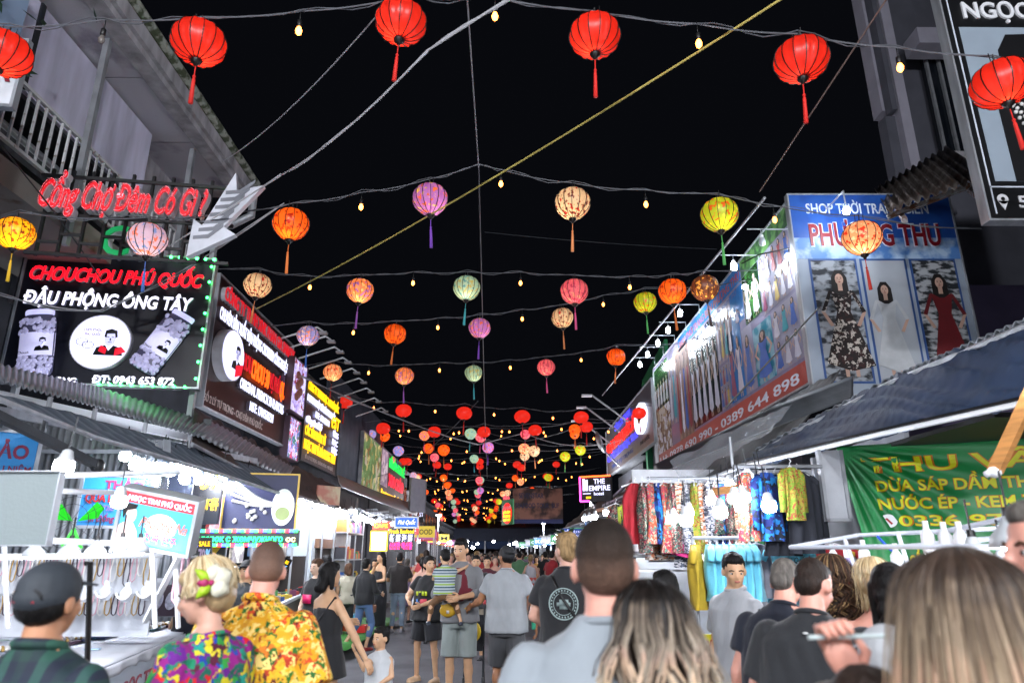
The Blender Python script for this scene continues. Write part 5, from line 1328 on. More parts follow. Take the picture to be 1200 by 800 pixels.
# necklace display: racks of hanging necklaces, white busts, bright backing
PEARL = mat('pearl', '#d4d2d0'); PP = mat('pink_pearl', '#c89aa8', .3); LIGHTB = mat('white_display', '#c4c8d0', .5, var=.03, scale=2)
t = thing('display_wall', 'bright white pegboard behind the hanging necklaces', 'display', P(90, 700, 5.2))
F, W, H = qframe((-40, 648), (188, 650), (-40, 745), zr=5.3)
b = MB(); rect(b, F, 0, 0, W, H, 0, .02); b.build('backboard', LIGHTB, t)
for k in range(2):
    b = MB(); b.bar(F(0, H * (.96 - .45 * k), .12), F(W, H * (.96 - .45 * k), .12), .014); b.build('hanging_rail', LGREY, t)
np_ = {}
for k in range(2):
    n = 30
    for i in range(n):
        c = (PEARL, PP, mat('dark_beads', '#3a2838', .3), mat('gold_beads', '#a08040', .3))[(i * 7 + k * 3) % 4]
        L_ = (.17, .13, .20)[i % 3] if k == 0 else .14
        key = (c.name, L_); pos = F(W * (i + .5) / n, H * (.95 - .45 * k), .12)
        if key not in np_:
            b = MB(); pts = [(-.012, 0, 0), (-.022, 0, -L_ * .5), (-.016, 0, -L_ * .9), (0, 0, -L_), (.016, 0, -L_ * .9), (.022, 0, -L_ * .5), (.012, 0, 0)]
            b.use(c, True).tube(pts, .005, 5); o = b.build('necklace', None, None, local=True); np_[key] = o
        else: o = np_[key].copy(); COL.objects.link(o)
        o.location = pos; tag(o, 'thin beaded necklace hanging on the white display wall', 'necklace', 'necklaces on the white display wall')
for i in range(7):
    p = P(28 + i * 24, 694 + (i % 2) * 2, 4.75)
    t = thing('necklace_bust', 'white necklace bust standing on the counter, number of several alike', 'bust', p, 'white busts on the jewellery counter')
    t['label'] = 'white neck shaped jewellery bust on the counter under the necklaces'
    b = MB(); b.use(LIGHTB, True).lathe(p, [(.03, -.05), (.05, -.015), (.045, .02), (.02, .05), (.018, .08)], 12, ry=.5); b.build('bust_form', None, t)
    b = MB(); b.use(PEARL, True).tube([p + Vector((.05 * math.cos(a), -.04, .02 + .05 * math.sin(a))) for a in [3.3 + k * .28 for k in range(11)]], .008, 5); b.build('pearl_strand', None, t)
# the counter
a = P(240, 728, 6.3); k0 = a.z
FR = PZ(240, 728, .98); NR = PZ(118, 778, .98); BK = PZ(160, 697, 1.0)
t = thing('jewellery_counter', 'long white jewellery counter with a lettered pale front panel', 'counter', (-3.3, 5, 0))
xr1, y1, xr0, y0 = FR.x, FR.y, NR.x, NR.y
d_ = Vector((FR.x - NR.x, FR.y - NR.y, 0)).normalized(); nrm = Vector((-d_.y, d_.x, 0))  # to the left
if nrm.x > 0: nrm = -nrm
N2 = NR - d_ * 1.6; Fd = FR
def cbox(a, c, dep, z0, z1, m, nm, par, inset=0):
    b = MB(); vs = []
    for z in (z0, z1):
        for q in (a + nrm * inset, c + nrm * inset, c + nrm * (inset + dep), a + nrm * (inset + dep)): vs.append((q.x, q.y, z))
    b.add(vs, [(3, 2, 1, 0), (4, 5, 6, 7), (0, 1, 5, 4), (1, 2, 6, 5), (2, 3, 7, 6), (3, 0, 4, 7)]); return b.build(nm, m, par)
cbox(N2, Fd, 1.6, .15, .90, mat('counter_side', '#c6d2de', .5, var=.06, scale=2), 'base', t, .03)
b = MB(); 
def topf(u, v):
    q = N2.lerp(Fd, u) + nrm * (1.62 * v); return Vector((q.x, q.y, .955 + .012 * noise.noise(Vector((u * 30, v * 8, 0)))))
b.use(mat('white_counter_cloth', '#c9ccd4', .5, var=.06), True).grid(topf, 40, 12); b.build('top_cloth', None, t, solid=.02)
b = MB(); b.use(mat('white_counter_cloth', '#eceef2'), True).grid(lambda u, v: Vector((N2.lerp(Fd, u).x, N2.lerp(Fd, u).y, .955 - v * (.07 + .03 * noise.noise(Vector((u * 22, 3, 0)))))) - nrm * (.02 + .015 * math.sin(u * 80) * v), 90, 3); b.build('cloth_hem', None, t, solid=.006)
GF = Frame(Vector((N2.x, N2.y, .15)) + nrm * .028, d_); GL = (Fd - N2); GL = Vector((GL.x, GL.y, 0)).length
letters('NGỌC TRAI PHÚ QUỐC', GF, GL * .45, .52, GL * .5, .12, mat('red_soft_print', '#b05060', .5), t, ext=.004, z=.004)
letters('Phương Na', GF, GL * .55, .16, GL * .36, .26, mat('grey_script', '#6a7888', .5), t, ext=.004, z=.004, shear=.3)
GOODS0 = mat('gold_beads', '#a08040', .3)
# things on the counter
def on_top(u, v, z=.975): q = N2.lerp(Fd, u) + nrm * (1.62 * v); return Vector((q.x, q.y, z))
for i in range(16):
    p = on_top(.60 + .018 * i, .45 + .02 * (i % 3)); b = MB(); b.box(p + Vector((-.03, -.05, .0)), p + Vector((.03, .05, .03)))
    tag(b.build('jewellery_packet', mat('red_packet', '#b81828', .5)), 'small red jewellery packet in the row on the white counter', 'packet', 'red packets on the counter')
for i in range(14):
    p = on_top(rnd.uniform(.35, .98), rnd.uniform(.08, .8)); b = MB(); M_ = Matrix.Translation(p) @ Matrix.Rotation(rnd.uniform(0, 3), 4, 'Z'); b.box((-.05, -.025, 0), (.05, .025, .008), M_)
    c = ('#a8c4dc', '#c8a8b0', '#b8c8c0')[i % 3]; tag(b.build('price_card', mat('card' + c, c, .5)), 'small pale printed card lying on the white counter', 'card', 'cards lying on the counter')
TRAYC = [mat('tray_navy', '#18244a', .6), mat('tray_plum', '#3a1430', .6), mat('tray_grey', '#787c88', .6), mat('tray_teal', '#1c5058', .6)]
g = random.Random(44)
for i in range(34):
    p = on_top(.16 + .83 * ((i * .381) % 1), .10 + .84 * ((i * .617) % 1))
    tr = thing('jewellery_tray', 'small %s jewellery tray lying on the white counter' % ('navy', 'plum', 'grey', 'teal')[i % 4], 'tray', p, '%s trays on the counter' % ('navy', 'plum', 'grey', 'teal')[i % 4])
    M_ = Matrix.Translation(p) @ Matrix.Rotation(math.atan2(d_.y, d_.x) + g.uniform(-.1, .1), 4, 'Z')
    b = MB(); b.box((-.11, -.075, 0), (.11, .075, .02), M_); b.build('tray_body', TRAYC[i % 4], tr)
    b = MB()
    for a_ in range(5):
        for c_ in range(3): b.use(PEARL if (a_ + c_) % 3 else GOODS0, True).ell(M_ @ Vector((-.085 + .042 * a_, -.045 + .045 * c_, .03)), (.012, .012, .012), 6, 4)
    tag(b.build('pearls', None, tr), kind='stuff')
t = thing('display_case_lid', 'raised white lid of the display case on the counter', 'display case', P(135, 725, 5.6))
F = Frame(P(125, 728, 5.5), (1, .1, 0), (.0, .35, 1)); 
b = MB(); rect(b, F, 0, 0, .36, .34, 0, .02); b.build('lid', LIGHTB, t)
b = MB(); rect(b, F, -.02, -.02, .38, 0, -.02, .05); b.build('hinge_rail', LGREY, t)
t = thing('photo_stand', 'dark little board with three round jewellery photos at the counter end', 'display board', P(165, 722, 6))
F = Frame(P(152, 722, 5.9), (1, 0, 0), (0, .3, 1)); b = MB(); b.use(mat('plum_board', '#2c1a28', .5)); rect(b, F, 0, 0, .42, .26, 0, .02); b.use(mat('photo_round', '#a8a8b8', .5, var=.4, scale=30))
for k in range(3): disc(b, F, .09 + .12 * k, .13, .05, .08, .021, .003, 16)
b.build('panel', None, t)
for i, q in enumerate(((212, 652), (219, 653))):
    p = P(*q, 4.5); b = MB(); L_ = .42
    b.use(PP, True).tube([p + Vector((-.012, 0, .14)), p + Vector((-.022, 0, -L_ * .3)), p + Vector((-.02, 0, -.26)), p + Vector((0, 0, -.285)), p + Vector((.02, 0, -.26)), p + Vector((.018, 0, -L_ * .3)), p + Vector((.008, 0, .14))], .008, 6)
    tag(b.build('pearl_necklace', None), ('left' if i == 0 else 'right') + ' long pink pearl necklace hanging below the light box', 'necklace')
# price placards
for (tl, tr, bl, z, lab) in (((233, 629), (249, 629), (233, 661), 4.8, 'black placard reading 70 percent beside the pink necklaces'), ((322, 645), (343, 656), (314, 664), 6.2, 'tilted black placard reading 70 percent over the second table')):
    A_ = P(*tl, z); B_ = P(*tr, z); C_ = P(*bl, z); u_ = B_ - A_; W = u_.length; v_ = A_ - C_; v_ = v_ - u_.normalized() * v_.dot(u_.normalized()); H = v_.length
    F = Frame(A_ - v_, u_, v_); t = thing('price_placard', lab, 'placard', F(W / 2, 0)); b = MB(); b.use(mat('acp_black', '#0d0d12')); rect(b, F, 0, 0, W, H, 0, .015); b.build('panel', None, t)
    letters('70', F, W * .06, H * .18, W * .48, H * .42, mat('pink_print', '#e06068', .5, emit=.3), t, bold=.03, ext=.004, z=.016); letters('%', F, W * .58, H * .18, W * .36, H * .42, mat('ltblue_print', '#78b0e0', .5, emit=.3), t, bold=.03, ext=.004, z=.016)
    letters('SALE', F, W * .1, H * .7, W * .8, H * .18, YEL, t, ext=.004, z=.016)
# yellow ST sign, pearl board, led sign
F, W, H = qframe((230, 545), (263, 545), (228, 614), zr=8.6)
t = board('shop_sign', 'black sign with yellow script and Korean letters beside the pearl picture', 'sign', F, W, H, mat('acp_black', '#0d0d12'), .05)
letters('ST', F, W * .25, H * .6, W * .6, H * .25, YEL, t, bold=.04, ext=.01, shear=.3); letters('ЖЕМЧУГ·진주', F, W * .02, H * .25, W * .94, H * .16, YEL, t, bold=.03, ext=.01)
F, W, H = qframe((196, 545), (229, 545), (196, 600), zr=8.65)
t = board('picture_sign', 'narrow dark picture sign with pearl strands left of the yellow script', 'sign', F, W, H, mat('dark_slate_print', '#2a3040', .5, col2='#8a94a4', thr=.62, scale=4), .04)
F, W, H = qframe((267, 555), (350, 557), (265, 619), zr=9.0)
t = board('picture_sign', 'dark blue picture of pearl strands and an oyster with a thin yellow border', 'sign', F, W, H, mat('pearl_navy', '#1a1f48', .5, var=.2, scale=2, emit=.1), .06, mat('gold_line', '#c8a848', .5, emit=.2), .02)
for k in range(5):
    b = MB(); b.use(PEARL, True)
    for i in range(26):
        f = i / 25; b.ell(F(W * (.04 + .62 * f + .02 * k), H * (.98 - .12 * k * (1 - f * .4) - .52 * math.sin(f * 1.35) * (1 - .12 * k)), .02), .02, 5, 4)
    b.build('pearl_strand', None, t)
b = MB(); b.use(mat('shell_print', '#c8d4d0', .4, var=.2, scale=6, emit=.3)); disc(b, F, W * .82, H * .4, W * .16, H * .34, .004, .02); b.use(mat('shell_green', '#8a9a60', .5)); disc(b, F, W * .82, H * .28, W * .1, H * .12, .026, .004); b.build('oyster_print', None, t)
b = MB(); b.use(PEARL, True)
g = random.Random(2)
for i in range(14): b.ell(F(W * g.uniform(.15, .6), H * g.uniform(.12, .45), .02), .028, 6, 4)
b.build('pearls', None, t)
F, W, H = qframe((226, 622), (350, 620), (226, 639), zr=8.4)
t = board('led_sign', 'running LED sign with green Russian letters and coloured dot borders', 'led sign', F, W, H, mat('led_black', '#14181a', .5), .06)
letters('подарок с жемчужного', F, W * .0, H * .26, W * .86, H * .42, glow('led_green', '#20f080', 2.5), t, bold=.02, ext=.01, z=.01)
letters('ос', F, W * .89, H * .26, W * .09, H * .36, glow('led_pale', '#e8d8a0', 2), t, bold=.02, ext=.01, z=.01)
DOT = [glow('dot_red', '#ff3040', 3), glow('dot_blue', '#4060ff', 3), glow('dot_green', '#30e060', 3)]
for i in range(48):
    for yy in (.04, .96):
        b = MB(); b.use(DOT[(i // 2) % 3]); rect(b, F, W * i / 48, H * yy - .02, W * (i + .8) / 48, H * yy + .02, .004, .01); b.build('border_light', None, t)
# poster with yellow ribbon
F, W, H = qframe((222, 640), (264, 640), (222, 700), zr=8.5)
t = board('poster', 'dark green poster with a broad yellow ribbon under the LED sign', 'poster', F, W, H, mat('poster_dark', '#20261c', .6), .03)
b = MB(); b.use(mat('ribbon_yellow', '#c8a010', .6)); b.poly([(W * .2, .0, .004), (W * .5, 0, .004), (W * .95, H * .5, .004), (W * .7, H * .8, .004), (W * .9, H, .004), (W * .6, H, .004), (W * .4, H * .7, .004), (W * .6, H * .45, .004)], F); b.build('ribbon_print', None, t)
# plastic curtain
b = MB(); b.use(PLA, True).grid(lambda u, v: P(168 + 30 * u, 515 + 58 * v, 6.8) + Vector((0, .04 * math.sin(u * 20 + v * 3), 0)), 24, 8); tag(b.build('plastic_curtain', None), 'crinkled clear plastic curtain beside the corrugated wall', 'curtain')
# second row of tables, towards the crowd
GOODS = [mat('goods_' + c, c, .5) for c in ('#b02020', '#202028', '#c8c8cc', '#c06018', '#3a8a40', '#d8b828', '#803060', '#2858a0')]
def table(px0, px1, py, z0, z1, h, label, m, n=12, top=.05, seed=0, tall=.14, rail=False):
    a = PZ(px0, py[0], h); c = PZ(px1, py[1], h)
    d = (c - a); d.z = 0; L_ = d.length; d.normalize(); nn = Vector((-d.y, d.x, 0)); nn = nn if nn.x < 0 else -nn
    F = Frame((a.x, a.y, .0), d); t = thing('market_table', label, 'table', F(L_ / 2, 0, -.3))
    b = MB(); rect(b, F, 0, h - .05, L_, h, -.8, .8); b.build('table_top', LIGHTB if m is None else m, t)
    b = MB(); rect(b, F, .02, .2, L_ - .02, h - .051, -.78, .76); b.build('table_skirt', mat('dark_skirt', '#1c1c22', .6), t)
    for xx in (.03, L_ - .03):
        b = MB(); b.bar(F(xx, 0, -.03), F(xx, h - .05, -.03), .04); b.build('leg', GREY, t)
    if rail:
        b = MB(); b.tube([F(0, h, -.4), F(0, h + .55, -.4), F(L_, h + .55, -.4), F(L_, h, -.4)], .014, 5); b.build('hanging_rail', WHITE, t)
    g = random.Random(seed)
    b = MB()
    for k in range(n):
        for r in range(3):
            x = L_ * (k + .5) / n; w = L_ / n * g.uniform(.15, .4); hh = g.uniform(.02, tall)
            b.use(g.choice(GOODS)); b.box(F(x - w, h + .002, -.15 - .25 * r), F(x + w, h + hh, -.05 - .25 * r))
    tag(b.build('goods', None, t), kind='stuff')
    return t, F, L_
table(243, 272, (716, 700), 6, 8, .95, 'dark counter edged in red between the jewellery counter and the couple', None, 8, seed=1)
table(300, 372, (720, 688), 6, 9, .92, 'long table of boxed souvenirs behind the patterned shirts', None, 16, seed=2, rail=True)
table(388, 425, (676, 668), 9, 13, .95, 'food table with orange and green trays near the white kiosk', LIGHTB, 10, seed=3)
# toys on a green mat
b = MB(); b.use(mat('green_mat', '#3a7a30', .8), True); a = PZ(372, 748, .13); b.grid(lambda u, v: (-3.75 + 1.2 * u, 12 + 6 * v, .155 + .004 * math.sin(u * 9)), 4, 4); tag(b.build('green_mat', None, solid=.01), 'bright green mat under the toy trays at left', 'mat')
for i, (px, py, c) in enumerate(((378, 712, '#c8a818'), (392, 715, '#2f9a3c'), (411, 722, '#58a8d0'), (408, 733, '#d85020'), (420, 735, '#d82828'), (404, 712, '#d87018'), (430, 712, '#8a5a38'))):
    p = P(px, py, 13.5); t = thing('toy_tray', ('yellow', 'green', 'light blue', 'orange', 'red', 'amber', 'brown')[i] + ' plastic tray beside the green mat', 'tray', p)
    b = MB(); b.box(p + Vector((-.16, -.15, -.08)), p + Vector((.16, .15, -.05))); 
    for a in ((-.16, -.15, .16, -.12), (-.16, .12, .16, .15), (-.16, -.12, -.13, .12), (.13, -.12, .16, .12)): b.box(p + Vector((a[0], a[1], -.05)), p + Vector((a[2], a[3], .05)))
    b.build('tray_body', mat('tray' + c, c, .5), t); b = MB(); b.use(mat('tray' + c, c), True).ell(p + Vector((0, 0, 0)), (.1, .1, .06), 8, 5); b.build('toy', GOODS[i], t)
# white kiosk with an oven
t = thing('white_kiosk', 'white food kiosk with a dark oven opening behind the vendors', 'kiosk', (-4.6, 15.3, 0))
b = MB(); b.box((-5.05, 14.6, .15), (-3.95, 18.2, 2.75)); b.build('wall', mat('kiosk_white', '#b9c2ca', .5, var=.08), t)
b = MB(); b.box((-3.96, 14.9, 1.3), (-3.92, 16.1, 1.75)); b.build('oven_opening', mat('oven_dark', '#241c18', .7), t); b = MB(); b.box((-3.95, 14.8, 1.76), (-3.86, 16.2, 1.95)); b.build('hood', mat('brown_hood', '#6a4a34', .5), t)
b = MB(); b.box((-5.0, 14.52, .9), (-4.05, 14.59, 1.6)); b.build('oven_opening', mat('oven_dark', '#241c18'), t)
F, W, H = qframe((373, 568), (395, 570), (373, 590), zr=13)
t = board('shop_sign', 'faded red and cream sign over the kiosk wall', 'sign', F, W * 1.2, H, mat('faded_red_cream', '#c88878', .6, col2='#d8c8a8', scale=3), .04)
t = thing('pipe_shelf', 'grey pipe shelf with hanging bags on the white kiosk wall', 'shelf', (-3.9, 16.4, 0))
for zz in (.9, 1.5, 2.1):
    b = MB(); b.box((-3.94, 16.3, zz), (-3.6, 18.1, zz + .03)); b.build('shelf_board', GREY, t)
for yy in (16.3, 17.2, 18.1):
    b = MB(); b.bar((-3.62, yy, .15), (-3.62, yy, 2.5), .03); b.build('upright', GREY, t)
g = random.Random(6); b = MB()
for zz in (.93, 1.53, 2.13):
    for k in range(14): b.use(g.choice(GOODS)); y_ = 16.35 + k * .125; b.box((-3.9, y_, zz + .002), (-3.66, y_ + .09, zz + g.uniform(.1, .32)))
tag(b.build('goods', None, t), kind='stuff')
for i, (y0, y1, z0, z1, c) in enumerate(((10.3, 11.1, 1.7, 2.5, '#a83838'), (11.3, 11.8, 1.5, 2.4, '#c8c4b0'), (12.1, 13.0, 1.6, 2.3, '#3a6a90'), (13.3, 14.1, 1.4, 2.4, '#b8b0a0'))):
    b = MB(); b.box((-4.35, y0, z0), (-4.3, y1, z1)); o = b.build('poster_board', mat('poster' + c, c, .6, col2='#6a6468', scale=6)); tag(o, ('red', 'cream', 'blue', 'beige')[i] + ' printed board leaning over the souvenir tables at left', 'board')
for i in range(7):
    y_ = 9.6 + i * 1.0; b = MB(); b.tube([(-3.75, y_, .15), (-3.75, y_, 2.7)], .022, 6); tag(b.build('support_pole', LGREY), ORD[i] + ' thin steel pole under the left awning counted from the pearl picture', 'pole')
# right hand seafood signs
F, W, H = qframe((437, 611), (453, 611), (437, 620), zr=17.5)
t = board('shop_sign', 'small red and yellow lit sign near the seafood signs', 'sign', F, W * 1.3, H, glow('sign_redorange', '#e03018', 1.4), .05); letters('CAFE', F, W * .1, H * .25, W, H * .5, YEL, t, bold=.03, ext=.01)
F, W, H = qframe((436, 623), (453, 623), (436, 644), zr=17.4)
t = board('light_box', 'white and violet light box edged in yellow', 'light box', F, W, H, mat('violet_white_lit', '#b8a8e8', .5, col2='#ffffff', scale=3, emit=1.4), .06, glow('yellow_edge', '#ffd020', 1.5), .03)
F, W, H = qframe((456, 617), (486, 617), (456, 646), zr=16.5)
t = board('shop_sign', 'black fresh seafood sign with yellow white and magenta letters', 'sign', F, W, H, mat('acp_black', '#0d0d12'), .06)
letters('Fresh Seafood', F, W * .02, H * .74, W * .96, H * .17, YEL, t, bold=.03, ext=.01); letters('新 鲜 海 鲜', F, W * .05, H * .42, W * .88, H * .24, WL, t, bold=.02, ext=.01); letters('신선한 해산물', F, W * .05, H * .12, W * .88, H * .22, glow('magenta_letter', '#ff2080', 1.8), t, bold=.02, ext=.01)
F, W, H = qframe((464, 606), (489, 607), (464, 617), zr=16.2)
t = board('shop_sign', 'blue lit sign with a white slanted word above the fresh seafood sign', 'sign', F, W, H, mat('blue_lit', '#2050c8', .5, emit=.8), .06, LGREY); letters('Phú Quốc', F, W * .1, H * .3, W * .8, H * .45, WL, t, bold=.02, ext=.01, shear=.3)
F, W, H = qframe((491, 598), (497, 598), (491, 612), zr=27)
t = board('shop_sign', 'narrow dark vertical sign with pale letters at the left row end', 'sign', F, W, H, mat('acp_black', '#0d0d12'), .06); letters('ST', F, W * .1, H * .5, W * .8, H * .35, WL, t, ext=.01)

# ================================================================== right: clothes stall
HANGER = mat('hanger_white', '#d0d2d6', .4)
GP = {}
def garment(p, w, h, m, kind, rz, label, group=None, logo=None):
    """hanging garment: p is the hanger hook point"""
    key = (w, h, m.name, kind)
    if key not in GP:
        t = thing(kind, 'x', 'clothing', (0, 0, 0)); b = MB(); b.use(m, True)
        sh = .06
        prof = {'t_shirt': [(0, .20), (.06, .44), (.14, .46), (.25, .42), (.6, .42), (1, .44)], 'dress': [(0, .16), (.06, .3), (.2, .34), (.4, .3), (.7, .42), (1, .52)],
                'tank_top': [(0, .14), (.1, .26), (.25, .4), (.6, .4), (1, .42)], 'trousers': [(0, .3), (.2, .36), (.6, .36), (1, .34)], 'long_shirt': [(0, .2), (.05, .44), (.2, .46), (.6, .44), (1, .46)]}[kind]
        n = 26; vs = []; K = 14; fs = []
        def hw(tt):
            for (a, x), (c, y) in zip(prof, prof[1:]):
                if tt <= c: return x + (y - x) * (tt - a) / (c - a)
            return prof[-1][1]
        for i in range(K + 1):
            tt = i / K; W_ = hw(tt) * w
            for j in range(n):
                a = 2 * math.pi * j / n; f = 1 + .8 * math.sin(a * 6 + tt * 2.5) * tt
                vs.append((W_ * math.cos(a), (.025 + .03 * min(1, tt * 3)) * math.sin(a) * f + .022 * math.sin(math.cos(a) * 10 + tt * 3), -sh - tt * h))
        for i in range(K):
            for j in range(n): fs.append((i * n + j, i * n + (j + 1) % n, (i + 1) * n + (j + 1) % n, (i + 1) * n + j))
        b.add(vs, fs)
        if kind in ('t_shirt', 'long_shirt'):
            L_ = .3 if kind == 't_shirt' else .85
            for s in (-1, 1): b.tube([(s * w * .34, 0, -sh - .07 * h), (s * w * (.52), 0, -sh - .16 * h), (s * w * (.60 if L_ < .5 else .56), 0.01, -sh - L_ * h)], [.034, .036, .032], 8)
        b.build('cloth', None, t, local=True)
        b = MB(); b.tube([(0, 0, .02), (.02, 0, .0), (0, 0, -.02), (0, 0, -.05)], .004, 4); b.tube([(-w * .4, 0, -.1), (0, 0, -.045), (w * .4, 0, -.1)], .009, 5); b.build('hanger', HANGER, t, local=True)
        GP[key] = t
    else: t = dup(GP[key])
    t.location = p; t.rotation_euler = (0, 0, rz); tag(t, label, 'clothing', group)
    if logo:
        c, s = math.cos(rz), math.sin(rz)
        o = letters(logo, Frame(Vector(p) + Vector((-w * .25, -.10, -.06 - h * .34)), (1, 0, 0)), 0, 0, w * .5, .05, INK, t, bold=.01, ext=.004, shear=.3)
    return t
t = thing('clothes_stall', 'open clothes stall frame with grey rails and a white back wall', 'stall', (3.2, 8.6, 0))
b = MB(); b.box((1.75, 9.55, .15), (4.3, 9.6, 2.75)); b.build('back_wall', mat('stall_white', '#a9adb4', .6, var=.15, scale=4), t)
b = MB(); b.box((4.25, 7.2, .15), (4.3, 9.54, 2.9)); b.build('side_wall', mat('stall_white', '#a9adb4'), t)
for (x0, x1, y, z) in ((1.85, 4.2, 7.0, 1.78), (1.7, 4.2, 8.3, 2.5), (1.4, 2.4, 8.6, 1.62), (2.15, 3.0, 6.5, 2.42)):
    b = MB(); b.tube([(x0, y, z), (x1, y, z)], .018, 6); b.build('clothes_rail', GREY, t)
for x, y, zz in ((1.85, 7.0, 1.78), (4.2, 7.0, 2.6), (1.4, 8.6, 1.62), (2.15, 6.5, 2.7)):
    b = MB(); b.tube([(x, y, .1 if zz < 2.65 else 2.42), (x, y, zz)], .014, 6); b.build('post', GREY, t)
for z in (1.45, 1.62):
    b = MB(); b.box((1.0, 8.5, z - .02), (2.2, 8.9, z)); b.build('shelf', WHITE, t)
SKY = mat('light_blue_cotton', '#5fb4cc', .85, var=.08, bump=.2, sheen=.2)
CL = {k: mat('cotton' + k, C(k, .62), .85, var=.2, bump=.5, bscale=12) for k in ('#b01828', '#c8a828', '#b4b6bc', '#8a8c98', '#202430', '#c02070', '#3a8a50', '#d86820', '#d8d8dc', '#206090', '#702080')}
PR = [cells('print_a', ['#8a2838', '#181818', '#a09a88', '#285a50'], 30, warp=.3), cells('print_b', ['#102060', '#1878c0', '#101828', '#204898'], 10, warp=.5), cells('print_c', ['#6a8a20', '#8a3824', '#829a38', '#a08a34'], 22, warp=.4),
      cells('print_d', ['#a8a8b0', '#303844', '#c8c8cc', '#505868'], 30, stretch=(1, 1, 2.5)), cells('print_e', ['#c07048', '#e0d8d0', '#403030', '#d0b8a0'], 26, stretch=(1, 1, 3)), cells('print_f', ['#a84828', '#28786a', '#a89880', '#8a2440'], 20, warp=.4)]
g = random.Random(11)
for i in range(7):
    garment(Vector((2.02 + i * .065, 7.0, 1.78)), .42, .52, SKY, 't_shirt', R(75 + i * 2), 'light blue T-shirt pressed sideways on the left end of the rail', 'light blue T-shirts on the rail')
garment(Vector((1.88, 7.05, 1.78)), .42, .6, CL['#c8a828'], 't_shirt', R(70), 'mustard yellow T-shirt at the left end of the rail')
garment(Vector((2.5, 7.08, 1.78)), .42, .5, CL['#8a8c98'], 't_shirt', R(12), 'grey T-shirt between the light blue ones')
garment(Vector((2.78, 6.98, 1.78)), .44, .5, SKY, 't_shirt', R(4), 'light blue T-shirt with a black script word facing the street', logo='Phú Quốc')
garment(Vector((2.8, 7.25, 1.5)), .44, .5, SKY, 't_shirt', R(-3), 'plain light blue T-shirt hanging lower behind the lettered one')
garment(Vector((3.22, 7.0, 1.78)), .44, .5, CL['#b01828'], 't_shirt', R(-6), 'bright red T-shirt on the rail')
garment(Vector((3.12, 7.06, 1.78)), .42, .5, CL['#c02070'], 't_shirt', R(-9), 'pink T-shirt mostly behind the red one')
garment(Vector((3.62, 7.0, 1.78)), .42, .5, CL['#c8a828'], 't_shirt', R(5), 'yellow T-shirt right of the red one')
garment(Vector((3.95, 7.05, 1.78)), .42, .5, CL['#b4b6bc'], 't_shirt', R(-5), 'white T-shirt at the right end of the rail')
for i in range(30):
    m_ = g.choice(PR + PR + [CL['#202430'], CL['#c02070'], CL['#b01828'], CL['#206090'], CL['#d8d8dc'], CL['#3a8a50']])
    garment(Vector((1.55 + i * .088, 8.3 + g.uniform(-.03, .03), 2.5)), .40, g.choice((.6, .7, .8)), m_, g.choice(('dress', 'tank_top', 't_shirt')), R(g.uniform(58, 84) if i % 6 else g.uniform(-15, 15)), 'garment of %s packed on the upper rear rail' % {'print_a': 'red and teal print', 'print_b': 'deep blue print', 'print_c': 'lime and orange print', 'print_d': 'grey pattern', 'print_e': 'brown banded print', 'print_f': 'coral print', 'cotton#202430': 'black cotton', 'cotton#c02070': 'magenta cotton', 'cotton#b01828': 'red cotton', 'cotton#206090': 'blue cotton', 'cotton#d8d8dc': 'white cotton', 'cotton#3a8a50': 'green cotton'}[m_.name], 'garments on the upper rear rail')
garment(Vector((2.26, 6.5, 2.42)), .30, .62, PR[5], 'tank_top', R(8), 'coral and teal printed top hanging high at the stall')
garment(Vector((2.46, 6.5, 2.42)), .38, .62, PR[1], 'long_shirt', R(35), 'dark blue splashed long shirt at the stall edge')
garment(Vector((2.66, 6.42, 2.46)), .22, .48, PR[2], 'long_shirt', R(20), 'lime green printed long sleeved shirt on the dark ones')
garment(Vector((2.80, 6.6, 2.44)), .4, .75, CL['#202430'], 'long_shirt', R(10), 'black long shirt behind the lime printed one')
garment(Vector((2.60, 6.66, 2.42)), .4, .75, CL['#202430'], 'dress', R(15), 'black dress hanging beside the blue splashed shirt')
garment(Vector((1.85, 8.55, 2.30)), .36, .68, PR[4], 'dress', R(5), 'brown and white banded dress hanging beside the bulbs')
garment(Vector((2.15, 8.35, 2.34)), .36, .8, PR[3], 'dress', R(-5), 'grey and white patterned summer dress hanging by the shelf')
garment(Vector((1.62, 9.0, 2.3)), .5, .6, mat('lime_cloth', '#a8b838', .8), 't_shirt', R(0), 'lime green T-shirt with blue writing at the stall back', logo='Can')
garment(Vector((1.42, 9.0, 2.3)), .36, .7, PR[0], 'tank_top', R(25), 'dark printed top at the left end of the stall')
for i in range(8):
    garment(Vector((1.0 + i * .12, 10.2, 1.5 + .05 * (i % 2))), .34, .42, g.choice([CL['#c8a828'], CL['#3a8a50'], CL['#d8d8dc'], PR[2]]), 'tank_top', R(g.uniform(-30, 60)), 'small yellow or green top low at the stall end', 'small tops low at the stall end')
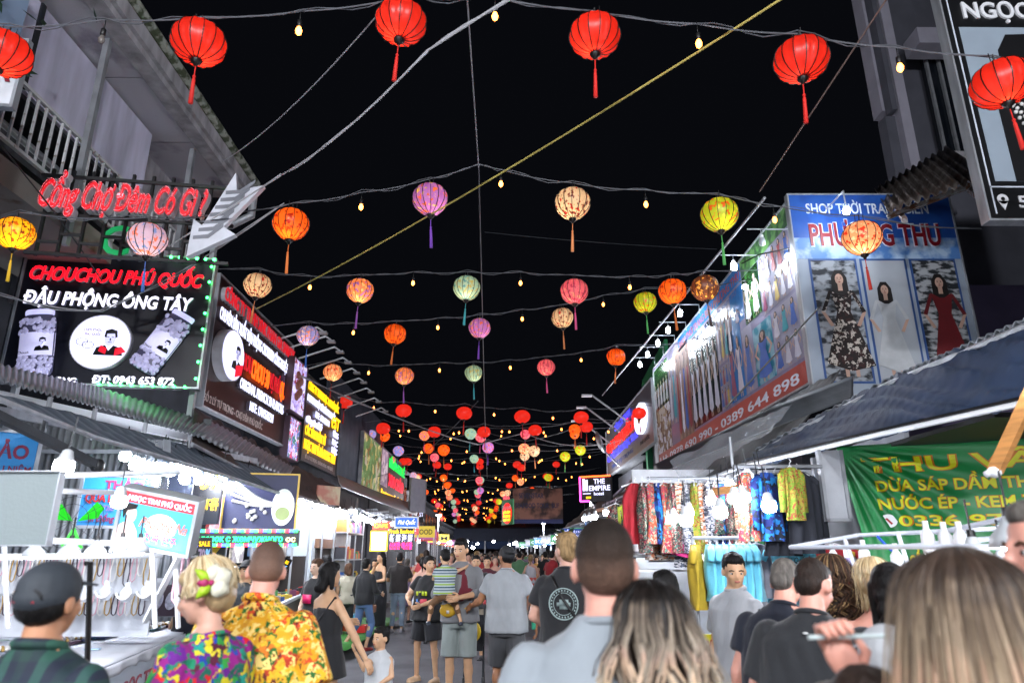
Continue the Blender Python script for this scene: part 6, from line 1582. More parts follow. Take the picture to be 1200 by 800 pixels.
# hats
def hat(p, r, m, label, lean=0):
    t = thing('sun_hat', label, 'hat', p); M_ = Matrix.Rotation(lean, 3, 'Y')
    b = MB(); b.use(m, True).lathe(p, [(r, -.03), (r * .8, 0), (r * .52, .015), (r * .48, .09), (r * .3, .13), (.01, .14)], 20, M=M_, caps=False); b.build('brim_and_crown', None, t, solid=.005)
    b = MB(); b.use(INK if m.name != 'cotton#d8d8dc' else CL['#8a8c98']).lathe(p, [(r * .53, .02), (r * .52, .045)], 20, M=M_, caps=False); b.build('hat_band', None, t, solid=.004)
hat(P(790, 642, 8.2), .2, CL['#d86820'], 'orange wide brimmed sun hat on the shelf', .15); hat(P(800, 650, 8.0), .22, CL['#c02070'], 'magenta wide brimmed sun hat below the orange one', .25)
for i, q in enumerate(((762, 648), (835, 648), (848, 652), (775, 655), (745, 650))): hat(P(*q, 8.5), .17, CL['#d8d8dc'], ('far left', 'right', 'rightmost', 'lower', 'leftmost')[i] + ' white straw hat on the stall shelf')
# necklace bundles
for i in range(9):
    p = P(820 + i * 4.6, 655, 7.3); b = MB(); b.use(mat('shell_beads', '#b8a890', .5, var=.3, scale=60), True).tube([p + Vector((0, 0, .05)), p + Vector((-.03, 0, -.1)), p + Vector((-.045 + .01 * (i % 3), 0, -.2)), p + Vector((0, 0, -.26)), p + Vector((.045, 0, -.2)), p + Vector((.03, 0, -.1)), p + Vector((0, 0, .05))], .013, 6)
    tag(b.build('shell_necklace', None), 'bundled cream shell necklace hanging at the clothes stall', 'necklace', 'shell necklaces at the clothes stall')
# grey metal cabinet panel
t = thing('grey_cabinet', 'open grey metal panel between the clothes and the green banner', 'panel', P(965, 600, 6.6))
F, W, H = qframe((955, 528), (984, 528), (962, 611), zr=6.6)
b = MB(); rect(b, F, 0, 0, W, H, 0, .04); b.build('panel', mat('panel_grey', '#95989e', .5, var=.1), t)
for a, c in (((0, 0), (W, .03)), ((0, 0), (.03, H)), ((W - .03, 0), (W, H))): b = MB(); rect(b, F, a[0], a[1], c[0], c[1], .041, .02); b.build('frame_rail', GREY, t)
F, W, H = qframe((988, 640), (1000, 640), (988, 672), zr=5.4)
t = board('notice', 'small violet phone number strip beside the green banner', 'notice', F, W * .7, H, WHITE, .01); letters('0942 555', F, .0, H * .3, W * .6, H * .3, mat('violet_print', '#7a60c0'), t, ext=.003)
# drink stall front
F, W, H = qframe((818, 768), (846, 768), (818, 800), zr=4.7)
t = board('counter_sign', 'yellow counter sign with red and blue letters behind the man in white', 'sign', F, W, H * 1.8, mat('yellow_front', '#c8c020', .5, emit=.1), .03); letters('NGỌC', F, W * .1, H * 1.2, W * .8, H * .4, mat('red_print', '#a01c1c'), t, bold=.02, ext=.004)
# green banner
F, W, H = qframe((980, 524), (1250, 508), (1000, 690), zr=6.2)
GB = mat('green_vinyl', '#0c7036', .45, var=.12, scale=3, bump=.1)
t = thing('banner', 'creased green banner with large yellow outlined letters behind the pipe rack', 'banner', F(W * .5, 0))
def bw(u, v): # folds pulled from the upper left corner
    a = math.atan2(1 - v + .001, u * W / H); d = math.hypot(u * W / H, 1 - v)
    return .035 * math.sin(a * 26) * min(1, d * 2.5) * math.exp(-d * 1.1) + .015 * math.sin(u * 9)
def bpt(u, v, z=0): return F(W * (u + .10 * (1 - v) * (1 - u) ** 3), H * v, .03 + bw(u, v) + z)
b = MB(); b.use(GB, True).grid(lambda u, v: bpt(u, v), 130, 70); b.build('vinyl', None, t, solid=.004)
BY = mat('banner_yellow', '#c2c414', .5); BR = mat('banner_orange', '#b86818', .5)
def blet(txt, x, y, w, h, m, bold=.03, z=.004):
    vs, fs = text_geo(txt, bold, 0, 0, 3); x0 = min(v[0] for v in vs); x1 = max(v[0] for v in vs)
    # subdivide so that letters follow the folds
    bmh = bmesh.new(); vv = [bmh.verts.new(v) for v in vs]
    for f in fs:
        try: bmh.faces.new([vv[i] for i in f])
        except ValueError: pass
    bmesh.ops.subdivide_edges(bmh, edges=bmh.edges[:], cuts=1)
    bmesh.ops.triangulate(bmh, faces=bmh.faces[:])
    bmh.verts.index_update()
    V = [bpt(x + (v.co.x - x0) / (x1 - x0) * w, y + v.co.y / .72 * h, z) for v in bmh.verts]; Fs = [[v.index for v in f.verts] for f in bmh.faces]; bmh.free()
    o = MB(); o.add(V, Fs); return o.build('lettering', m, t)
for txt, x, y, w, h in (('THU VÂN', .10, .80, .93, .105), ('DỪA SÁP DẦM THỐT', .14, .665, .79, .075), ('NƯỚC ÉP - KEM TRÁI', .13, .54, .82, .075), ('0336 973 02', .21, .425, .72, .07), ('CẨM TÚ BÚN CÁ', .22, .16, .36, .07), ('WAKE UP JUICE', .15, .02, .6, .085)):
    blet(txt, x, y, w, h, BR, .045, .005); blet(txt, x, y, w, h, BY, .012, .009)
b = MB(); b.use(WHITE); G = Frame(bpt(.16, .46, .01), F.u); disc(b, G, 0, 0, .075, .062, 0, .004); b.use(mat('red_print', '#a01c1c')); b.poly([(-.03, .02, .005), (-.01, .03, .005), (.035, -.025, .005), (.02, -.035, .005)], G, .003); b.build('phone_emblem', None, t)
# wall behind the banner
b = MB(); b.box((3.3, 7.35, .14), (9, 7.4, 2.62)); tag(b.build('stall_wall', mat('grey_plaster', '#8f9298', .8, var=.15, scale=2)), 'grey plaster wall behind the green banner', 'wall')
b = MB(); b.box((3.8, 5.2, 2.64), (9, 6.9, 2.68)); tag(b.build('stall_ceiling', mat('black_sheet', '#141416', .6)), 'dark ceiling sheet over the green banner', 'ceiling')
# white pipe rack with lamps at the right
t = thing('pipe_rack', 'white pipe rack with clip lamps in front of the green banner', 'rack', P(1060, 640, 3.8))
PW = mat('white_pipe', '#d0d6e2', .35, var=.04)
def pipe(a, c, r=.013): b = MB(); b.tube([P(*a), P(*c)], r, 8); b.build('pipe', PW, t)
pipe((926, 641, 4.2), (1090, 640, 3.4)); pipe((926, 641, 4.2), (1004, 627, 4.6)); pipe((1004, 627, 4.6), (1210, 617, 3.6)); pipe((990, 632, 4.4), (1002, 664, 4.3)); pipe((1002, 661, 4.3), (1090, 662, 3.8)); pipe((1052, 624, 4.2), (1064, 662, 4.1)); pipe((1098, 624, 3.8), (1215, 600, 3.0)); pipe((1090, 640, 3.4), (1210, 640, 3.0)); pipe((1172, 615, 3.2), (1196, 700, 3.2)); pipe((1060, 640, 3.8), (1215, 626, 3.3))
b = MB(); b.tube([P(1028, 628, 4.4), P(1045, 645, 4.3)], .008, 5); b.build('blue_cable', mat('blue_cable', '#2850c0', .5), t)
b = MB(); b.tube([P(1120, 622, 3.6), P(1160, 612, 3.4), P(1210, 602, 3.1)], .006, 5); b.build('orange_cable', mat('orange_cable', '#c87820', .5), t)
for i, (px, py, z) in enumerate(((1013, 650, 4.2), (977, 655, 4.2), (1051, 655, 4.0), (1087, 630, 3.7), (1108, 632, 3.6), (1126, 632, 3.5))):
    p = P(px, py, z); c_ = thing('clip_lamp', ('first', 'second', 'third', 'fourth', 'fifth', 'sixth')[i] + ' white bottle shaped lamp clipped on the pipe rack', 'lamp', p)
    b = MB(); b.use(WHITE, True).lathe(p, [(.03, -.08), (.035, -.05), (.033, .02), (.015, .05), (.014, .09)], 10); b.build('lamp_body', None, c_); b = MB(); b.use(BULBW, True).ell(p - Vector((0, 0, .085)), (.026, .026, .018), 8, 5); b.build('bulb', None, c_)
for i, (px, py, z, s) in enumerate(((1142, 648, 3.3, .85), (1186, 628, 3.0, .95), (1176, 655, 3.2, .6))): cone_lamp(P(px, py, z), s, ('left', 'upper right', 'lower right')[i] + ' large white cone lamp over the glaring display')
t = thing('display_wall', 'glaring white jewellery display stand at the right edge', 'display', P(1190, 800, 3.5))
F, W, H = qframe((1150, 660), (1260, 655), (1150, 800), zr=3.9)
b = MB(); rect(b, F, 0, 0, W, H, 0, .03); b.build('backboard', mat('white_lit_board', '#f0f2f8', .5, var=.02, emit=.9), t)
for k in range(6):
    b = MB(); p = F(.1 + .12 * k, H * .8, .08); b.use(PEARL, True).tube([p, p + Vector((-.03, 0, -.1)), p + Vector((0, 0, -.16)), p + Vector((.03, 0, -.1)), p], .008, 5); b.build('pearl_strand', None, t)
ld = bpy.data.lights.new('display_light', 'POINT'); ld.energy = 18; ld.shadow_soft_size = .1; lo = bpy.data.objects.new('display_light', ld); COL.objects.link(lo); lo.parent = t; lo.location = (0, -.5, 1.5)
# palm tuft at the right row
t = thing('potted_palm', 'green palm leaves poking out near the small blue sign', 'plant', (1.9, 21, 0))
p = P(664, 640, 21); b = MB(); b.tube([(p.x, p.y, 0), (p.x, p.y, p.z)], .06, 6); b.build('trunk', mat('bark', '#3a3026'), t); b = MB()
for k in range(26):
    a = k * .9; r = .5 + .2 * (k % 3); e = p + Vector((r * math.cos(a) * .7, r * math.sin(a) * .7, .65 - .04 * (k % 7))); m1 = p.lerp(e, .5) + Vector((0, 0, .15)); s = (e - p).cross(Vector((0, 0, 1))).normalized() * .04
    b.add([p - s, p + s, m1 + s, m1 - s, e], [(0, 1, 2, 3), (3, 2, 4)])
b.build('leaves', mat('palm_green', '#4a6a28', .6), t)
# ================================================================== people: one continuous body each, clothes and hair over it
TMP = bpy.data.scenes.new('tmp_build')
PENDING = []
def remesh_into(o, mb, voxel, smooth=2, fold=0, fscale=8, seed=0, post=None, mats=()):
    """o gets the voxel-joined surface of mb when flush() runs (all at once, which is much faster)"""
    me = bpy.data.meshes.new('r'); me.from_pydata([tuple(v) for v in mb.v], [], mb.f); me.update()
    r = bpy.data.objects.new('r', me); TMP.collection.objects.link(r)
    md = r.modifiers.new('r', 'REMESH'); md.mode = 'VOXEL'; md.voxel_size = voxel
    if smooth: s = r.modifiers.new('s', 'SMOOTH'); s.iterations = smooth; s.factor = .5
    PENDING.append((o, r, fold, fscale, seed, post, mats))
def flush():
    with bpy.context.temp_override(scene=TMP, view_layer=TMP.view_layers[0]): dg = bpy.context.evaluated_depsgraph_get()
    for o, r, fold, fscale, seed, post, mats in PENDING:
        m2 = bpy.data.meshes.new_from_object(r.evaluated_get(dg), depsgraph=dg)
        if fold:
            nor = [v.normal.copy() for v in m2.vertices]
            for v, n in zip(m2.vertices, nor):
                c = v.co.copy()
                f = noise.noise(Vector((c.x * fscale, c.y * fscale, c.z * fscale * .35 + seed))) + .5 * noise.noise(Vector((c.x * fscale * 2.2 + c.z * 6, c.y * fscale * 2, c.z * 4 + seed)))
                v.co = c + n * (f * fold + .35 * fold)
        m2.polygons.foreach_set('use_smooth', [True] * len(m2.polygons))
        if post: post(m2)
        for m in mats: m2.materials.append(m)
        old = o.data; o.data = m2; m2.name = o.name
        bpy.data.meshes.remove(old)
    for p_ in PENDING: d = p_[1].data; bpy.data.objects.remove(p_[1]); bpy.data.meshes.remove(d)
    PENDING.clear()
def hollow(name, par):
    o = bpy.data.objects.new(name, bpy.data.meshes.new(name)); COL.objects.link(o); o.parent = par
    return o
def add_hand(hb):
    def fn(me):
        bmj = bmesh.new(); bmj.from_mesh(me); vv = [bmj.verts.new(v) for v in hb.v]
        for f_ in hb.f:
            fc = bmj.faces.new([vv[i] for i in f_]); fc.smooth = True
        bmj.to_mesh(me); bmj.free()
    return fn
def cap(mb, a, c, ra, rc, n=12, flat=False):
    a = Vector(a); c = Vector(c); d = (c - a)
    if d.length < 1e-5: return
    if flat: mb.tube([a, c], [ra, rc], n); return
    dn = d.normalized(); pts = []; rs = []
    for k in (-.95, -.7, -.35): pts.append(a + dn * k * ra); rs.append(ra * math.sqrt(1 - k * k))
    pts.append(a); rs.append(ra); pts.append(c); rs.append(rc)
    for k in (.35, .7, .95): pts.append(c + dn * k * rc); rs.append(rc * math.sqrt(1 - k * k))
    mb.tube(pts, rs, n)
def loft(mb, secs, n=24, e=2.4):
    """secs: (z, rx, ry, cx, cy)"""
    vs = []; fs = []
    for s in secs:
        z, rx, ry = s[:3]; cx = s[3] if len(s) > 3 else 0; cy = s[4] if len(s) > 4 else 0
        for j in range(n):
            a = 2 * math.pi * j / n; ca, sa = math.cos(a), math.sin(a)
            vs.append((cx + rx * math.copysign(abs(ca) ** (2 / e), ca), cy + ry * math.copysign(abs(sa) ** (2 / e), sa), z))
    k = len(secs)
    for i in range(k - 1):
        for j in range(n): fs.append((i * n + j, i * n + (j + 1) % n, (i + 1) * n + (j + 1) % n, (i + 1) * n + j))
    fs.append(tuple(range(n))[::-1]); fs.append(tuple((k - 1) * n + j for j in range(n)))
    mb.add(vs, fs)
def skin(c): return mat('skin' + c, c, .5, var=.10, scale=9, bump=.12, bscale=120, sub=.08)
SK = {'fair': '#c99a86', 'pink': '#cf9482', 'tan': '#b5805f', 'asian': '#c49a78', 'brown': '#9a6a4a', 'pale': '#d8b49c'}
HAIR = {k: mat('hair_' + k, c, .6, var=.5, scale=40, stretch=(1, 1, .10), bump=.8, bscale=110, spec=.22) for k, c in
        (('black', '#0d0b0b'), ('dark', '#241a15'), ('brown', '#4a3324'), ('ash', '#6a5847'), ('grey', '#5a5550'), ('blonde', '#b59a6e'), ('sand', '#8d7350'))}
def default_pose():
    return dict(elL=(-.245, -.02, 1.13), wrL=(-.26, .06, .88), elR=(.245, -.02, 1.13), wrR=(.26, .06, .88), knL=(-.10, .03, .50), anL=(-.11, -.03, .09), knR=(.10, .03, .50), anR=(.11, -.03, .09),
                yaw=0, pitch=0, tilt=0, lean=0, side=0)
def person(label, px=None, top=None, zc=None, H=None, loc=None, face=0, sk='asian', pose=None, sex='m', w=1.0, voxel=.014, hair=('short', 'black'), top_=None, bottom=None, shoes='#202022',
           eyes=True, group=None, child=False, extra=None, arms=True, belly=0, legs=True, hand=True, dress=None, hairfn=None, headscale=1.0):
    """px, top, zc place the head top in the view; face = heading in degrees, 0 = walking away from the camera, 180 = towards it"""
    if loc is None:
        p = P(px, top, zc); H = p.z if H is None else H; loc = (p.x, p.y, 0)
    s = H / 1.72
    Q = default_pose(); Q.update(pose or {})
    hs = headscale * (1.32 if child else 1.0)
    t = thing('person', label, 'person', loc, group, rz=R(face))
    t.scale = (s, s, s)
    Sk = skin(SK.get(sk, sk))
    sh = .155 if sex == 'f' else .185
    sh *= (1 + (w - 1) * .55)
    V = lambda q: Vector(q)
    lean, side = R(Q['lean']), R(Q['side'])
    def bendv(c):
        if (lean or side) and c.z > .92:
            k = min(1, (c.z - .92) / .3)
            d = Vector((c.x, c.y, c.z - .92))
            d = Matrix.Rotation(-lean * k, 3, 'X') @ d; d = Matrix.Rotation(side * k, 3, 'Y') @ d
            return Vector((d.x, d.y, d.z + .92))
        return c
    def bend(me):
        if lean or side:
            for v in me.vertices: v.co = bendv(v.co)
    HM = Matrix.Translation((0, -.005, 1.50)) @ Euler((R(Q['pitch']), R(Q['tilt']), R(Q['yaw'])), 'YXZ').to_matrix().to_4x4() @ Matrix.Scale(hs, 4)
    def hp(x, y, z): return HM @ Vector((x, y, z - 1.50))
    HR = HM.to_3x3()
    def hell(mb, c, r, n=16, k=10): mb.ell(hp(*c), r, n, k, M=HR)
    # ---------------- body
    b = MB(); tw = w
    if sex == 'f': loft(b, [(.82, .155 * tw, .11), (.93, .17 * tw, .125), (1.08, .125 * tw, .095 + belly), (1.2, .135 * tw, .105 + belly * .4, 0, .008), (1.33, .155, .095), (1.395, .145, .075), (1.44, .085, .06), (1.475, .05, .05)])
    else: loft(b, [(.82, .145 * tw, .11), (.93, .16 * tw, .12), (1.08, .145 * tw, .10 + belly, 0, belly * .6), (1.22, .16 * tw, .108 + belly * .4), (1.35, .190, .10), (1.405, .165, .078), (1.445, .105, .066), (1.49, .06, .056)])
    cap(b, (0, -.014, 1.42), hp(0, .0, 1.545), .060 if sex == 'm' else .047, (.054 if sex == 'm' else .044) * hs)
    hell(b, (0, .005, 1.63), (.074, .094, .098)); hell(b, (0, .035, 1.575), (.060, .066, .075)); hell(b, (0, .058, 1.532), (.036, .036, .028)); hell(b, (0, .08, 1.60), (.05, .02, .05))
    if eyes or voxel < .011:
        hell(b, (0, .108, 1.585), (.013, .02, .022), 10, 6); hell(b, (0, .102, 1.607), (.009, .014, .03), 8, 6); hell(b, (0, .098, 1.553), (.024, .012, .010), 10, 6)
        for sx in (-1, 1): hell(b, (sx * .038, .078, 1.585), (.02, .02, .02), 8, 6)
    for sx in (-1, 1): hell(b, (sx * .078, -.002, 1.598), (.012, .022, .032), 10, 6)
    for S, sx in (('L', -1), ('R', 1)):
        if arms:
            shp = V((sx * sh, -.005, 1.375)); el = V(Q['el' + S]); wr = V(Q['wr' + S])
            aw = .5 + w * .5
            cap(b, shp - V((sx * .012, 0, .01)), el, .044 * aw, .040 * aw); cap(b, el, wr, .041 * aw, .026); m = el.lerp(wr, .3); b.ell(m, (.043 * aw,) * 3, 10, 6)
        if legs:
            hip = V((sx * .085, 0, .88)); kn = V(Q['kn' + S]); an = V(Q['an' + S])
            cap(b, hip, kn, .088 * (.4 + w * .6), .052); cap(b, kn, an, .050, .034); m = kn.lerp(an, .3); b.ell(m + V((0, -.015, 0)), (.054, .056, .10), 10, 8)
            fd = V((sx * .02, .17, 0)); cap(b, an + V((0, -.03, -.045)), an + fd + V((0, -.02, -.062)), .036, .028)
    hb = MB(); body = b
    # hands with five fingers, joined into the same mesh
    if arms and hand:
        for S, sx in (('L', -1), ('R', 1)):
            el = V(Q['el' + S]); wr = V(Q['wr' + S]); d = (wr - el).normalized(); side_ = d.cross(V((sx, 0, 0)))
            if side_.length < .2: side_ = V((0, 1, 0))
            f = side_.normalized()   # direction across the palm (thumb side)
            if f.y < 0: f = -f
            nrm = d.cross(f)
            if nrm.x * sx > 0: nrm = -nrm          # palm faces the body
            p0 = wr - d * .01; Mx = Matrix((f, nrm, d)).transposed()
            hb.ell(p0 + d * .05, (.040, .016, .055), 12, 8, M=Mx)
            curl = Q.get('curl' + S, .5)
            for k, (o, L_) in enumerate(((.028, .072), (.010, .080), (-.010, .076), (-.027, .060))):
                q0 = p0 + f * o + d * .085; q1 = q0 + (d * math.cos(curl * .6) + nrm * math.sin(curl * .6)) * L_ * .5; q2 = q1 + (d * math.cos(curl * 1.5) + nrm * math.sin(curl * 1.5)) * L_ * .32; q3 = q2 + (d * math.cos(curl * 2.3) + nrm * math.sin(curl * 2.3)) * L_ * .25
                hb.tube([q0 - d * .02, q0, q1, q2, q3], [.0095, .0095, .0088, .008, .005], 6)
            q0 = p0 + f * .032 + d * .02; hb.tube([q0 - f * .012, q0 + f * .014 + d * .022 + nrm * .006, q0 + f * .024 + d * .045 + nrm * .016, q0 + f * .026 + d * .062 + nrm * .022], [.013, .012, .010, .006], 6)
    bo = hollow('body', t)
    def post_body(me): add_hand(hb)(me); bend(me)
    remesh_into(bo, body, voxel, 2, post=post_body, mats=(Sk,))
    def part(name, mb, m, vox=None, sm=2, fold=0, fs=8, solid=0, par=None):
        if vox:
            o = hollow(name, par or t); remesh_into(o, mb, vox, sm, fold, fs, len(label), post=bend, mats=(m,))
        else:
            me = bpy.data.meshes.new(name); me.from_pydata([tuple(v) for v in mb.v], [], mb.f); me.polygons.foreach_set('use_smooth', [True] * len(me.polygons)); me.update()
            bend(me); me.materials.append(m); o = bpy.data.objects.new(name, me); COL.objects.link(o); o.parent = par or t
        if solid: md = o.modifiers.new('thick', 'SOLIDIFY'); md.thickness = solid
        return o
    cv = voxel * 1.0
    # ---------------- upper clothes: (material, kind, sleeve fraction, hem z)
    if top_:
        m, kind, sl, hem = top_
        b = MB(); g = .018
        if child: g = .034
        if kind == 'tank': secs = [(hem, .175 * tw + g, .135 + g + belly, 0, belly * .4), (1.08, .14 * tw + g, .10 + g + belly, 0, belly * .5), (1.22, .15 * tw + g, .108 + g + belly * .4), (1.33, .13 + g, .098 + g), (1.38, .10, .085)]
        elif sex == 'f': secs = [(hem, .185 * tw + g, .145 + g + belly, 0, .0), (.95, .18 * tw + g, .14 + g), (1.08, .135 * tw + g, .10 + g + belly), (1.2, .142 * tw + g, .115 + g + belly * .4, 0, .012), (1.33, .168 + g, .10 + g * .7), (1.395, .155 + g * .5, .083), (1.435, .095, .07), (1.455, .07, .062)]
        else: ws = 1 + (w - 1) * .5; secs = [(hem, .19 * tw + g, .15 + g + belly, 0, belly * .4), (.96, .187 * tw + g, .146 + g + belly, 0, belly * .5), (1.08, .172 * tw + g, .122 + g + belly, 0, belly * .6), (1.22, .182 * tw + g, .122 + g + belly * .4), (1.34, .207 * ws + g * .5, .114 + g * .6), (1.40, .188 * ws, .092), (1.435, .125, .080), (1.462, .082, .070), (1.48, .066, .062)]
        loft(b, secs)
        if kind == 'tank':
            for sx in (-1, 1): cap(b, (sx * .085, .02, 1.33), (sx * .07, -.01, 1.425), .024, .02); cap(b, (sx * .085, -.07, 1.33), (sx * .07, -.02, 1.425), .024, .02)
        if sl > 0:
            for S, sx in (('L', -1), ('R', 1)):
                shp = V((sx * sh * .95, -.005, 1.368)); el = V(Q['el' + S]); wr = V(Q['wr' + S]); r0 = .062 * (.6 + w * .4)
                if sl <= 1: cap(b, shp, shp.lerp(el, sl * .5), r0, r0 * 1.06); cap(b, shp.lerp(el, .2 * sl), shp.lerp(el, sl), r0 * 1.02, r0 * 1.12, flat=True)
                else: cap(b, shp, el, r0, .054); cap(b, el, el.lerp(wr, (sl - 1) * .8), .054, .044); cap(b, el.lerp(wr, (sl - 1) * .7), el.lerp(wr, sl - 1), .044, .044, flat=True)
        part({'tee': 'shirt', 'tank': 'tank_top', 'polo': 'polo_shirt', 'shirt': 'shirt', 'jacket': 'jacket'}[kind], b, m, cv, 2, .014, 8)
        if kind in ('polo', 'tee', 'jacket', 'shirt'):
            b = MB(); zz = 1.474 if kind == 'tee' else 1.482
            if sex == 'f': zz -= .022
            b.tube([(.068 * math.cos(a), -.008 + .062 * math.sin(a), zz - .012 * math.sin(a) - (.01 if sex == 'f' else 0)) for a in [k * .3927 for k in range(16)]], .011 if kind == 'tee' else .017, 6, closed=True)
            part('collar', b, m)
    if dress:
        m, hem, fl = dress; b = MB(); g = .016
        loft(b, [(hem, .17 * tw + fl, .14 + fl), (.85, .17 * tw + g + fl * .4, .13 + g + fl * .4), (.95, .165 * tw + g, .12 + g), (1.08, .13 * tw + g, .10 + g), (1.2, .138 * tw + g, .11 + g, 0, .008), (1.30, .125 + g, .095 + g), (1.33, .11, .09)])
        for sx in (-1, 1): cap(b, (sx * .09, .06, 1.3), (sx * .075, 0, 1.43), .010, .008); cap(b, (sx * .08, -.07, 1.3), (sx * .075, 0, 1.43), .010, .008)
        part('dress', b, m, cv * .9, 2, .014, 7)
    if bottom and legs:
        m, kind, hem = bottom; b = MB(); g = .022
        loft(b, [(.80, .13 * tw + g, .11 + g), (.92, .168 * tw + g, .128 + g), (1.03, .152 * tw + g, .112 + g + belly * .5), (1.05, .148 * tw + g, .108 + g + belly * .5)])
        for S, sx in (('L', -1), ('R', 1)):
            hip = V((sx * .088, 0, .86)); kn = V(Q['kn' + S]); an = V(Q['an' + S]); r0 = .098 * (.4 + w * .6)
            if hem > kn.z - .03: f = min(.98, (hip.z - hem) / max(.01, hip.z - kn.z)); cap(b, hip, hip.lerp(kn, f * .6), r0, r0 * .95); cap(b, hip.lerp(kn, .2), hip.lerp(kn, f), r0, r0 * .98, flat=True)
            else: cap(b, hip, kn, r0, .068); e_ = kn.lerp(an, (kn.z - hem) / max(.01, kn.z - an.z)); cap(b, kn, kn.lerp(an, .5), .068, .06); cap(b, kn.lerp(an, .3), e_, .062, .056, flat=True)
        part({'shorts': 'shorts', 'trousers': 'trousers', 'skirt': 'skirt'}[kind], b, m, cv, 2, .008, 9)
    if shoes and legs:
        for S, sx in (('L', -1), ('R', 1)):
            an = V(Q['an' + S]); b = MB()
            if shoes == 'sandal': pass
            cap(b, an + V((0, -.035, -.05)), an + V((sx * .02, .15, -.064)), .042, .034); b.box(an + V((-.04, -.075, -.09)), an + V((.045, .19, -.075)))
            part('shoe', b, mat('shoe' + shoes, '#b89878' if shoes == 'sandal' else shoes, .5), .012, 1)
    # ---------------- hair
    hk, hc = hair; Hm = HAIR[hc] if hc in HAIR else mat('hair_' + hc, hc, .4, var=.3)
    if hairfn: hairfn(t, hp, hell, part, HM, Hm)
    elif hk == 'short' or hk == 'crop':
        b = MB(); e_ = .0 if hk == 'short' else -.006
        hell(b, (0, -.014, 1.648), (.080 + e_, .096 + e_, .092 + e_)); hell(b, (0, -.045, 1.60), (.070 + e_, .060, .065)); hell(b, (0, .03, 1.69), (.066 + e_, .065, .045 + e_))
        part('hair', b, Hm, max(.007, voxel * .7), 1, .006 if hk == 'short' else .002, 45)
    elif hk in ('long', 'bob', 'pony', 'tied'):
        b = MB(); L_ = {'long': 1.30, 'bob': 1.50, 'pony': 1.56, 'tied': 1.56}[hk]
        hell(b, (0, -.014, 1.648), (.085, .100, .094)); hell(b, (0, -.04, 1.60), (.083, .068, .08)); hell(b, (0, .03, 1.69), (.07, .065, .045))
        if hk in ('long', 'bob'):
            z0 = 1.6; K = 6
            for k in range(K): z = z0 + (L_ - z0) * k / (K - 1); q = .084 - .012 * k / K; b.ell(hp(0, -.055 - .006 * k, z) if hk == 'bob' else Vector((0, -.07 - .008 * k, z)), (q, .046, .05), 14, 8)
            for sx in (-1, 1): cap(b, hp(sx * .075, .0, 1.64), hp(sx * .078, -.005, max(L_, 1.42)), .024, .02)
        if hk == 'pony': cap(b, hp(0, -.11, 1.66), hp(0, -.15, 1.60), .028, .03); cap(b, hp(0, -.15, 1.60), hp(0, -.12, 1.42), .03, .012)
        if hk == 'tied': b.ell(hp(0, -.115, 1.63), (.035, .035, .035), 10, 8)
        part('hair', b, Hm, max(.008, voxel * .75), 1, .005, 35)
    elif hk == 'cap':
        b = MB(); cm = mat('cap' + hc, hc if hc.startswith('#') else '#15161a', .7)
        for i in range(1): hell(b, (0, -.006, 1.645), (.086, .105, .092)); hell(b, (0, -.03, 1.625), (.083, .084, .06))
        flipx = Q.get('brim', 1)
        b2 = MB(); vs = []
        for k in range(9): a = -1.1 + 2.2 * k / 8; vs.append(hp(math.sin(a) * .085, flipx * (.06 + math.cos(a) * .11), 1.652)); 
        for k in range(9): a = -1.1 + 2.2 * k / 8; vs.append(hp(math.sin(a) * .08, flipx * (.03 + math.cos(a) * .05), 1.665))
        b2.add(vs, [(k, k + 1, k + 10, k + 9) for k in range(8)])
        part('cap', b, cm, max(.008, voxel * .7), 1); part('cap_brim', b2, cm, solid=.006)
        b = MB(); hell(b, (0, -.03, 1.60), (.077, .068, .062)); part('hair', b, HAIR['black'], max(.008, voxel * .7), 1, .004, 40)
    # ---------------- face
    if eyes:
        for sx in (-1, 1):
            b = MB(); b.ell(hp(sx * .031, .090, 1.606), (.013, .008, .0075), 10, 6, M=HR); e = part('eye', b, mat('eye_white', '#b8b4b0', .3))
            b = MB(); b.ell(hp(sx * .031, .0955, 1.606), (.0062, .005, .0068), 8, 6, M=HR); part('iris', b, mat('iris', '#120c0a', .2), par=None)
            b = MB(); b.tube([hp(sx * .016, .098, 1.624), hp(sx * .032, .098, 1.629), hp(sx * .05, .088, 1.623)], .0042, 5); part('eyebrow', b, HAIR['black'] if hc in ('black', '#15161a') else HAIR['brown'])
        b = MB(); b.ell(hp(0, .105, 1.5535), (.021, .007, .0065), 10, 6, M=HR); part('mouth', b, mat('lips', '#a05850', .5))
    if extra: extra(t, part, hp, V, Q, bendv)
    return t
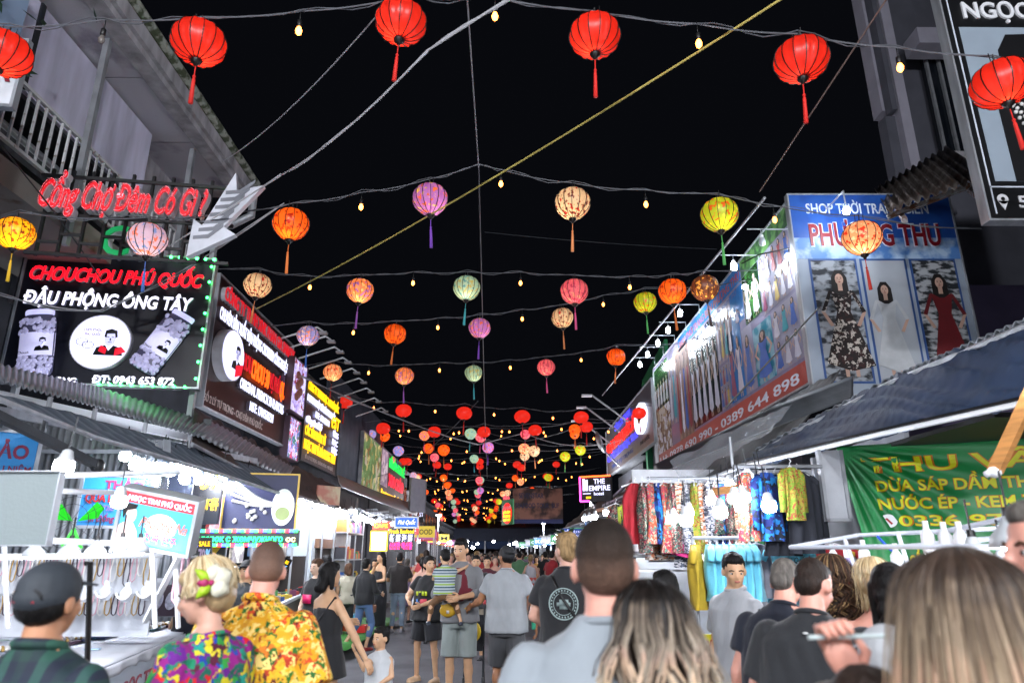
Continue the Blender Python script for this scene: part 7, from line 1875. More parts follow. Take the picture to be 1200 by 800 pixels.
# ================================================================== the cast
def cot(c, n=None, **k): return mat('cloth' + c, c, .85, var=.16, scale=5, bump=.8, bscale=11, sheen=.15, stretch=(1, 1, .55), **k)
def strands(t, part, HM, cols, n, seed, x0, length, wave, spread, thick=.006, root=(0, -.01, 1.655), rad=(.088, .104, .095), back_only=False):
    """locks of hair laid over the skull and falling from it"""
    g = random.Random(seed); mbs = {c: MB() for c in cols}
    for i in range(n):
        a = g.uniform(-math.pi, math.pi) if not back_only else g.uniform(-2.7, -.4)
        if math.sin(a) > .55: continue
        ph = round(a * 3.2) * 1.9 + g.uniform(-.35, .35); L_ = length * g.uniform(.82, 1.05); rr = 1 + g.uniform(0, .07)
        pts = []; rs = []
        part_x = x0 + g.uniform(-.004, .004)
        K = 7
        for k in range(K):           # over the skull: from the parting down to the ear level
            f = k / (K - 1) * math.pi / 2; r = math.sin(f)
            p = Vector((part_x * (1 - r) + rad[0] * rr * r * math.cos(a), root[1] + rad[1] * rr * r * math.sin(a), root[2] + rad[2] * rr * math.cos(f)))
            pts.append(HM @ Vector((p.x, p.y, p.z - 1.5))); rs.append(thick * (.6 + .5 * r))
        p = pts[-1]; K2 = 9
        dirx = Vector((pts[-1].x, pts[-1].y, 0)); dirx.normalize()
        for k in range(1, K2 + 1):
            f = k / K2; z = p.z - L_ * f
            q = Vector((p.x, p.y, z)) + dirx * spread * math.sin(f * 2.2) + Vector((math.sin(f * wave * 6 + ph), math.cos(f * wave * 6 + ph), 0)) * (.012 * f ** .5 * min(1, wave) * (3.6 if wave > 1 else 1))
            pts.append(q); rs.append(thick * (1.15 - .85 * f ** 2))
        if i % 14 == 0: rs = [r * .3 for r in rs]; pts = [q + dirx * (.012 + .02 * k / 16) for k, q in enumerate(pts)]
        mbs[cols[min(len(cols) - 1, int(abs(g.gauss(0, .55)) * len(cols)))]].tube(pts, rs, 4)
    for c, mb in mbs.items():
        if mb.v: part('hair_lock', mb, c)
# ---- near: grey tee man from behind
def logo_print(txts, m, y=-.142, z=1.28, w=.16):
    def fn(t, part, hp, V, Q, bendv):
        for k, tx in enumerate(txts):
            vs, fs = text_geo(tx, .01, 0, 0, 2); x0 = min(v[0] for v in vs); x1 = max(v[0] for v in vs)
            b = MB(); b.add([((v[0] - x0) / (x1 - x0) * w - w / 2, y, z - .05 * k + v[1] * .04) for v in vs], fs); part('print', b, m, solid=.002)
    return fn
TEE = cot('#7f868c')
def crop_fade(t, hp, hell, part, HM, Hm):
    b = MB(); hell(b, (0, -.012, 1.648), (.0775, .0965, .087)); hell(b, (0, .03, 1.69), (.06, .06, .038)); hell(b, (0, -.020, 1.612), (.0765, .0845, .078))
    part('hair', b, zramp('crop_fade_hair', [(1.53, '#94705f'), (1.58, '#6f5446'), (1.64, '#43342b'), (1.70, '#241c17')], 1.5, 1.76, .75, .35, 90, (1, 1, 1), .5, .2), .006, 1, .001, 60)
person('near man with cropped dark hair seen from behind in a pale grey T-shirt', 706, 606, 1.80, H=1.70, face=-2, sk='pink', w=1.12, voxel=.008, hair=('crop', 'grey'), top_=(TEE, 'tee', .62, .84), bottom=(cot('#30333a'), 'shorts', .52), eyes=False,
       pose=dict(elL=(-.27, -.03, 1.12), elR=(.27, -.03, 1.12)),
       hairfn=crop_fade)
# ---- near: wavy half blonde hair
H1 = [zramp('wavy_a', [(1.3, '#d0c4b0'), (1.54, '#b5a692'), (1.66, '#54463a'), (1.73, '#1c1613')]), zramp('wavy_b', [(1.3, '#e8dcc8'), (1.56, '#d0c0aa'), (1.67, '#8c7a68'), (1.75, '#241c18')]), zramp('wavy_c', [(1.2, '#847260'), (1.5, '#5d4d40'), (1.64, '#2a211c'), (1.72, '#120e0c')])]
def wavy(t, hp, hell, part, HM, Hm):
    b = MB(); hell(b, (0, -.012, 1.652), (.083, .1, .092)); hell(b, (0, -.045, 1.59), (.09, .06, .09)); b.ell((0, -.07, 1.42), (.10, .05, .16), 14, 10); part('hair', b, H1[2], .009, 1, .004, 30)
    strands(t, part, HM, [H1[2], H1[2]], 150, 3, .0, .10, .5, .01, .008)
    strands(t, part, HM, H1, 800, 5, .0, .52, 2.0, .07, .0055, rad=(.100, .114, .092))
person('near woman with wavy dark rooted ash blonde hair seen from behind', 757, 681, 1.72, H=1.53, face=8, sk='fair', sex='f', voxel=.011, hair=('long', 'ash'), hairfn=wavy, top_=(cot('#5c5a58'), 'tee', .5, .9), bottom=(cot('#30333a'), 'shorts', .5), eyes=False)
# ---- near: large straight blonde hair at right
H2 = [zramp('straight_a', [(1.3, '#e4d0ae'), (1.5, '#c8b090'), (1.64, '#8c7660'), (1.73, '#4a3a30')]), zramp('straight_b', [(1.3, '#f0e0c0'), (1.5, '#d8c2a2'), (1.65, '#a48d74'), (1.74, '#56453a')]), zramp('straight_c', [(1.2, '#b8a080'), (1.45, '#947c64'), (1.6, '#66523f'), (1.7, '#3a2e26')])]
BL = [mat('blonde_a', '#c0a880', .4, var=.2, scale=30), mat('blonde_b', '#a88e68', .4, var=.2, scale=30), mat('blonde_c', '#d4c4a0', .4, var=.2, scale=30)]
def straight(t, hp, hell, part, HM, Hm):
    b = MB(); hell(b, (0, -.012, 1.652), (.084, .102, .094)); hell(b, (0, -.045, 1.59), (.092, .062, .09)); b.ell((0, -.08, 1.38), (.105, .05, .2), 14, 10); part('hair', b, H2[2], .009, 1, .003, 30)
    strands(t, part, HM, [H2[2], H2[0]], 170, 8, .01, .12, .1, .02, .009)
    strands(t, part, HM, H2, 900, 9, .01, .56, .28, .05, .005, rad=(.100, .118, .094))
person('near woman with long straight brown to blonde hair at lower right', 1110, 640, 1.28, H=1.60, face=6, sk='tan', sex='f', voxel=.011, hair=('long', 'sand'), hairfn=straight, top_=(cot('#c8c4bc'), 'tank', 0, .9), bottom=(cot('#30333a'), 'shorts', .5), eyes=False)
# ---- cap man lower left
def snap(t, part, hp, V, Q, bendv):
    b = MB(); b.tube([hp(.05 * math.cos(a) + .0, -.088 - .012 * math.sin(a), 1.62 + .035 * math.sin(a)) for a in [k * .32 for k in range(11)]], .006, 5); part('cap_strap_arch', b, mat('cap_dark2', '#0e0f12', .7))
    b = MB(); b.tube([hp(-.035, -.100, 1.615), hp(0, -.104, 1.612), hp(.035, -.100, 1.615)], .005, 5); part('strap_logo', b, mat('logo_red', '#b02030', .5))
person('near man in a dark baseball cap and green and navy checked shirt at lower left', 66, 665, 2.06, H=1.59, face=-8, sk='tan', voxel=.009, hair=('cap', '#2b3138'), top_=(bands('green_plaid', ['#14302c', '#1a4034', '#121c30', '#10162a'], 9, 'Z', other=['#14302c', '#101a2a', '#285848', '#101a2a'], oscale=8), 'shirt', 1.6, .84), bottom=(cot('#30333a'), 'trousers', .1), eyes=False, extra=snap)
# ---- blonde woman with the orchid
FLORAL = cells('floral_blouse', ['#8a1078', '#701060', '#c8101c', '#10805a', '#183a9a', '#c8b818', '#2a9038', '#601080', '#109080', '#a01868', '#50082c', '#d8c828', '#0c5a4a'], 34, warp=.09)
def orchid(t, part, hp, V, Q, bendv):
    c = hp(-.078, -.05, 1.635); W_ = mat('petal_white', '#d6d2bc', .5, var=.05); G_ = mat('petal_lime', '#9cc020', .5); M_ = mat('petal_magenta', '#a02058', .5)
    outv = (c - hp(0, 0, 1.64)).normalized(); a1 = V((0, 0, 1)).cross(outv).normalized(); a2 = outv.cross(a1)
    def petal(ang, L_, w_, m):
        d = a1 * math.cos(ang) + a2 * math.sin(ang); s = outv.cross(d); b = MB()
        pts = []; 
        for k in range(7):
            f = k / 6; wd = w_ * math.sin(math.pi * (f * .9 + .08)); q = c + d * L_ * f + outv * (.015 + .02 * f * (1 - f) * 4)
            pts += [q - s * wd, q + outv * .006, q + s * wd]
        b.add(pts, [(3 * k + j, 3 * k + j + 1, 3 * k + j + 4, 3 * k + j + 3) for k in range(6) for j in (0, 1)]); part('petal', b, m, solid=.002)
    petal(.5, .085, .042, W_); petal(-.5, .08, .040, W_); petal(1.35, .075, .03, W_)
    petal(2.4, .08, .018, G_); petal(-2.3, .075, .019, G_); petal(3.1, .05, .022, M_)
    b = MB(); b.ell(c + outv * .03, (.012, .012, .012), 8, 6); part('flower_centre', b, M_)
def short_blonde(t, hp, hell, part, HM, Hm):
    b = MB(); hell(b, (0, -.016, 1.650), (.086, .100, .094)); hell(b, (0, -.05, 1.59), (.076, .062, .07)); hell(b, (0, .04, 1.685), (.072, .06, .045)); part('hair', b, BL[1], .008, 1, .004, 40)
    strands(t, part, HM, [BL[2], BL[0], BL[1]], 520, 12, -.02, .055, .6, .004, .0045, rad=(.088, .103, .095))
person('blonde woman in a multicoloured floral blouse with a white orchid in her hair', 263, 656, 2.6, H=1.59, face=66, sk='fair', sex='f', w=1.12, voxel=.009, hair=('short', 'blonde'), hairfn=short_blonde, top_=(FLORAL, 'tee', .7, .80), bottom=(cot('#701060'), 'trousers', .1), eyes=True, extra=orchid,
       pose=dict(yaw=22, pitch=-12, elR=(.23, .06, 1.12), wrR=(.12, .28, 1.02), elL=(-.23, .05, 1.12), wrL=(-.1, .28, 1.0), lean=4))
# ---- Hawaiian shirt man
HAW = cells('hawaiian_shirt', ['#d89a10', '#e0b020', '#c87010', '#d8a418', '#1c5a20', '#c84010', '#dca828', '#601810', '#d09018', '#e8c860', '#a83010', '#28641c', '#f0d078'], 30, warp=.19)
person('big bald man in a yellow tropical print shirt beside the orchid woman', 305, 638, 2.95, H=1.67, face=-12, sk='pink', w=1.36, voxel=.009, belly=.05, hair=('crop', 'ash'), top_=(HAW, 'shirt', .82, .80), bottom=(cot('#5a4a38'), 'shorts', .5), eyes=False,
       pose=dict(yaw=22, pitch=-14, elR=(.34, -.03, 1.10), wrR=(.44, .02, .86), elL=(-.30, .05, 1.1), wrL=(-.2, .25, 1.0), lean=6),
       hairfn=lambda t, hp, hell, part, HM, Hm: (lambda b: (hell(b, (0, -.014, 1.645), (.0755, .0955, .096)), hell(b, (0, -.03, 1.61), (.0755, .078, .07)), part('hair', b, zramp('stubble', [(1.55, '#a8806c'), (1.62, '#8a6a5a'), (1.7, '#6a5044')], 1.5, 1.76, .7, .15, 90, (1, 1, 1), .3), .007, 1)))(MB()))
# ---- woman in black dress leading a child
def shoulder_bag(c1='#0c0c0e'):
    def fn(t, part, hp, V, Q, bendv):
        b = MB(); b.ell((-.06, -.16, 1.0), (.13, .05, .10), 14, 8); b.tube([(.14, -.03, 1.42), (.04, -.14, 1.2), (-.10, -.14, 1.05)], .009, 5); b.tube([(.14, -.03, 1.42), (.10, .10, 1.2), (-.0, .13, 1.05), (-.17, .04, 1.0)], .009, 5); part('shoulder_bag', b, mat('bagcloth' + c1, c1, .6))
        b = MB(); b.tube([(-.20, -.13, .98), (-.20, -.14, .88)], [.022, .026], 8); part('water_bottle', b, mat('clear_plastic', '#c4cad2'))
    return fn
person('woman with a black bob in a short black dress leading a small child', 388, 660, 6.0, face=-38, sk='asian', sex='f', voxel=.012, hair=('bob', 'black'), dress=(cot('#111216'), .72, .05), shoes='#202022', eyes=False, extra=shoulder_bag(),
       pose=dict(yaw=-15, elL=(-.22, .05, 1.13), wrL=(.02, .22, 1.17), elR=(.28, .06, 1.14), wrR=(.40, .16, .88)))
person('small boy in a white vest held by the woman in the black dress', 447, 737, 5.9, H=.98, face=158, sk='asian', child=True, voxel=.016, hair=('short', 'black'), top_=(cot('#b4b8bc'), 'tee', 0, .78), bottom=(cot('#201c28'), 'shorts', .55), shoes='#303034',
       pose=dict(elR=(.26, .0, 1.2), wrR=(.46, -.04, 1.42), elL=(-.24, .04, 1.14), wrL=(-.08, .2, 1.02), yaw=-14))
# ---- dark polo man, black jacket, long dress lady
person('man in a dark brown polo and light jeans walking away', 469, 648, 15.6, face=0, sk='asian', w=1.08, voxel=.016, hair=('short', 'black'), top_=(cot('#1b1514'), 'polo', .75, .84), bottom=(cot('#6d7c8c'), 'trousers', .12), shoes='#8a8a90', eyes=False, pose=dict(elL=(-.27, .06, 1.12), wrL=(-.15, .28, 1.1), elR=(.27, .06, 1.12), wrR=(.18, .28, 1.1)))
person('youth in a black red collared jacket and long denim shorts turning left', 430, 655, 12.6, face=-30, sk='asian', voxel=.014, hair=('short', 'black'), top_=(cot('#0d0e12'), 'jacket', 1.7, .86), bottom=(cot('#4f6a94'), 'shorts', .42), shoes='#802020', eyes=False,
       pose=dict(yaw=10, knR=(.12, .12, .5), anR=(.12, -.02, .09), knL=(-.12, -.02, .5), anL=(-.2, -.28, .14), elR=(.25, .03, 1.12), wrR=(.22, .26, 1.05)))
person('woman with long black hair in a long black dress touching her face', 447, 647, 15.2, face=140, sk='asian', sex='f', w=.85, voxel=.016, hair=('long', 'black'), dress=(cot('#0c0d14'), .12, .02), shoes='#a8a8a8', pose=dict(elR=(.20, .12, 1.18), wrR=(.06, .13, 1.42), elL=(-.2, .05, 1.13), wrL=(-.06, .2, 1.1)))
person('young woman in a yellow top beside the long black dress', 440, 655, 15.8, face=160, sk='asian', sex='f', w=.85, voxel=.018, hair=('long', 'black'), top_=(cot('#c8c030'), 'tee', .6, .84), bottom=(cot('#203050'), 'trousers', .12))
# ---- vendor with shorts and yellow green lettering
LOGOY = glow('shirt_yellow', '#c8d818', .25)
def vend(t, part, hp, V, Q, bendv):
    b = MB(); b.box((-.11, .155, 1.16), (.11, .162, 1.25)); part('print', b, mat('print_black', '#0a0a0a', .6))
    b = MB()
    for k in range(4): b.box((-.10 + .052 * k, .163, 1.175), (-.06 + .052 * k, .166, 1.235))
    part('print', b, mat('print_lime', '#a8b818', .6))
    b = MB(); b.box((-.1, .163, 1.05), (.02, .166, 1.13)); part('print', b, mat('print_rose', '#b83848', .6))
    b = MB(); b.box((.03, .163, 1.06), (.09, .166, 1.13)); part('print', b, mat('print_sky', '#4878b8', .6))
person('sturdy woman in a black printed top and black shorts standing in sandals', 503, 652, 9.6, face=150, sk='asian', sex='f', w=1.42, voxel=.013, belly=.04, hair=('tied', 'black'), top_=(cot('#101114'), 'polo', .55, .84), bottom=(cot('#15161c'), 'shorts', .56), shoes='sandal', extra=vend,
       pose=dict(yaw=60, elR=(.30, .08, 1.16), wrR=(.14, .28, 1.10), elL=(-.30, .08, 1.14), wrL=(-.10, .30, 1.05), knL=(-.15, .02, .5), anL=(-.17, -.02, .09), knR=(.15, .02, .5), anR=(.17, -.02, .09)))
# ---- father with child
def waistbag(t, part, hp, V, Q, bendv):
    b = MB(); b.ell((.10, .17, .98), (.095, .05, .07), 14, 8); b.box((.03, .20, 1.0), (.17, .215, 1.04)); part('belt_bag', b, mat('mustard_bag', '#b8901c', .6), .01, 1)
    b = MB(); b.tube([(.20, .0, 1.0), (.16, .12, 1.0), (-.12, .14, 1.0), (-.19, .0, 1.0)], .014, 5); part('belt', b, mat('mustard_bag', '#b8901c'))
    b = MB(); b.box((.075, .222, .955), (.105, .226, .985)); part('emblem', b, mat('print_white', '#c8c8c8', .6))
    b = MB(); loft(b, [(.98, .19, .14), (1.2, .195, .14), (1.34, .15, .125), (1.42, .11, .095)]); b2 = MB()
    part('vest', b, cot('#5c1020'), .014, 2, .008, 9)
    b = MB(); b.tube([tuple(V(Q['wrR']) + V((0, 0, .0)) + V((.028 * math.cos(a), .012 * math.sin(a), .03 * math.sin(a)))) for a in [k * .6 for k in range(11)]], .009, 5); part('watch', b, mat('orange_watch', '#d05020', .4))
person('smiling man in grey with a red vest and yellow belt bag carrying a child', 541, 632, 8.1, face=172, sk='asian', voxel=.012, hair=('short', 'black'), top_=(cot('#6f7073'), 'tee', 1.4, .86), bottom=(cot('#7f8886'), 'shorts', .50), shoes='#202024', extra=waistbag,
       pose=dict(yaw=-12, pitch=-6, elR=(.27, .06, 1.14), wrR=(.12, .30, 1.13), elL=(-.26, .08, 1.16), wrL=(-.05, .32, 1.12)))
q = P(522, 650, 7.75)
kid = person('child in a blue and lime striped shirt carried against the man in the red vest', loc=(q.x, q.y, .72), H=.92, face=12, child=True, sk='asian', voxel=.017, hair=('short', 'black'), top_=(bands('kid_stripes', ['#a8b4b8', '#304858', '#a8b4b8', '#88a830', '#a8b4b8', '#586878'], 6, 'Z'), 'tee', .6, .9), bottom=(cot('#6a4a2c'), 'shorts', .62), shoes='#202838', eyes=False,
       pose=dict(yaw=15, pitch=-8, elR=(.24, .12, 1.34), wrR=(.46, .26, 1.42), elL=(-.22, .14, 1.2), wrL=(-.2, .34, 1.2), knL=(-.24, .16, .70), anL=(-.30, .05, .40), knR=(.26, .16, .70), anR=(.36, .02, .38)))
person('man in a dark grey open shirt and khaki shorts just behind the father', 558, 651, 11.6, face=170, sk='asian', voxel=.015, hair=('short', 'black'), top_=(cot('#26282a'), 'shirt', 1.5, .84), bottom=(cot('#7c7466'), 'shorts', .48), shoes='#18181c', pose=dict(yaw=10))
# ---- white tee man with backward cap
def green_bag(t, part, hp, V, Q, bendv):
    b = MB(); b.box((.27, .02, .86), (.31, .12, 1.15)); part('hand_bag', b, cot('#1f7a5c'), .012, 1, .005)
person('man in a white T-shirt, dark shorts and backward cap walking away', 594, 640, 7.6, face=-5, sk='brown', w=1.12, voxel=.012, hair=('cap', '#1c1e22'), top_=(cot('#8c9094'), 'tee', .62, .84), bottom=(cot('#3c3d40'), 'shorts', .50), shoes='#202022', eyes=False, extra=green_bag,
       pose=dict(yaw=38, brim=-1, elL=(-.30, .04, 1.15), wrL=(-.42, .18, 1.08), elR=(.29, .0, 1.12), wrR=(.31, .12, .88), knL=(-.11, .08, .5), anL=(-.11, .02, .09), knR=(.12, -.02, .5), anR=(.12, -.12, .12)))
# stroller in front of him
p = P(556, 690, 8.9); q = (p.x, p.y + .2, 0)
t = thing('stroller', 'black and red folding stroller with a yellow bag beside the white T-shirt man', 'stroller', q)
def sb(m, nm, *pts, r=.012): b = MB(); b.tube([Vector(q) + Vector(k) for k in pts], r, 6); b.build(nm, m, t)
RB = mat('red_handle', '#b01820', .5)
for sx in (-.12, .12):
    sb(DARK, 'side_frame', (sx, -.2, .1), (sx, .1, .5), (sx, .3, .98)); sb(DARK, 'side_frame', (sx, .25, .1), (sx, -.05, .5)); sb(RB, 'handle', (sx, .3, .98), (sx, .38, 1.02), r=.02)
    for yy in (-.2, .25):
        b = MB(); b.use(BLACK, True).tube([Vector(q) + Vector((sx - .015, yy, .08)), Vector(q) + Vector((sx + .015, yy, .08))], .075, 14); b.build('wheel', None, t)
b = MB(); b.add([Vector(q) + Vector(k) for k in ((-.11, -.1, .45), (.11, -.1, .45), (.11, .12, .42), (-.11, .12, .42), (-.11, .24, .85), (.11, .24, .85))], [(0, 1, 2, 3), (3, 2, 5, 4)]); b.build('seat', cot('#1a1a20'), t, solid=.01)
b = MB(); b.ell(Vector(q) + Vector((0, .05, .66)), (.085, .05, .12), 10, 8); tag(b.build('carrier_bag', mat('yellow_bag', '#c8a818', .5)), 'yellow bag hanging inside the stroller', 'bag')
# ---- black tee man with round white print
def round_print(t, part, hp, V, Q, bendv):
    m = mat('print_pale', '#8fa09f', .7)
    for r, h in ((.105, .006), (.075, .003)):
        b = MB(); b.tube([(r * math.cos(a), -.146, 1.24 + r * math.sin(a)) for a in [k * .209 for k in range(30)]], h, 4, closed=True); part('print', b, m)
    b = MB(); g = random.Random(1)
    for k in range(26): a = k * .2417; b.box((.09 * math.cos(a) - .005, -.150, 1.24 + .09 * math.sin(a) - .006), (.09 * math.cos(a) + .005, -.146, 1.24 + .09 * math.sin(a) + .006))
    b.box((-.03, -.150, 1.205), (.035, -.146, 1.27)); b.box((-.05, -.150, 1.225), (.05, -.146, 1.25)); part('print', b, m)
    b = MB(); b.tube([(-.10, -.09, 1.43), (0, -.158, 1.27), (.14, -.15, 1.08)], .011, 5); part('strap', b, BLACK)
person('tall man in a black T-shirt with a round pale print on the back', 664, 626, 5.3, face=-18, sk='fair', w=1.08, voxel=.010, hair=('tied', 'sand'), top_=(cot('#17181c'), 'tee', .6, .82), bottom=(cot('#1c1d22'), 'trousers', .1), eyes=True, extra=round_print,
       pose=dict(yaw=48, elL=(-.27, .02, 1.14), wrL=(-.10, .2, 1.02), elR=(.27, .02, 1.13)))
# ---- right group
person('man in a white polo looking down at the clothes stall', 857, 649, 4.7, face=118, sk='asian', voxel=.011, hair=('short', 'black'), w=.9, top_=(cot('#96999e'), 'polo', .75, .84), bottom=(cot('#26282c'), 'trousers', .1), pose=dict(yaw=55, pitch=-10, elL=(-.25, .0, 1.12), wrL=(-.27, .1, .9)))
person('man with greying hair in a navy T-shirt with a shoulder strap', 903, 651, 3.45, face=-42, sk='pink', w=1.15, voxel=.010, hair=('crop', 'grey'), top_=(cot('#0e1424'), 'tee', .6, .82), bottom=(cot('#2a2c30'), 'shorts', .5), eyes=True, pose=dict(lean=12, yaw=-8, pitch=-16),
       extra=lambda t, part, hp, V, Q, bendv: (lambda b: (b.tube([(-.11, -.06, 1.44), (.0, -.15, 1.30), (.17, -.13, 1.12)], .012, 5), part('strap', b, mat('strap_grey', '#30343c', .6))))(MB()))
person('man with short dark hair in a charcoal T-shirt leaning over the right display', 937, 652, 2.95, face=-38, sk='pink', w=1.25, voxel=.009, hair=('crop', 'dark'), top_=(cot('#1a1c20'), 'tee', .72, .80), bottom=(cot('#2a2c30'), 'shorts', .5), eyes=True, pose=dict(lean=9, yaw=-14, pitch=-18, elR=(.28, .03, 1.12), wrR=(.27, .14, .90), elL=(-.28, .03, 1.12)),
       extra=lambda t, part, hp, V, Q, bendv: (lambda b: (b.ell((0, -.128, 1.385), (.014, .003, .005), 8, 4), part('print', b, mat('print_white', '#c8c8c8'))))(MB()))
def curly(t, hp, hell, part, HM, Hm):
    b = MB(); hell(b, (0, -.012, 1.65), (.09, .1, .095)); b.ell((0, -.07, 1.48), (.11, .06, .16), 14, 8); part('hair', b, HAIR['dark'], .012, 1, .008, 30)
    strands(t, part, HM, [HAIR['dark'], HAIR['brown'], HAIR['brown'], HAIR['sand']], 420, 21, 0, .34, 3.2, .06, .005, rad=(.10, .11, .095))
person('woman with long curly brown and gold hair in an orange ribbed top', 973, 655, 3.9, face=-25, sk='tan', sex='f', voxel=.013, hair=('long', 'dark'), hairfn=curly, top_=(bands('orange_rib', ['#b0582c', '#8c4020'], 60, 'X'), 'tee', .4, .84), bottom=(cot('#26282c'), 'trousers', .1), eyes=False)
person('woman with a blonde ponytail in a dark sleeveless top with a bent arm', 1021, 659, 3.6, face=-30, sk='pink', sex='f', voxel=.010, hair=('pony', 'blonde'), top_=(cot('#1c2028'), 'tank', 0, .82), bottom=(cot('#26282c'), 'trousers', .1), eyes=False, pose=dict(elL=(-.26, -.04, 1.13), wrL=(-.14, .2, 1.05), pitch=-10),
       hairfn=lambda t, hp, hell, part, HM, Hm: (lambda b: (hell(b, (0, -.014, 1.65), (.085, .1, .093)), hell(b, (0, -.05, 1.59), (.07, .06, .07)), cap(b, hp(0, -.11, 1.6), hp(0, -.13, 1.42), .04, .02), part('hair', b, BL[1], .009, 1, .004, 40), strands(t, part, HM, [BL[0], BL[2], BL[1]], 420, 31, 0, .2, .8, -.02, .0045)))(MB()))
person('woman with straight black hair behind the white cap at lower right', 1040, 664, 2.9, face=-20, sk='asian', sex='f', voxel=.012, hair=('long', 'black'), top_=(cot('#16181e'), 'tank', 0, .85), bottom=(cot('#26282c'), 'trousers', .1), eyes=False)
person('short person in a white sun cap seen from behind at lower right', 1034, 722, 1.75, H=1.44, face=-10, sk='asian', sex='f', voxel=.010, hair=('cap', '#a9acb0'), top_=(cot('#a9acb0'), 'tee', .6, .85), bottom=(cot('#26282c'), 'trousers', .1), eyes=False)
person('grey haired short person at the bottom edge right of centre', 972, 778, 1.75, H=1.30, face=0, sk='asian', voxel=.012, hair=('short', 'grey'), top_=(cot('#26282c'), 'tee', .6, .85), bottom=(cot('#26282c'), 'trousers', .1), eyes=False)
person('man in profile at the right edge looking left', 1226, 598, 1.62, H=1.74, face=62, sk='pink', voxel=.007, hair=('crop', 'grey'), top_=(cot('#1c2838'), 'tee', .6, .84), bottom=(cot('#26282c'), 'trousers', .1), pose=dict(yaw=22))
# raised hand holding a pale stick
def stick_hand():
    q = P(1012, 770, 1.35); t = thing('person', 'person at the bottom edge raising a hand with a pale stick before the white cap', 'person', (q.x - .02, q.y - .02, 0))
    b = MB(); o = Vector((0, 0, 0)); lz = q.z
    loft(b, [(.0, .1, .08), (.7, .13, .1), (1.05, .17, .10), (1.14, .12, .08), (1.18, .05, .05)]); cap(b, (0, 0, 1.15), (0, 0, 1.24), .045, .045); b.ell((-.0, 0, 1.30), (.07, .085, .10), 14, 10)
    cap(b, (.15, 0, 1.10), (.22, .05, .92), .045, .036); cap(b, (.22, .05, .92), (.06, .16, lz - .06), .036, .026)
    o2 = hollow('body', t); hb = MB(); remesh_into(o2, b, .011, 2, post=add_hand(hb), mats=(skin(SK['pink']),))
    d = Vector((-.35, .1, .9)).normalized(); f = Vector((1, 0, .2)).normalized(); nn = d.cross(f); p0 = Vector((.06, .16, lz - .06))
    hb.ell(p0 + d * .045, (.036, .018, .055), 12, 8, M=Matrix((f, nn, d)).transposed())
    for k, o_ in enumerate((.026, .009, -.009, -.024)):
        q0 = p0 + f * o_ + d * .085; hb.tube([q0 - d * .02, q0, q0 + d * .03 - nn * .015, q0 + d * .028 - nn * .04, q0 - nn * .05 + d * .005], [.0095, .0095, .009, .0085, .006], 7)
    hb.tube([p0 + f * .03 + d * .02, p0 + f * .055 + d * .045, p0 + f * .04 + d * .075 - nn * .025], [.013, .011, .007], 7)
    b = MB(); b.use(cot('#26282c')); loft(b, [(.45, .15, .11), (.9, .18, .12), (1.08, .185, .12), (1.15, .12, .09)]); remesh_into(hollow('shirt', t), b, .013, 2, .006, mats=(cot('#26282c'),))
    b = MB(); b.ell((0, -.02, 1.33), (.078, .09, .09), 14, 10); remesh_into(hollow('hair', t), b, .01, 1, .004, 40, mats=(HAIR['dark'],))
    w0 = Vector(t.location) + p0 + d * .08 - nn * .03; b = MB(); b.tube([w0 - f * .06 + d * .02, w0 + f * .10 - d * .01], .005, 6); tag(b.build('straw', mat('pale_straw', '#b8c4c4', .4)), 'pale stick held in the raised hand at the bottom right', 'stick')
stick_hand()
person('man in a dark shirt half hidden between the near couple and the black printed shirt', 778, 672, 4.2, H=1.52, face=10, sk='asian', sex='f', voxel=.016, hair=('bob', 'black'), top_=(cot('#7a7468'), 'tee', .6, .84), bottom=(cot('#26282c'), 'trousers', .1), eyes=False)['label'] = 'black haired woman mostly hidden behind the wavy ash blonde hair'
# ---- left vendors
person('vendor in a navy polo with red trim raising an arm beside the pink necklaces', 232, 655, 6.4, H=1.60, face=150, sk='asian', sex='f', voxel=.014, hair=('tied', 'black'), top_=(cot('#0e1220'), 'polo', .6, .84), bottom=(cot('#26282c'), 'trousers', .1), pose=dict(yaw=-60, elL=(-.34, .10, 1.40), wrL=(-.42, .14, 1.62)))
person('vendor in a black cap standing behind the bald man', 290, 660, 7.4, H=1.56, face=165, sk='asian', voxel=.016, hair=('cap', '#15161a'), top_=(cot('#202428'), 'tee', .6, .84), bottom=(cot('#26282c'), 'trousers', .1))
person('young vendor with tied hair in a black top printed pink behind the souvenir table', 462, 0, 0, loc=tuple(P(462 - 90 + 0, 655, 9.2)[:2]) + (0,), H=1.56, face=150, sk='pale', sex='f', voxel=.016, hair=('pony', 'brown'), top_=(cot('#0f1013'), 'tee', .6, .84), bottom=(cot('#26282c'), 'trousers', .1),
       extra=lambda t, part, hp, V, Q, bendv: (lambda b: (b.box((-.08, .14, 1.12), (.08, .155, 1.24)), part('print', b, mat('hot_pink', '#c81858', .5))))(MB()))
person('woman with a short red brown bob in a cream top at the kiosk', 409, 660, 13.6, face=20, sk='asian', sex='f', voxel=.018, hair=('bob', 'brown'), top_=(cot('#a8a290'), 'tee', .6, .84), bottom=(cot('#26282c'), 'trousers', .1), eyes=False)
person('man in a pale grey T-shirt beyond the souvenir table', 383, 655, 11.5, H=1.6, face=40, sk='asian', voxel=.018, hair=('short', 'black'), top_=(cot('#8a9098'), 'tee', .6, .84), bottom=(cot('#26282c'), 'trousers', .1), eyes=False)
person('woman in a white sleeveless top and coral shorts walking away', 622, 650, 20.6, face=-10, sk='fair', sex='f', voxel=.018, hair=('pony', 'sand'), top_=(cot('#b8b8c0'), 'tank', 0, .88), bottom=(cot('#c85a50'), 'shorts', .62), shoes='#b0a090', eyes=False)
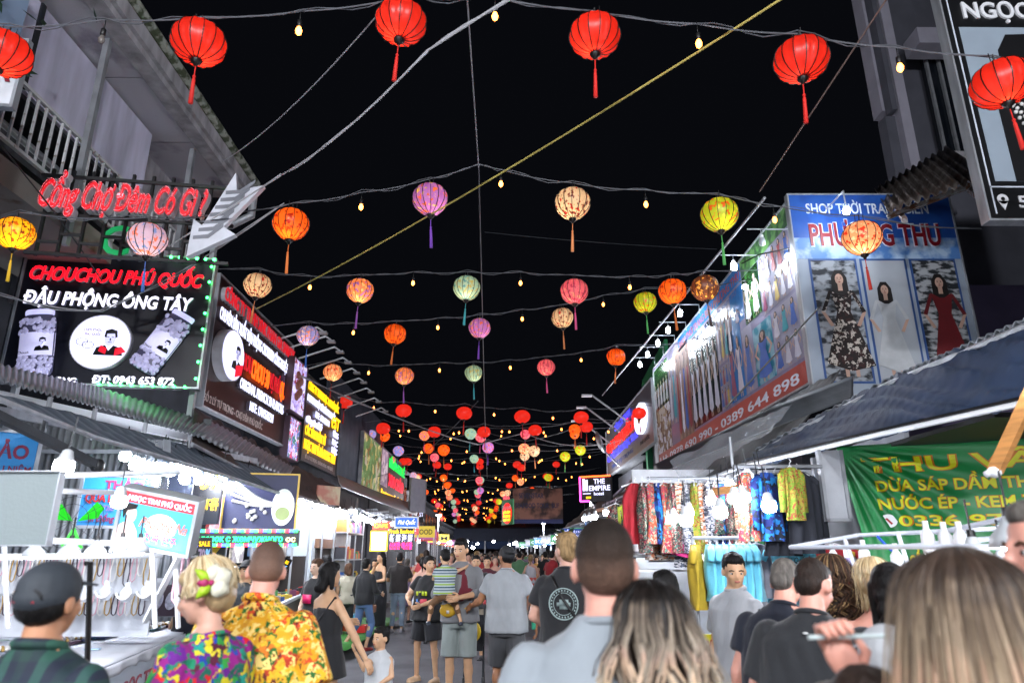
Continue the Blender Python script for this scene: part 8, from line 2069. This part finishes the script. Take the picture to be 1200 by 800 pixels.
person('man in a maroon top with a yellow strap beyond the father', 571, 652, 14, face=175, sk='asian', voxel=.018, hair=('short', 'black'), top_=(cot('#4a1424'), 'tee', 1.5, .84), bottom=(cot('#26282c'), 'trousers', .1))
# ---- the crowd: a few bodies, many individuals with clothes of their own colours
base = []
base.append(person('m0', loc=(-40, -20, 0), H=1.70, sk='asian', voxel=.024, hair=('short', 'black'), top_=(cot('#303438'), 'tee', .6, .84), bottom=(cot('#26282c'), 'trousers', .1), eyes=False, hand=False, pose=dict(knL=(-.1, .12, .5), anL=(-.1, .06, .09), knR=(.1, -.02, .5), anR=(.1, -.22, .14))))
base.append(person('m1', loc=(-42, -20, 0), H=1.66, sk='asian', sex='f', voxel=.024, hair=('long', 'black'), top_=(cot('#8a8c90'), 'tee', .5, .86), bottom=(cot('#26282c'), 'shorts', .6), eyes=False, hand=False))
base.append(person('m2', loc=(-44, -20, 0), H=1.72, sk='fair', voxel=.024, hair=('short', 'brown'), top_=(cot('#9aa0a8'), 'tee', .65, .84), bottom=(cot('#4a4438'), 'shorts', .5), eyes=False, hand=False, w=1.15, pose=dict(elL=(-.28, .05, 1.14), wrL=(-.12, .28, 1.1))))
base.append(person('m3', loc=(-46, -20, 0), H=1.62, sk='fair', sex='f', voxel=.024, hair=('pony', 'sand'), dress=(cot('#a86050'), .45, .06), eyes=False, hand=False))
flush()
tops = ['#16181c', '#b8bcc0', '#8a1820', '#203a6a', '#c8c0a8', '#3a3c40', '#0d0e12', '#a83838', '#507a58', '#c89838', '#6a5a78', '#d0d0d4', '#101828', '#884050']
words = ['black', 'white', 'crimson', 'blue', 'cream', 'grey', 'jet black', 'red', 'green', 'ochre', 'mauve', 'bright white', 'navy', 'rose']
g = random.Random(17)
for b_ in base: KID.pop(b_.name, None)
n = 0; used = []
slots = []
for i in range(1800):
    y = 14 + 42 * g.random() ** 1.15; x = g.uniform(-3.1, 2.5) - .05 * max(0, y - 34)
    p = Vector((x, y)); 
    pxx = 600 + 800 * x / (y * .9546)
    if y < 18 and (pxx < 492 or 520 < pxx < 640): continue
    if y < 21 and 600 < pxx < 640: continue
    if any((p - q).length < .56 for q in slots): continue
    slots.append(p)
    if len(slots) >= 150: break
slots.sort(key=lambda p: p.y)
for i, p in enumerate(slots):
    src = base[g.randrange(4)]; k = g.randrange(len(tops)); far = p.y > 26
    t = dup(src); t.location = (p.x, p.y, 0); t.rotation_euler = (0, 0, R(g.choice((0, 15, -20, 170, 190, 150)) + g.uniform(-20, 20)))
    hh = g.uniform(.90, 1.04) * src.scale[0]; t.scale = (hh, hh, hh)
    c = cot(tops[k])
    for ch in [o for o, _ in tree_of(src)]: pass
    for ch in t.children:
        nm = ch.name.split('.')[0]
        if nm in ('shirt', 'tank_top', 'dress', 'collar'):
            ch.material_slots[0].link = 'OBJECT'; ch.material_slots[0].material = c
        if nm in ('shorts', 'trousers'):
            ch.material_slots[0].link = 'OBJECT'; ch.material_slots[0].material = cot(g.choice(('#26282c', '#4f6a94', '#7c7466', '#15161c', '#8a8a90')))
        if nm == 'hair':
            ch.material_slots[0].link = 'OBJECT'; ch.material_slots[0].material = HAIR[g.choice(('black', 'black', 'black', 'dark', 'brown', 'sand', 'grey'))]
    if far: tag(t, 'distant person in the dense crowd filling the end of the street', 'person', 'distant crowd')
    else: tag(t, 'person in %s clothes in the middle of the crowd' % words[k], 'person', 'people in the middle distance in ' + words[k])
for b_ in base:
    for ch in list(b_.children): bpy.data.objects.remove(ch)
    bpy.data.objects.remove(b_)
bpy.data.scenes.remove(TMP)
